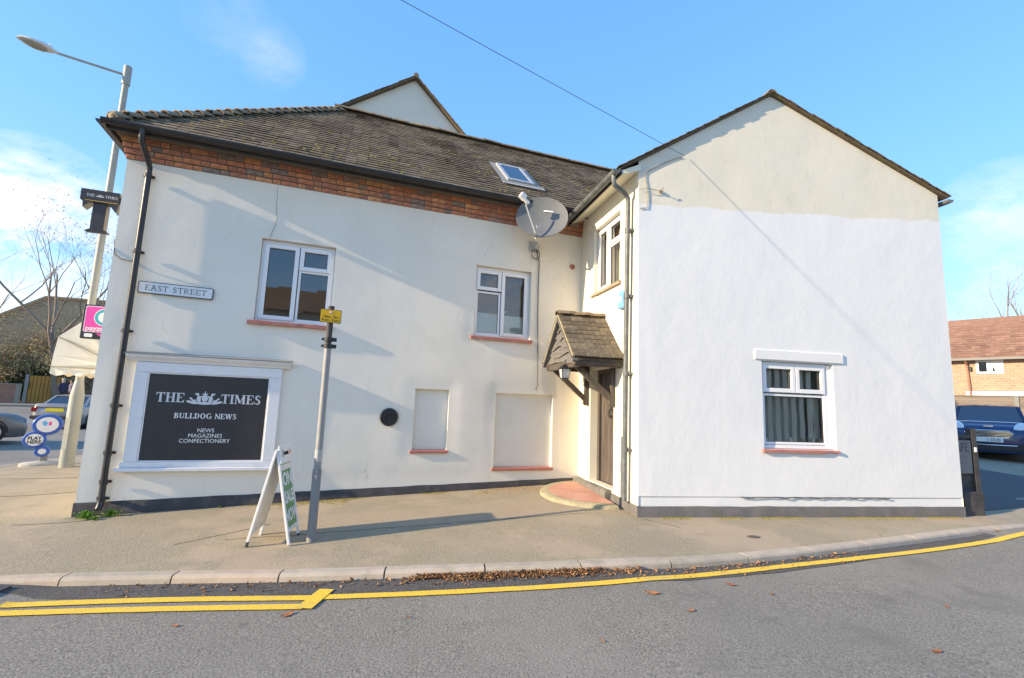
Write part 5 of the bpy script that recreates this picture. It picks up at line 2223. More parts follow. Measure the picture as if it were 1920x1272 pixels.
# right leaf carries the poster, its local -Y looks towards +x
MR, w_, h_ = board_frame(FRr, TF, BR, TB)
if (MR.to_3x3() @ Vector((0, -1, 0))).x < 0:
    MR = MR @ Matrix.Rotation(pi, 4, 'Z')
ML, wl_, hl_ = board_frame(FL, TF, BL, TB)
if (ML.to_3x3() @ Vector((0, -1, 0))).x > 0:
    ML = ML @ Matrix.Rotation(pi, 4, 'Z')
for M, w, h, side in ((MR, w_, h_, 'r'), (ML, wl_, hl_, 'l')):
    hw = w / 2
    for sx_ in (-1, 1):
        g = G()
        a, b = sorted((sx_ * hw, sx_ * (hw - .035)))
        g.bbox(a, b, -.012, .012, .03 if side == 'r' else .05, h, .003)
        g.build('side_rail', 'board_white', ab, M)
        g = G()
        g.bbox(a, b, -.012, .012, .0, .03 if side == 'r' else .05, .003)
        g.build('foot', 'board_dark' if sx_ > 0 else 'board_white', ab, M)
    g = G()
    g.bbox(-hw + .035, hw - .035, -.012, .012, h - .03, h, .003)
    g.bbox(-hw + .035, hw - .035, -.012, .012, .12, .15, .003)
    g.build('cross_rail', 'board_white', ab, M)
    g = G()
    g.box(-hw + .035, hw - .035, -.004, .004, .15, h - .03)
    g.build('panel', 'board_white', ab, M)
hw = w_ / 2
g = G()
g.bbox(-hw, hw, -.03, -.0125, h_ - .15, h_ + .03, .004)
hdp = g.build('header', 'board_white', ab, MR)
text('E', .10, 'ink_black', hdp, MR @ Matrix.Translation((-.12, -.0315, h_ - .055)), shear=.2)
g = G()
g.tube([(-.085 + .011 * k, -.031, h_ - .055 + (.016 if k % 2 else -.016)) for k in range(15)], .004, 5)
g.build('script_line', 'ink_black', hdp, MR)
g = G()
g.lathe([(0, 0), (.03, 0), (0, .002)], RX, 7)
g.build('emblem', 'orange_ink', hdp, MR @ Matrix.Translation((hw - .06, -.0305, h_ - .05)))
g = G()
g.box(-hw + .045, hw - .045, -.0062, -.0042, .16, h_ - .165)
pst = g.build('poster', 'poster_green', ab, MR)
g = G()
g.box(-hw + .045, hw - .045, -.0085, -.0065, h_ - .225, h_ - .17)
g.build('poster_head', 'board_white', pst, MR)
text('logo' if False else '- - - -', .03, 'red_ink', pst, MR @ Matrix.Translation((-.05, -.0105, h_ - .2)))
text('ON', .185, 'sign_white', pst, MR @ Matrix.Translation((0, -.0085, .64)), bold=.006)
text('SALE', .17, 'sign_white', pst, MR @ Matrix.Translation((0, -.0085, .455)), bold=.006, sx=.80)
text('NOW', .17, 'sign_white', pst, MR @ Matrix.Translation((0, -.0085, .27)), bold=.006, sx=.86)

# street lamp
LX, LY = -8.47, 9.57
LMt = rotz((LX, LY, gz(LX, LY)), 0)
lamp = empty('street_lamp', LMt, 'tall pale grey street lamp column rising behind the left corner', 'street lamp')
g = G()
g.tube([(0, 0, -.2), (0, 0, 1.36), (0, 0, 1.62), (0, 0, 1.66)], [.118, .112, .076, .066], 14)
bs_ = g.build('base_column', 'lamp_grey', lamp, LMt, smooth=True)
g = G()
g.tube([(0, 0, 1.6), (0, 0, 5), (0, 0, 8.36)], [.068, .064, .056], 14)
g.build('column', 'lamp_grey', lamp, LMt, smooth=True)
g = G()
g.tube([(0, 0, 7.98), (0, 0, 8.40)], .075, 14)
g.build('column_cap', 'lamp_grey', lamp, LMt, smooth=True)
g = G()
aend = Vector((-.92, -.62, 8.20))
g.tube([(0, 0, 8.20), (-.3, -.2, 8.20), aend], [.026, .025, .024], 10)
g.build('arm', 'lamp_grey', lamp, LMt, smooth=True)
ad = Vector((-.92, -.62, 0)).normalized()
asd = Vector((-ad.y, ad.x, 0))
MH = LMt @ Matrix(((ad.x, asd.x, 0, aend.x), (ad.y, asd.y, 0, aend.y), (0, 0, 1, aend.z), (0, 0, 0, 1))) @ Matrix.Rotation(radians(-5), 4, 'Y')
g = G()
rings = []
for (x, w, zt_, zb_) in ((-.04, .03, .03, -.03), (.05, .05, .05, -.04), (.10, .10, .085, -.05), (.2, .145, .10, -.055), (.36, .16, .09, -.05), (.5, .13, .065, -.035), (.58, .06, .035, -.02), (.61, .015, .015, -.005)):
    rings.append([(x, w * cos(t), (zt_ if sin(t) > 0 else -zb_ * .3) * sin(t)) for t in [2 * pi * k / 14 for k in range(14)]])
g.loft(rings, True)
hd2 = g.build('lamp_head', 'lamp_head', lamp, MH, smooth=True)
g = G()
rings = []
for (x, w, zb_) in ((.15, .09, -.03), (.22, .125, -.065), (.36, .135, -.07), (.48, .105, -.045), (.54, .05, -.02)):
    rings.append([(x, w * cos(t), zb_ * sin(t)) for t in [pi * k / 8 for k in range(9)]])
g.loft(rings, True)
g.build('lens', 'lamp_lens', hd2, MH, smooth=True)
g = G()
g.lathe([(0, 0), (.025, 0), (.025, .035), (0, .045)], MH.inverted() @ MH @ Matrix.Translation((.13, 0, .085)), 8)
g.build('light_sensor', 'white_plastic', hd2, MH)
g = G()
g.bbox(-.05, .05, -.119, -.10, .35, .95)
g.build('access_door', 'lamp_grey', bs_, LMt)

# round blue shop stand on the pavement
QX, QY = -9.30, 9.915
QM = rotz((QX, QY, gz(QX, QY)), 40)
lot = empty('round_shop_stand', QM, 'blue pavement stand of stacked round discs beside the street lamp', 'pavement sign')


def disc_thing(cx, cz, r, name, face_r, flat=.9):
    g = G()
    prof_ = [(0, -.06), (r * .92, -.06), (r, -.035), (r, .035), (r * .92, .06), (0, .06)]
    g.lathe(prof_, Matrix.Translation((cx, 0, cz)) @ RX @ Matrix.Diagonal((1, flat, 1, 1)), 26)
    d1 = g.build(name, 'lotto_blue', lot, QM, smooth=True)
    g = G()
    g.lathe([(0, 0), (face_r, 0), (face_r * .97, .004), (0, .004)], Matrix.Translation((cx, -.060, cz)) @ RX @ Matrix.Diagonal((1, flat, 1, 1)), 26)
    return d1, g.build('disc_face', 'sign_white', d1, QM)


d1, f1 = disc_thing(.02, .80, .235, 'top_disc', .165)
d2, f2 = disc_thing(-.135, .505, .18, 'middle_disc', .13)
d3, f3 = disc_thing(.0, .275, .12, 'small_disc', .062)
text('PLAY', .088, 'ink_black', d2, QM @ Matrix.Translation((-.135, -.0655, .535)), bold=.003)
text('HERE', .088, 'ink_black', d2, QM @ Matrix.Translation((-.135, -.0655, .460)), bold=.003)
g = G()
g.add([(-.05, -.066, .80), (.0, -.066, .77), (.03, -.066, .83), (-.02, -.066, .885), (-.06, -.066, .85)], [(0, 1, 2, 3, 4)])
g.build('emblem', 'lotto_lightblue', d1, QM)
g = G()
g.add([(.04, -.0665, .78), (.085, -.0665, .80), (.07, -.0665, .87), (.035, -.0665, .85)], [(0, 1, 2, 3)])
g.build('emblem', 'pink', d1, QM)
text('- - -', .05, 'ink_black', d1, QM @ Matrix.Translation((.02, -.0665, .715)))
g = G()
g.bbox(-.02, .09, -.035, .035, .05, .24, .01)
g.build('spring_post', 'post_grey', lot, QM)
g = G()
rings = []
for (k_, z_) in ((1.0, -.02), (1.0, .035), (.9, .06), (.3, .085), (.15, .09)):
    rings.append([(.33 * k_ * cos(t) + .02, .20 * k_ * sin(t), z_) for t in [2 * pi * q / 18 for q in range(18)]])
g.loft(rings, True)
g.build('base', 'concrete_base', lot, QM, smooth=True)

# drain grate in the gutter at the left
gx, gy = -3.99, 4.15
dr = empty('drain_grate', Matrix.Translation(road_pt(nearest(gx, gy)[0], .30)), 'iron drain grate in the gutter at the left end of the yellow lines', 'drain')
d0, _ = nearest(-4.22, 4.3)
pp, nn_ = kat(d0)
tt_ = (-nn_[1], nn_[0])
gc = road_pt(d0, KW + .02 + .19)
GM = Matrix(((tt_[0], -nn_[0], 0, gc[0]), (tt_[1], -nn_[1], 0, gc[1]), (0, 0, 1, gc[2] + .004), (0, 0, 0, 1)))
WM[dr] = dr.matrix_basis.copy()
g = G()
bars(g, -.22, .22, -.02, .004, -.16, .16, .02, .002) if False else None
for a, b, c, d in ((-.23, .23, -.13, -.115), (-.23, .23, .115, .13), (-.23, -.205, -.115, .115), (.205, .23, -.115, .115)):
    g.box(a, b, c, d, -.02, .006)
g.build('grate_frame', 'grate_iron', dr, GM)
for k in range(8):
    g = G()
    y_ = -.098 + k * .028
    g.box(-.205, .205, y_ - .007, y_ + .009, -.02, .004)
    g.build('grate_bar', 'grate_iron', dr, GM)

# little iron tap cover let into the pavement
SX, SY = 2.86, 5.80
tpm = rotz((SX, SY, gz(SX, SY) + .002), 18)
tp = empty('tap_cover', tpm, 'small sunken iron tap cover in the pavement before the white gable', 'cover')
g = G()
g.lathe([(.0, .004), (.055, .004), (.058, .001), (.0, -.02)], Matrix.Diagonal((1.0, .6, 1, 1)), 16)
g.build('lid', 'grate_iron', tp, tpm)
g = G()
g.lathe([(.060, -.01), (.060, .005), (.082, .004), (.088, -.01)], Matrix.Diagonal((1.0, .6, 1, 1)), 16)
g.build('surround', 'pavement_crack', tp, tpm)

# ------------------------------------------------------------------ small stuff on the ground
rl = random.Random(21)


def leaf_poly(g, M, L, curl, t):
    """pointed leaf with a raised rim"""
    v = [(-.5, 0, 0), (-.2, .24, curl * .6), (.15, .22, curl * .5), (.5, 0, curl), (.15, -.22, curl * .5), (-.2, -.24, curl * .6), (-.05, 0, 0), (.2, 0, 0.02)]
    g.add([M @ Vector((a * L, b * L, c * L)) for a, b, c in v], [(0, 6, 1), (1, 6, 7, 2), (2, 7, 3), (3, 7, 4), (4, 7, 6, 5), (5, 6, 0)], t)


g = G()
dA_, dB_ = nearest(-1.9, 4.5)[0], nearest(1.9, 5.0)[0]
dC_ = nearest(-.9, 4.5)[0]
dD_ = nearest(1.3, 4.9)[0]
for i in range(5600):
    if rl.random() < .90:
        d = dC_ + (dD_ - dC_) * min(1, max(0, rl.random()))
        if rl.random() > .62 + .9 * noise.noise(Vector((d * 2.6, 0, 0))) or rl.random() > min(1, (d - dC_) / .25, (dD_ - d) / .5):
            continue
        o = KW + .012 + abs(rl.gauss(0, .045)) * (1 + .9 * noise.noise(Vector((d * 4, 4, 0))))
    else:
        d = rl.uniform(dA_ - 1.4, dB_ + 2)
        o = KW + .02 + abs(rl.gauss(0, .11))
    if o > .52:
        continue
    x, y, z = road_pt(d, o)
    h = .008 + max(0, .035 * (1 - (o - KW) / .10)) * rl.random() * (1 if dC_ < d < dD_ else .2)
    M = Matrix.Translation((x, y, z + h)) @ Euler((rl.uniform(-.5, .5), rl.uniform(-.5, .5), rl.uniform(0, 6.28))).to_matrix().to_4x4()
    leaf_poly(g, M, rl.uniform(.014, .030) if rl.random() < .85 else rl.uniform(.03, .05), rl.uniform(.1, .6), rl.random() ** 1.2)
tag(g.build('leaf_litter', 'leaf_brown', recalc=False), 'drift of small brown dead leaves in the gutter along the kerb', 'leaves', kind='stuff')

LEAVES = [((-1.545, 3.735), .13, 60, 'orange fallen leaf just below the corner of the double yellow line'), ((-.667, 3.70), .05, 20, 'small brown leaf on the road below the leaf drift'),
          ((1.223, 4.165), .15, -8, 'broad orange leaf lying on the road below the single yellow line, under the wing corner'), ((1.41, 3.83), .085, 30, 'small orange leaf on the road below the broad orange leaf'),
          ((1.985, 4.44), .12, -35, 'slanting orange leaf just under the yellow line below the wing'), ((3.546, 4.09), .07, 80, 'small orange leaf alone on the road near the right edge'),
          ((.657, 3.35), .05, 110, 'tiny tan leaf near the bottom middle of the road'), ((-2.224, 3.54), .07, 10, 'faint brown leaf on the road below the double lines at left'),
          ((2.794, 3.32), .10, 15, 'brown leaf at the bottom edge of the road, right of centre'), ((2.232, 4.245), .06, 50, 'little brown leaf right of the slanting orange leaf'),
          ((6.53, 6.66), .11, 20, 'orange leaf on the flush kerb at the far right'), ((2.33, 5.02), .09, 10, 'orange leaf caught against the kerb foot')]
for (x, y), L, a, lb in LEAVES:
    g = G()
    L *= .8
    M = Matrix.Translation(on_road(x, y, .008)) @ Matrix.Rotation(radians(a), 4, 'Z')
    n = 9
    up_, lo_ = [], []
    rings = []
    for k in range(n + 1):
        t = k / n
        w = .24 * sin(pi * t ** .8) * (1 + .18 * sin(t * 22)) + .004
        rings.append([(L * (t - .5), -w * L, .10 * L * (t - .4) ** 2 + .02 * L + .03 * L * sin(t * 9)), (L * (t - .5), 0, .1 * L * (t - .4) ** 2), (L * (t - .5), w * L, .1 * L * (t - .4) ** 2 + .035 * L)])
    g.loft(rings, False, closed=False)
    g.tube([(-L * .5, 0, .004), (-L * .62, .02 * L, .004)], .0018, 4)
    tag(g.build('fallen_leaf', 'leaf_orange', None, M, recalc=False), lb, 'leaf', 'single leaves scattered on the road')


def cushion_strip(name, F, n, s0, s1, y0, y1, dens, mat_, label, cat, rmin=.004, rmax=.012):
    g = G()
    r_ = random.Random(len(name) + n)
    for i in range(n):
        s = r_.uniform(s0, s1)
        y = -abs(r_.gauss(0, 1)) * (y1 - y0) - y0
        if noise.noise(Vector((s * 1.7, y * 2, dens))) < -.05:
            continue
        p = F @ Vector((s, y, 0))
        z = gz(p.x, p.y)
        r = r_.uniform(rmin, rmax)
        k = 6
        ring = [(p.x + cos(2 * pi * q / k) * r * r_.uniform(.8, 1.3), p.y + sin(2 * pi * q / k) * r, z - .001) for q in range(k)]
        g.add(ring + [(p.x, p.y, z + r * r_.uniform(.3, .7))], [(q, (q + 1) % k, k) for q in range(k)], r_.random())
    return tag(g.build(name, mat_, recalc=False), label, cat, kind='stuff')


cushion_strip('moss_strip', FB, 5200, .3, 4.9, .012, .055, 3, 'moss', 'yellow-green moss along the foot of the white gable', 'moss')
cushion_strip('moss_strip', FA, 6500, 1.6, 5.2, .012, .16, 8, 'moss', 'mossy green strip on the pavement along the foot of the long wall', 'moss')
cushion_strip('debris_strip', FA, 900, 4.4, 6.8, .012, .22, 8, 'leaf_brown', 'brown leaf debris gathered in the inner corner by the doorstep', 'debris', .005, .013)

# smoother, pinker relaid strip in the middle of the pavement
g = G()
rings = []
for i in range(61):
    t = i / 60
    a = Vector((-2.95 + 4.0 * t, 5.30 + 1.22 * t, 0))
    b = Vector((-2.35 + 3.3 * t, 6.25 + 1.15 * t, 0))
    a += Vector((0, .03 * noise.noise(Vector((t * 9, 0, 0))), 0))
    b += Vector((0, .05 * noise.noise(Vector((t * 7, 5, 0))), 0))
    rings.append([(p.x, p.y, gz(p.x, p.y) + .004) for p in (a, a.lerp(b, .35), a.lerp(b, .7), b)])
g.loft(rings, False, closed=False)
tag(g.build('pavement_patch', 'pavement_patch', smooth=True), kind='structure')

# old seams and cracks in the pavement by the corner
def seam(pts, w, name='pavement_seam'):
    g = G()
    c = catmull(pts, 10)
    rings = []
    for i, p in enumerate(c):
        a, b = c[max(i - 1, 0)], c[min(i + 1, len(c) - 1)]
        tx, ty = b[0] - a[0], b[1] - a[1]
        l = hypot(tx, ty)
        j = noise.noise(Vector((p[0] * 6, p[1] * 6, 0))) * .012
        rings.append([(p[0] - ty / l * (o + j), p[1] + tx / l * (o + j), gz(p[0], p[1]) + .003) for o in (-w / 2, w / 2)])
    g.loft(rings, False, closed=False)
    tag(g.build(name, 'pavement_crack'), kind='structure')


seam([(-9.2, 8.2), (-8.1, 8.2), (-7.2, 8.4), (-6.0, 8.8)], .022)
seam([(-8.2, 7.0), (-7.0, 7.05), (-6.4, 7.35), (-5.4, 7.9)], .022)
seam([(-5.6, 5.75), (-5.2, 5.85), (-4.9, 6.0)], .016)
seam([(-3.35, 5.15), (-3.0, 5.55), (-2.75, 5.9)], .012)
seam([(1.75, 6.35), (2.0, 6.15), (2.1, 6.02)], .014)

# weeds at the foot of the black downpipe
def weed(F, s, y, n, h, label, seed):
    r_ = random.Random(seed)
    p = F @ Vector((s, y, 0))
    M = Matrix.Translation((p.x, p.y, gz(p.x, p.y)))
    g = G()
    for i in range(n):
        a = r_.uniform(0, 6.28)
        d_ = abs(r_.gauss(0, .6)) * h * 1.3
        z_ = r_.uniform(.01, h)
        Mw = Matrix.Translation((cos(a) * d_, sin(a) * d_ * .6, z_ * (1 - .4 * d_ / (h * 2)))) @ Euler((r_.uniform(-.7, .7), r_.uniform(-.9, .3), a)).to_matrix().to_4x4()
        leaf_poly(g, Mw, r_.uniform(.02, .045), .2, r_.random())
        g.tube([(0, 0, 0), (cos(a) * d_, sin(a) * d_ * .6, z_ * .9)], .0018, 3, False, .3)
    return tag(g.build('weed', 'weed', None, M, recalc=False), label, 'weed', 'weeds at the foot of the drainpipe')


weed(FA, .17, -.14, 150, .10, 'bright green leafy weed left of the black downpipe foot', 1)
weed(FA, .40, -.10, 110, .08, 'lower yellow-green weed right of the black downpipe foot', 2)
weed(FA, .30, -.24, 60, .035, 'flat green weed spreading on the pavement before the downpipe foot', 4)
weed(FA, 1.55, -.04, 10, .02, 'tiny pale sprig at the wall foot under the sign board', 5)

# ------------------------------------------------------------------ cars
def car(name, M, L, W, H, paint, label, bonnet=.92, front=True, spokes=5, ws=(.60, .36), roof=(.10, -.28), rear=-.42, rb=.80, cat='car', wr=.315, glass='car_glass'):
    root = empty(name, M, label, cat)
    hl, hw = L / 2, W / 2
    # body sections: x, half width, top z, bottom z
    fx = [(.5, .70, bonnet - .28, .26), (.485, .86, bonnet - .14, .20), (.44, .95, bonnet - .05, .18), (.34, .99, bonnet, .18), (ws[1] * .62, 1.0, bonnet + .04, .18), (.0, 1.0, bonnet + .05, .18), (-.25, 1.0, bonnet + .06, .18),
          (-.38, .98, bonnet + .05, .18), (-.46, .92, rb + .12, .20), (-.49, .84, rb + .02, .24), (-.5, .72, rb - .2, .30)]
    g = G()
    rings = []
    for x, wk, zt_, zb_ in fx:
        w = hw * wk
        zm = zb_ + (zt_ - zb_) * .55
        rings.append([(x * L, -w * .90, zb_), (x * L, -w, zb_ + .10), (x * L, -w, zm), (x * L, -w * .97, zt_ - .07), (x * L, -w * .86, zt_), (x * L, -w * .3, zt_ + .015), (x * L, w * .3, zt_ + .015), (x * L, w * .86, zt_), (x * L, w * .97, zt_ - .07), (x * L, w, zm), (x * L, w, zb_ + .10), (x * L, w * .90, zb_)])
    g.loft(rings, True)
    body = g.build('body', paint, root, M, smooth=True)
    # glasshouse
    zb_ = bonnet + .03
    st = [(ws[1] * L * .62, .80, zb_), (roof[0] * L + .02, .70, H - .03), (roof[0] * L - .2, .69, H - .015), (roof[1] * L, .68, H - .04), (rear * L, .78, zb_ + .02)]
    g = G()
    rings = []
    for x, wk, z in st:
        w = hw * wk
        rings.append([(x, -hw * .88, zb_), (x, -w, z), (x, w, z), (x, hw * .88, zb_)])
    g.loft(rings, True)
    gh_ = g.build('glasshouse', glass, root, M)
    g = G()
    rings = []
    for x, wk, z in (st[1], (roof[0] * L - .2, .70, H - .0), (roof[1] * L * .4, .70, H + .005), (roof[1] * L - .05, .68, H - .03)):
        w = hw * wk
        rings.append([(x, -w - .02, z - .03), (x, -w, z + .012), (x, -w * .5, z + .03), (x, w * .5, z + .03), (x, w, z + .012), (x, w + .02, z - .03)])
    g.loft(rings, True)
    g.build('roof', paint, root, M, smooth=True)
    for sg in (-1, 1):
        for pa_, pb_, w1_, w2_ in (((st[0][0], sg * hw * .84, zb_ - .01), (st[1][0], sg * hw * .70, H - .03), .06, .05), ((-.05 * L, sg * hw * .87, zb_ - .01), (-.07 * L, sg * hw * .70, H - .03), .05, .07), ((rear * L, sg * hw * .84, zb_ - .01), (roof[1] * L, sg * hw * .69, H - .04), .09, .06)):
            g = G()
            g.beam(pa_, pb_, w1_, w2_)
            g.build('pillar', paint, gh_, M)
    # wheels
    for x in (.31 * L, -.30 * L):
        for sg in (-1, 1):
            Mw = M @ Matrix.Translation((x, sg * (hw - .10), wr)) @ Matrix.Rotation(pi / 2 * -sg, 4, 'X')
            g = G()
            g.lathe([(wr * .62, -.09), (wr * .93, -.10), (wr, -.06), (wr, .06), (wr * .93, .10), (wr * .70, .105), (wr * .66, .06), (.0, .05), (.0, -.09)], I4, 24)
            wh = g.build('wheel', 'tyre', root, Mw, smooth=True)
            g = G()
            g.lathe([(wr * .60, .06), (wr * .69, .085), (wr * .69, .107), (wr * .62, .107), (wr * .60, .07)], I4, 24)
            for k in range(spokes * 2):
                a = 2 * pi * k / (spokes * 2)
                g.beam((.02 * cos(a), .02 * sin(a), .092), (wr * .64 * cos(a + .1 * (1 if k % 2 else -1)), wr * .64 * sin(a + .1 * (1 if k % 2 else -1)), .098), .028, .02)
            g.lathe([(0, .08), (.05, .08), (.045, .11), (0, .112)], I4, 12)
            g.build('rim', 'alloy', wh, Mw)
            g = G()
            pts = [(x + (wr + .045) * cos(t), sg * (hw + .004), wr + .01 + (wr + .045) * sin(t)) for t in [pi * k / 12 for k in range(13)]]
            inn = [(x + (wr + .0) * cos(t), sg * (hw + .004), wr + .01 + (wr + .0) * sin(t)) for t in [pi * k / 12 for k in range(13)]]
            g.loft([[p, q, (q[0], sg * (hw - .2), q[2])] for p, q in zip(pts, inn)], False, closed=False)
            g.build('wheel_arch', 'car_trim', body, M, recalc=False)
    for sg in (-1, 1):
        g = G()
        g.lathe([(0, -.06), (.07, -.05), (.085, 0), (.07, .05), (0, .06)], Matrix.Translation((ws[1] * L * .5, sg * (hw + .10), bonnet + .10)) @ Matrix.Diagonal((.8, 1.2, 1, 1)), 10)
        g.beam((ws[1] * L * .5, sg * (hw - .05), bonnet + .06), (ws[1] * L * .5, sg * (hw + .06), bonnet + .09), .04, .04)
        g.build('door_mirror', paint, root, M, smooth=True)
    g = G()
    for sg in (-1, 1):
        g.box(-.30 * L, .24 * L, sg * hw - .008, sg * hw + .008, .20, .27)
    g.build('sill_trim', 'car_trim', root, M)
    return root, body


# grey coupe on the main street: near front wheel shows, driving away to the right
cz = .0
c1p = Vector((-15.9, 13.1, 0))
zz = road_pt(nearest(c1p.x, c1p.y)[0], nearest(c1p.x, c1p.y)[1])[2]
MC1 = rotz((c1p.x, c1p.y, zz), 58)
r1, b1 = car('parked_car', MC1, 4.3, 1.76, 1.36, 'car_grey', 'metallic grey car whose bonnet and alloy wheel show at the left edge', bonnet=.86, ws=(.6, .34), roof=(.08, -.2), rear=-.40, rb=.86, wr=.325)
g = G()
for sg in (-1, 1):
    g.mbox(Matrix.Translation((.475 * 4.3, sg * .62, .66)) @ Matrix.Rotation(-sg * .5, 4, 'Z'), .06, .30, .13)
g.build('headlight', 'light_clear', r1, MC1)

# silver saloon further off, seen from behind
c2 = Vector((-19.2, 22.1, 0))
dn, on = nearest(c2.x, c2.y)
MC2 = rotz((c2.x, c2.y, road_pt(dn, on)[2]), 108)
r2, b2 = car('saloon_car', MC2, 4.4, 1.72, 1.40, 'car_silver', 'silver saloon car with a yellow number plate seen from behind the lamp post', bonnet=.93, ws=(.6, .30), roof=(.04, -.20), rear=-.36, rb=.92)
xr = -.5 * 4.4
for sg in (-1, 1):
    g = G()
    g.mbox(Matrix.Translation((xr + .08, sg * .64, .80)) @ Matrix.Rotation(sg * .25, 4, 'Z'), .14, .30, .17)
    g.build('tail_light', 'light_red', r2, MC2)
g = G()
g.box(xr - .022, xr + .09, -.30, .30, .73, .86)
pl2 = g.build('number_plate', 'plate_yellow', r2, MC2)
g = G()
g.bbox(xr - .05, xr + .16, -.80, .80, .42, .56, .03)
g.build('bumper', 'car_trim', r2, MC2)
g = G()
g.box(xr - .005, xr + .1, -.70, .70, .90, .94)
g.build('boot_lip', 'car_silver', r2, MC2)

# blue hatchback facing us in the yard
c3 = Vector((13.75, 13.97, 0))
MC3 = rotz((c3.x, c3.y, gz(12.6, 12.8) - .0), -135.5)
r3, b3 = car('hatchback_car', MC3, 3.66, 1.68, 1.43, 'car_blue', 'dark blue small hatchback parked in the yard, facing the road', bonnet=.93, ws=(.6, .26), roof=(.10, -.34), rear=-.47, rb=.86, wr=.31, glass='car_glass_pale')
xf = .5 * 3.66
g = G()
rings = []
hexa = [(-.46, .70), (-.36, .58), (.36, .58), (.46, .70), (.36, .765), (-.36, .765)]
g.loft([[(xf - .09, a, b) for a, b in hexa], [(xf + .022, a * .98, b) for a, b in hexa]], True)
gr3 = g.build('grille', 'car_trim', r3, MC3)
g = G()
for k, (zz, ww) in enumerate(((.605, .37), (.64, .40), (.675, .43), (.71, .43), (.74, .39))):
    g.box(xf + .02, xf + .03, -ww, ww, zz - .006, zz + .006)
g.tube([(xf + .02, a, b) for a, b in hexa + hexa[:1]], .014, 6)
g.build('grille_bars', 'chrome', gr3, MC3)
for sg in (-1, 1):
    g = G()
    Mh = Matrix.Translation((xf - .13, sg * .60, .79)) @ Matrix.Rotation(pi / 2 - .35, 4, 'Y') @ Matrix.Rotation(sg * -.25, 4, 'X') @ Matrix.Diagonal((1.15, .92, 1, 1))
    g.lathe([(0, -.05), (.145, -.05), (.15, .0), (.13, .03), (.10, .05), (0, .06)], Mh, 20)
    hl_o = g.build('headlight', 'light_clear', r3, MC3, smooth=True)
    g = G()
    g.lathe([(.14, -.02), (.16, -.02), (.16, .02), (.14, .02)], Mh, 20)
    g.build('headlight_ring', 'chrome', hl_o, MC3)
g = G()
g.box(xf + .0, xf + .035, -.26, .26, .47, .58)
p3 = g.build('number_plate', 'plate_white', r3, MC3)
text('1 DUS', .095, 'ink_black', p3, MC3 @ Matrix.Translation((xf + .037, .08, .523)) @ Matrix.Rotation(pi / 2, 4, 'Z'))
g = G()
g.bbox(xf - .12, xf + .015, -.74, .74, .25, .46, .03)
g.build('bumper', 'car_trim', r3, MC3)
g = G()
g.tube([(xf + .02, -.5, .40), (xf + .025, 0, .395), (xf + .02, .5, .40)], .012, 6)
g.tube([(xf * .52, -.82, .955), (xf * .54, -.4, .985), (xf * .54, .4, .985), (xf * .52, .82, .955)], .012, 6)
g.build('chrome_trim', 'chrome', r3, MC3)
g = G()
g.box(xf - .10, xf - .07, -.09, .09, .862, .882)
g.build('badge', 'chrome', r3, MC3)

# ------------------------------------------------------------------ dark timber sign stand at the right-hand corner
tz = gz(7.05, 7.5)
TSM = FB @ Matrix.Translation((5.10, .10, gz(*(FB @ Vector((5.25, .1, 0)))[:2])))
tm = empty('timber_cafe_stand', TSM, 'charcoal timber stand with a grey cafe notice beside the wing corner', 'sign')
g = G()
g.bbox(.03, .40, -.05, .12, -.05, .34, .012)
g.build('base_block', 'timber_charcoal', tm, TSM)
g = G()
g.beam((.37, .03, .341), (.35, .03, 1.27), .085, .085, (0, 1, 0))
g.build('post', 'timber_charcoal', tm, TSM)
for k in range(6):
    g = G()
    z_ = .35 + k * .128
    g.bbox(.02, .31, .03, .055, z_, z_ + .122, .004)
    g.build('board', 'timber_charcoal', tm, TSM)
g = G()
g.bbox(.02, .305, -.01, .05, 1.122, 1.17, .006)
g.build('top_rail', 'timber_charcoal', tm, TSM)
g = G()
g.bbox(-.30, .285, -.01, .018, .60, 1.09, .003)
sp = g.build('notice_panel', 'cafe_panel', tm, TSM)
text('CAFE', .19, 'cafe_ink', sp, TSM @ Matrix.Translation((.06, -.012, .98)), sx=.82)
text('-- -- --', .07, 'cafe_ink', sp, TSM @ Matrix.Translation((.12, -.012, .84)))
text('- -- - -', .06, 'cafe_ink', sp, TSM @ Matrix.Translation((.12, -.012, .76)))
g = G()
g.bbox(.335, .375, -.025, -.0135, .92, .99, .002)
g.build('small_tag', 'sign_white', tm, TSM)

# ------------------------------------------------------------------ yard fence and brick house on the right
def azpt(az, dist):
    return Vector((sin(radians(az)) * dist, cos(radians(az)) * dist, 0))


fa, fb = azpt(37.5, 23.8), azpt(50.5, 24.5)
fd = (fb - fa)
FF = frame((fa.x, fa.y, 0), math.degrees(atan2(fd.x, fd.y)))
FLn = fd.length
gzf = gz(17, 17)
fen = empty('yard_fence', FF @ Matrix.Translation((0, 0, gzf)), 'weathered grey-brown board fence behind the blue hatchback', 'fence')
nb = 12
seg = FLn / 3
for q in range(3):
    for k in range(nb):
        z_ = gzf + .08 + k * .122
        g = G()
        g.bbox(q * seg + .06, (q + 1) * seg - .06, .0 + .008 * (k % 2), .022 + .008 * (k % 2), z_, z_ + .135, .003)
        g.build('board', 'fence_wood', fen, FF)
for q in range(4):
    g = G()
    g.bbox(q * seg - .06, q * seg + .06, -.04, .08, gzf - .2, gzf + 1.60, .01)
    g.build('post', 'post_grey', fen, FF)
g = G()
g.bbox(0, FLn, -.02, .05, gzf + 1.56, gzf + 1.62, .006)
g.build('capping', 'fence_wood', fen, FF)

ha, hb = azpt(35.5, 33.2), azpt(55, 32.6)
hd3 = hb - ha
HF = frame((ha.x, ha.y, 0), math.degrees(atan2(hd3.x, hd3.y)))
HL = hd3.length
hou = empty('brick_house', HF, 'two-storey pale brick house with orange-brown tiled roof behind the yard', 'house')


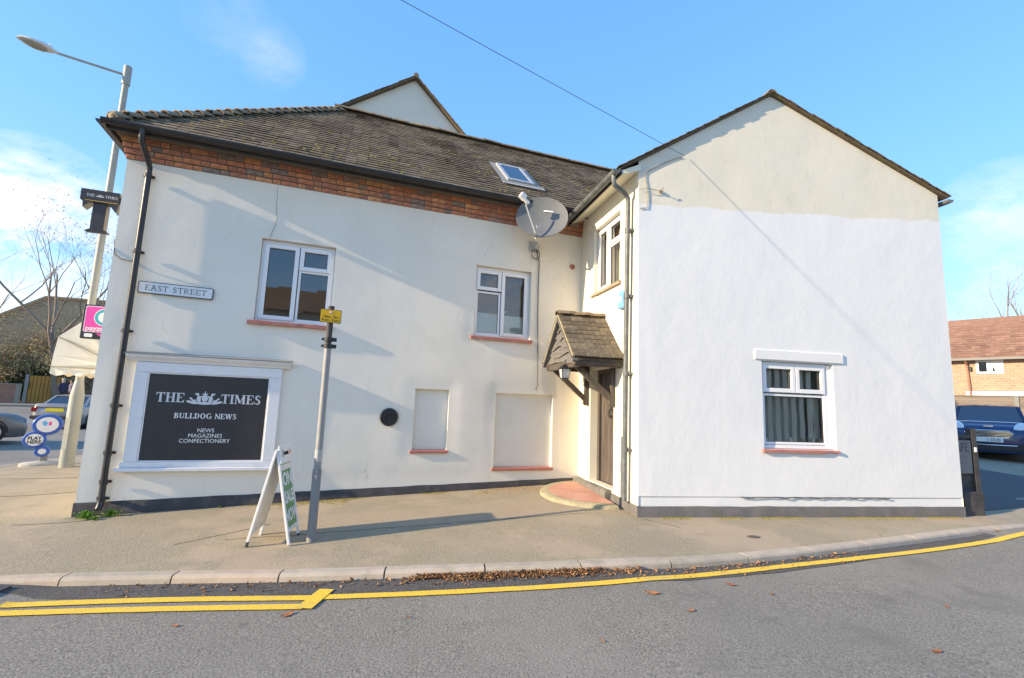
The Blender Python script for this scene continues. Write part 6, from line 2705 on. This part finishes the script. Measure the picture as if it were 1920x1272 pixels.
def hs(az):
    """position along the house front of a given bearing"""
    d_ = Vector((sin(radians(az)), cos(radians(az))))
    det = d_.x * -hd3.y - d_.y * -hd3.x
    t = (ha.x * -hd3.y - ha.y * -hd3.x) / det
    p = d_ * t
    return ((p.x - ha.x) * hd3.x + (p.y - ha.y) * hd3.y) / HL


EZ, RZ_ = 4.58, 6.98
g = G()
g.add([(0, 0, -.5), (HL, 0, -.5), (HL, 0, EZ), (0, 0, EZ), (0, 6, -.5), (HL, 6, -.5), (HL, 6, EZ), (0, 6, EZ)], [(0, 1, 2, 3), (4, 7, 6, 5), (0, 3, 7, 4), (1, 5, 6, 2)])
g.build('wall', 'pale_brick', hou, HF)
g = G()
g.add([(-.3, -.3, EZ - .05), (HL + .3, -.3, EZ - .05), (HL + .3, 3, RZ_), (-.3, 3, RZ_), (HL + .3, 6.3, EZ - .05), (-.3, 6.3, EZ - .05)], [(0, 1, 2, 3), (3, 2, 4, 5), (0, 3, 5), (1, 4, 2)])
hr = g.build('roof', 'red_roof', hou, HF)
g = G()
ph = atan2(RZ_ - EZ, 3.3)
tile_slope(g, (0, -.3, EZ - .04), (1, 0, 0), (0, cos(ph), sin(ph)), (0, -sin(ph), cos(ph)), lambda v: -.3, lambda v: HL + .3, sqrt(3.3 ** 2 + (RZ_ - EZ) ** 2), gauge=.24, wid=.34, th=.025, rnd=rt)
g.build('roof_tile', 'red_roof', hr, HF, kind='stuff', recalc=False)
g = G()
g.box(-.3, HL + .3, -.42, -.30, EZ - .12, EZ - .02)
g.build('gutter', 'post_grey', hou, HF)


def az_of(u):
    """bearing for a photo column along the eaves of the house"""
    return interp(u, [1805, 1830, 1850, 1883, 1920], [43.4, 44.09, 44.75, 45.7, 46.75])


s_a, s_b = hs(44.05), hs(45.72)
for (a, b) in ((s_a, (s_a + s_b) / 2), ((s_a + s_b) / 2, s_b)):
    g = G()
    bars(g, a, b, 3.82, 4.50, -.03, .04, .10, .006)
    wn_ = g.build('window', 'upvc', hou, HF)
    g = G()
    g.box(a + .09, b - .09, -.01, .0, 3.9, 4.42)
    g.build('pane', 'car_glass', wn_, HF)
g = G()
g.add([(s_b - .28, -.016, 3.92), (s_b - .11, -.016, 3.92), (s_b - .11, -.016, 4.4), (s_b - .42, -.016, 4.4)], [(0, 1, 2, 3)])
g.build('curtain', 'blind', hou, HF)
s_a, s_b = hs(43.9), hs(49.5)
g = G()
g.bbox(hs(43.3), HL - 1, -.06, .0, 2.72, 2.98, .01)
g.build('white_band', 'white_paint', hou, HF)
g = G()
g.bbox(s_a, hs(46.4), -.05, .0, 2.20, 2.71, .01)
g.build('bay_panel', 'white_paint', hou, HF)
for (x, y) in ((44.05, 44.6), (44.8, 45.35), (45.55, 46.3)):
    g = G()
    g.box(hs(x), hs(y), -.07, -.055, 2.42, 2.62)
    g.build('window', 'film', hou, HF)
g = G()
x = hs(43.45)
g.tube([(x, -.34, EZ - .1), (x + .03, -.06, EZ - .35), (x + .12, -.06, 2.0)], .045, 8)
g.build('downpipe', 'far_brick', hou, HF)
g = G()
g.bbox(hs(43.62), hs(43.78), -.12, .0, 3.95, 4.18, .02)
g.build('wall_box', 'car_trim', hou, HF)

# ------------------------------------------------------------------ far side of the main street
far_c = Vector((-32.3, 32.75, 0))
FZ = .40
WF = frame((-38.5, 26.5, 0), 45)                       # runs across the view to the right, faces us
g = G()
g.add([(-30, -2.9, FZ), (60, -2.9, FZ), (60, 4, FZ + .08), (-30, 4, FZ + .08), (-30, -2.9, FZ - .9), (60, -2.9, FZ - .9)], [(0, 1, 2, 3), (0, 4, 5, 1)])
tag(g.build('far_pavement', 'slab', None, WF), kind='structure')
g = G()
g.add([(-30, -11, -.36), (60, -11, -.36), (60, -2.8, FZ - .1), (-30, -2.8, FZ - .1)], [(0, 1, 2, 3)])
tag(g.build('far_road', 'road', None, WF), kind='structure')
g = G()
g.add([(-60, 2.5, FZ), (90, 2.5, FZ), (90, 60, FZ + 2.5), (-60, 60, FZ + 2.5)], [(0, 1, 2, 3)])
tag(g.build('far_garden_ground', 'earth', None, WF), kind='structure')


def wf_s(u_az):
    d_ = Vector((sin(radians(u_az)), cos(radians(u_az))))
    o = Vector((-38.5, 26.5))
    x = Vector((sin(radians(45)), cos(radians(45))))
    det = d_.x * -x.y - d_.y * -x.x
    t = (o.x * -x.y - o.y * -x.x) / det
    p = d_ * t
    return (p - o).dot(x)


sg0 = wf_s(-45.05)            # right end of the red garden wall
sgp = wf_s(-44.65)
sge = wf_s(-42.5)
gw_ = empty('garden_wall', WF @ Matrix.Translation((sg0 - 6, 0, FZ)), 'low red brick garden wall across the main street', 'wall')
g = G()
g.box(sg0 - 14, sg0, 0, .25, FZ - .2, FZ + 1.22)
g.build('brickwork', 'far_brick', gw_, WF)
g = G()
g.bbox(sg0 - 14, sg0 + .04, -.05, .30, FZ + 1.22, FZ + 1.30, .02)
g.build('coping', 'slab', gw_, WF)
g = G()
g.bbox(sg0 - .25, sg0 + .02, -.03, .28, FZ - .2, FZ + 1.219, .01)
g.build('end_pier', 'slab', gw_, WF)
gt = empty('wooden_gate', WF @ Matrix.Translation((sgp + 1, 0, FZ)), 'ochre wooden gate with grey post across the main street', 'gate')
g = G()
g.bbox(sg0 + .12, sgp - .02, -.05, .25, FZ - .2, FZ + 1.95, .02)
g.build('gate_post', 'post_grey', gt, WF)
for k in range(9):
    a = sgp + (sge - sgp) * k / 9
    b = sgp + (sge - sgp) * (k + 1) / 9
    g = G()
    g.bbox(a + .01, b - .01, .04, .09, FZ + .06, FZ + 1.88, .01)
    g.build('board', 'gate_ochre', gt, WF)


# two people standing by the gate
def person(M, label, coat, hair, h=1.72, lean=0, female=False):
    root = empty('person', M, label, 'person')
    k = h / 1.72
    me = bpy.data.meshes.new('body')
    V = [(0, 0, .92), (0, 0, 1.10), (0, 0, 1.34), (0, -.01, 1.45), (0, -.03, 1.53), (.17, 0, 1.38), (.22, .0, 1.10), (.20, -.08, .86), (-.17, 0, 1.38), (-.22, .0, 1.10), (-.20, -.06, .86),
         (.09, 0, .86), (.10, -.02, .48), (.10, .02, .10), (.11, -.12, .04), (-.09, 0, .86), (-.11, .03, .48), (-.11, .05, .10), (-.12, -.09, .04), (0, -.03, 1.62), (0, -.02, 1.70)]
    Ed = [(0, 1), (1, 2), (2, 3), (3, 4), (2, 5), (5, 6), (6, 7), (2, 8), (8, 9), (9, 10), (0, 11), (11, 12), (12, 13), (13, 14), (0, 15), (15, 16), (16, 17), (17, 18), (4, 19), (19, 20)]
    Rr = [.15, .145, .16, .065, .075, .075, .058, .04, .075, .058, .04, .10, .075, .055, .045, .10, .075, .055, .045, .098, .07]
    me.from_pydata([(a * k, b * k, c * k) for a, b, c in V], Ed, [])
    o = bpy.data.objects.new('body', me)
    link(o, root, M)
    sk_ = o.modifiers.new('skin', 'SKIN')
    for i, sv in enumerate(me.skin_vertices[0].data):
        r = Rr[i] * k
        sv.radius = (r, r * (.78 if i in (0, 1, 2) else 1))
        sv.use_root = (i == 0)
    sb_ = o.modifiers.new('sub', 'SUBSURF')
    sb_.levels = sb_.render_levels = 2
    # colours by height along the body: trousers, coat, skin
    m, nt, N, L, b = newmat('clothed_' + coat)
    tc = N.new('ShaderNodeTexCoord')
    sx = N.new('ShaderNodeSeparateXYZ')
    L.new(tc.outputs['Object'], sx.inputs[0])
    c1 = MAT['trousers_dark'].node_tree.nodes['Principled BSDF'].inputs['Base Color'].default_value[:3]
    c2_ = MAT[coat].node_tree.nodes['Principled BSDF'].inputs['Base Color'].default_value[:3]
    c3_ = MAT['skin'].node_tree.nodes['Principled BSDF'].inputs['Base Color'].default_value[:3]
    cur = mixc(nt, ramp(nt, sx.outputs['Z'], .80 * k, .81 * k), tuple(c1), tuple(c2_))
    cur = mixc(nt, ramp(nt, sx.outputs['Z'], 1.445 * k, 1.455 * k), cur, tuple(c3_))
    L.new(cur, b.inputs['Base Color'])
    b.inputs['Roughness'].default_value = .9
    me.materials.append(m)
    g = G()
    rings = []
    for z_, r_ in ((1.56, .085), (1.60, .108), (1.67, .115), (1.73, .085), (1.765, .03)):
        rings.append([(r_ * cos(t) * k, (r_ * sin(t) * 1.05 + .012) * k, z_ * k + (.035 * k if sin(t) < -.2 and z_ < 1.66 else 0)) for t in [2 * pi * q / 14 for q in range(14)]])
    g.loft(rings, True)
    g.build('hair', hair, root, M, smooth=True)
    return root


pa_ = WF @ Vector((wf_s(-42.6), -1.6, 0))
pb_ = WF @ Vector((wf_s(-42.05), -1.3, 0))
person(rotz((pa_.x, pa_.y, FZ + .02), 60), 'person in a dark coat standing by the gate across the street', 'coat_navy', 'hair_grey')
person(rotz((pb_.x, pb_.y, FZ + .02), -20), 'person in a mauve coat beside the dark-coated one', 'coat_mauve', 'hair_brown', 1.66)

# far house behind the garden, with a broad hipped brown roof
def fpt(az, dist, z):
    p = azpt(az, dist)
    return Vector((p.x, p.y, z))


HM = frame(fpt(-50, 52, 0)[:3], 46)
fh = empty('brown_roofed_house', HM, 'low house with a broad mossy brown roof behind the garden shrubs', 'house')
g = G()
g.box(0, 13.5, 0, 8, -.2, 4.2)
g.build('wall', 'far_brick', fh, HM)
g = G()
g.add([(-1, -.8, 3.6), (14.5, -.8, 3.6), (14.5, 9, 3.6), (-1, 9, 3.6), (5.0, 4, 8.9), (9.3, 4, 9.2)], [(0, 1, 5, 4), (2, 3, 4, 5), (0, 4, 3), (1, 2, 5), (0, 3, 2, 1)])
fr_ = g.build('roof', 'far_roof', fh, HM)
g = G()
vdir = Vector((0, 4.8, 5.3))
vl = vdir.length
vdir.normalize()
tile_slope(g, (0, -.8, 3.62), (1, 0, 0), vdir, (0, -vdir.z, vdir.y), lambda v: -1 + 6.0 * v / vl, lambda v: 14.5 - 5.2 * v / vl, vl, gauge=.35, wid=.5, th=.04, rnd=rt)
g.build('roof_tile', 'far_roof', fr_, HM, kind='stuff', recalc=False)
g = G()
for (a, b) in (((-1, -.8, 3.62), (5.0, 4, 8.95)), ((14.5, -.8, 3.62), (9.3, 4, 9.25)), ((5.0, 4, 8.95), (9.3, 4, 9.25))):
    g.tube([a, b], .17, 6)
g.build('ridge_tile', 'far_roof', fr_, HM)
for x in (7.3, 9.8):
    Mx = HM @ Matrix.Translation((x, -.8 + 4.8 * .55, 3.62 + 5.3 * .55)) @ Matrix.Rotation(atan2(5.3, 4.8), 4, 'X')
    g = G()
    g.box(-.4, .4, -.35, .35, .02, .10)
    g.build('rooflight', 'far_roof', fr_, Mx)


# ------------------------------------------------------------------ vegetation
def branch(g, p, d, L, r, depth, rnd_, tips, spread=.55, up=.12, nseg=4):
    pts, rs = [p.copy()], [r]
    q, dd = p.copy(), d.copy()
    for i in range(nseg):
        dd = (dd + Vector((rnd_.uniform(-1, 1), rnd_.uniform(-1, 1), rnd_.uniform(-.6, 1) * .8)) * .16 + Vector((0, 0, up * .3))).normalized()
        q = q + dd * (L / nseg)
        pts.append(q.copy())
        rs.append(r * (1 - .5 * (i + 1) / nseg))
    g.tube(pts, rs, 6 if r > .05 else (4 if r > .02 else 3), False, rnd_.random())
    if depth == 0:
        tips.append((q, dd))
        return
    nchild = 3 if depth > 1 else 4
    for c in range(nchild):
        t = rnd_.uniform(.35, 1.0) if c else 1.0
        i = min(nseg, max(1, int(t * nseg)))
        a = Vector((rnd_.uniform(-1, 1), rnd_.uniform(-1, 1), rnd_.uniform(-.35, .7)))
        nd2 = (dd * (1 - spread) + a * spread + Vector((0, 0, up))).normalized()
        branch(g, pts[i], nd2, L * rnd_.uniform(.58, .78), rs[i] * rnd_.uniform(.5, .7), depth - 1, rnd_, tips, spread, up, nseg)


def bare_tree(name, base, h, label, seed, lean=(0, 0, 1), leaves=0, depth=5, leafmat='foliage_brown', group=None, r0=None, spread=.55):
    rnd_ = random.Random(seed)
    M = Matrix.Translation(base)
    root = empty(name, M, label, 'tree', group)
    g = G()
    tips = []
    d = Vector(lean).normalized()
    r = r0 or h * .018
    g.tube([Vector((0, 0, -.3)), Vector((0, 0, 0)), d * h * .12, d * h * .26], [r * 1.3, r * 1.15, r, r * .85], 9, False)
    g.build('trunk', 'bark', root, M, smooth=True)
    g = G()
    for c in range(4):
        a = Vector((cos(c * 1.7 + seed), sin(c * 1.7 + seed), .6))
        branch(g, d * h * (.20 + .02 * c), (d * .55 + a * .5).normalized(), h * .30, r * .6, depth - 1, rnd_, tips, spread)
    g.build('crown', 'twig', root, M, recalc=False)
    if leaves:
        g = G()
        for i in range(leaves):
            t, dd = rnd_.choice(tips)
            p = t + Vector((rnd_.gauss(0, .25), rnd_.gauss(0, .25), rnd_.gauss(0, .2)))
            Mw = Matrix.Translation(p) @ Euler((rnd_.uniform(0, 6), rnd_.uniform(0, 6), 0)).to_matrix().to_4x4()
            leaf_poly(g, Mw, rnd_.uniform(.07, .14), .2, rnd_.random())
        g.build('leaves', leafmat, root, M, kind='stuff', recalc=False)
    return root


def shrub(name, base, rx, rz_, label, seed, n=5200, leafmat='foliage_brown', group=None, leaf=(.12, .26), cat='shrub'):
    rnd_ = random.Random(seed)
    M = Matrix.Translation(base)
    root = empty(name, M, label, cat, group)
    g = G()
    tips = []
    for c in range(6):
        a = c * 1.05 + seed
        branch(g, Vector((rnd_.uniform(-.2, .2), rnd_.uniform(-.2, .2), -.2)), Vector((cos(a) * .5, sin(a) * .5, 1)).normalized(), rz_ * .55, .06, 3, rnd_, tips, .5)
    g.build('trunk', 'twig', root, M, recalc=False)
    g = G()
    clumps = []
    for i in range(36):
        u = Vector((rnd_.gauss(0, 1), rnd_.gauss(0, 1), rnd_.gauss(0, 1))).normalized() * rnd_.uniform(.35, 1.0) ** .5
        c = Vector((u.x * rx, u.y * rx, rz_ * .52 + u.z * rz_ * .48))
        clumps.append((c, rnd_.uniform(.22, .42) * min(rx, rz_ * .6), rnd_.random()))
    for i in range(n):
        c, r, t = rnd_.choice(clumps)
        v = Vector((rnd_.gauss(0, 1), rnd_.gauss(0, 1), rnd_.gauss(0, 1))).normalized() * r * rnd_.uniform(.3, 1.05)
        p = c + v
        if p.z < .05:
            continue
        Mw = Matrix.Translation(p) @ Euler((rnd_.uniform(0, 6), rnd_.uniform(0, 6), rnd_.uniform(0, 6))).to_matrix().to_4x4()
        leaf_poly(g, Mw, rnd_.uniform(*leaf), .25, min(1, max(0, t * .6 + rnd_.random() * .4)))
    g.build('crown', leafmat, root, M, recalc=False)
    return root


bare_tree('bare_tree', fpt(-42.9, 46, FZ + .3), 17.5, 'tall bare forked tree against the sky above the brown roof', 5, (-.18, -.05, 1), leaves=400, depth=6, spread=.6, r0=.17)
bare_tree('bare_tree', fpt(-39.8, 44, FZ + .3), 14.5, 'bare tree with a few red leaves behind the lamp column', 9, (.05, 0, 1), leaves=600, depth=6, group=None, r0=.14)
bare_tree('bare_tree', fpt(-48.5, 50, FZ + .3), 15.0, 'thin bare tree at the far left edge of the picture', 12, (-.1, 0, 1), leaves=120, depth=5, r0=.11)
bare_tree('bare_tree', fpt(47.2, 46, .5), 13.2, 'leafless round tree above the roof of the brick house', 17, (0, 0, 1), depth=5, r0=.2)
bare_tree('bare_tree', fpt(44.9, 55, .5), 12.2, 'distant leafless tree behind the ridge of the brick house', 19, (0, 0, 1), depth=5, r0=.2)
for i, (az_, ds, hh, lb) in enumerate(((-46.3, 47.5, 7.0, 'leggy bare thicket in front of the brown roof, left of the forked tree'), (-44.0, 48.5, 7.6, 'leggy bare thicket under the forked tree'), (-41.9, 48.0, 8.0, 'leggy bare thicket beside the awning top'))):
    bare_tree('bare_thicket', fpt(az_, ds, FZ + .1), hh, lb, 50 + i, (.05 * i, 0, 1), leaves=500, depth=5, r0=.07, spread=.62, leafmat='foliage_olive', group='bare thickets in the garden across the street')
SH = [(-47.5, 49, 3.0, 4.4, 'foliage_brown', 'large brown garden shrub at the left edge above the garden wall'), (-45.2, 48.5, 2.6, 4.0, 'foliage_olive', 'olive-brown garden shrub behind the end of the brick wall'),
      (-43.2, 48, 2.6, 4.6, 'foliage_brown', 'brown thicket rising behind the ochre gate'), (-41.0, 49, 2.8, 5.4, 'foliage_olive', 'tall olive shrub behind the lamp column and awning'),
      (-44.6, 47.3, 1.1, 2.3, 'foliage_dark', 'low dark evergreen bush just over the garden wall')]
for i, (az_, ds, rx, rz_, lm, lb) in enumerate(SH):
    shrub('garden_shrub', fpt(az_, ds, FZ + .1), rx, rz_, lb, 40 + i, 2600, lm, 'shrubs in the garden across the street')

# ------------------------------------------------------------------ across the side road, behind the viewer: seen only in the window panes
OM = frame((10.3, -10.5, 0), 255)
op = empty('opposite_house', OM, 'cream house with dark beam and brown roof reflected in the upper left window', 'house')
g = G()
g.box(0, 11, 0, 6, -.4, 6.0)
g.build('wall', 'opp_cream', op, OM)
g = G()
g.box(-.1, 11.1, -.05, -.005, 4.6, 5.0)
g.build('beam', 'opp_beam', op, OM)
g = G()
g.add([(-.4, -.4, 5.9), (11.4, -.4, 5.9), (11.4, 3, 7.8), (-.4, 3, 7.8), (11.4, 6.5, 5.9), (-.4, 6.5, 5.9)], [(0, 1, 2, 3), (3, 2, 4, 5), (0, 3, 5), (1, 4, 2)])
g.build('roof', 'far_roof', op, OM)
for x in (1.2, 4.5, 8.0):
    g = G()
    bars(g, x, x + 1.3, 2.4, 3.6, -.02, .03, .07)
    wo = g.build('window', 'upvc', op, OM)
    g = G()
    g.box(x + .06, x + 1.24, -.008, -.002, 2.46, 3.54)
    g.build('pane', 'car_glass', wo, OM)
for i, (x, y, rx, rz_) in enumerate(((19, -15, 3.5, 5.5), (25, -16, 4, 6), (31, -12, 4, 6), (36, -6, 4, 5.5), (24, -22, 4, 7))):
    shrub('hillside_tree', Vector((x, y, -.3)), rx, rz_, ['dark tree nearest the house across the road', 'second dark tree across the road', 'broad dark tree across the road', 'dark tree at the right end across the road', 'tall dark tree behind the others across the road'][i], 70 + i, 4500, 'foliage_dark', 'trees across the side road', (.5, 1.0), 'tree')
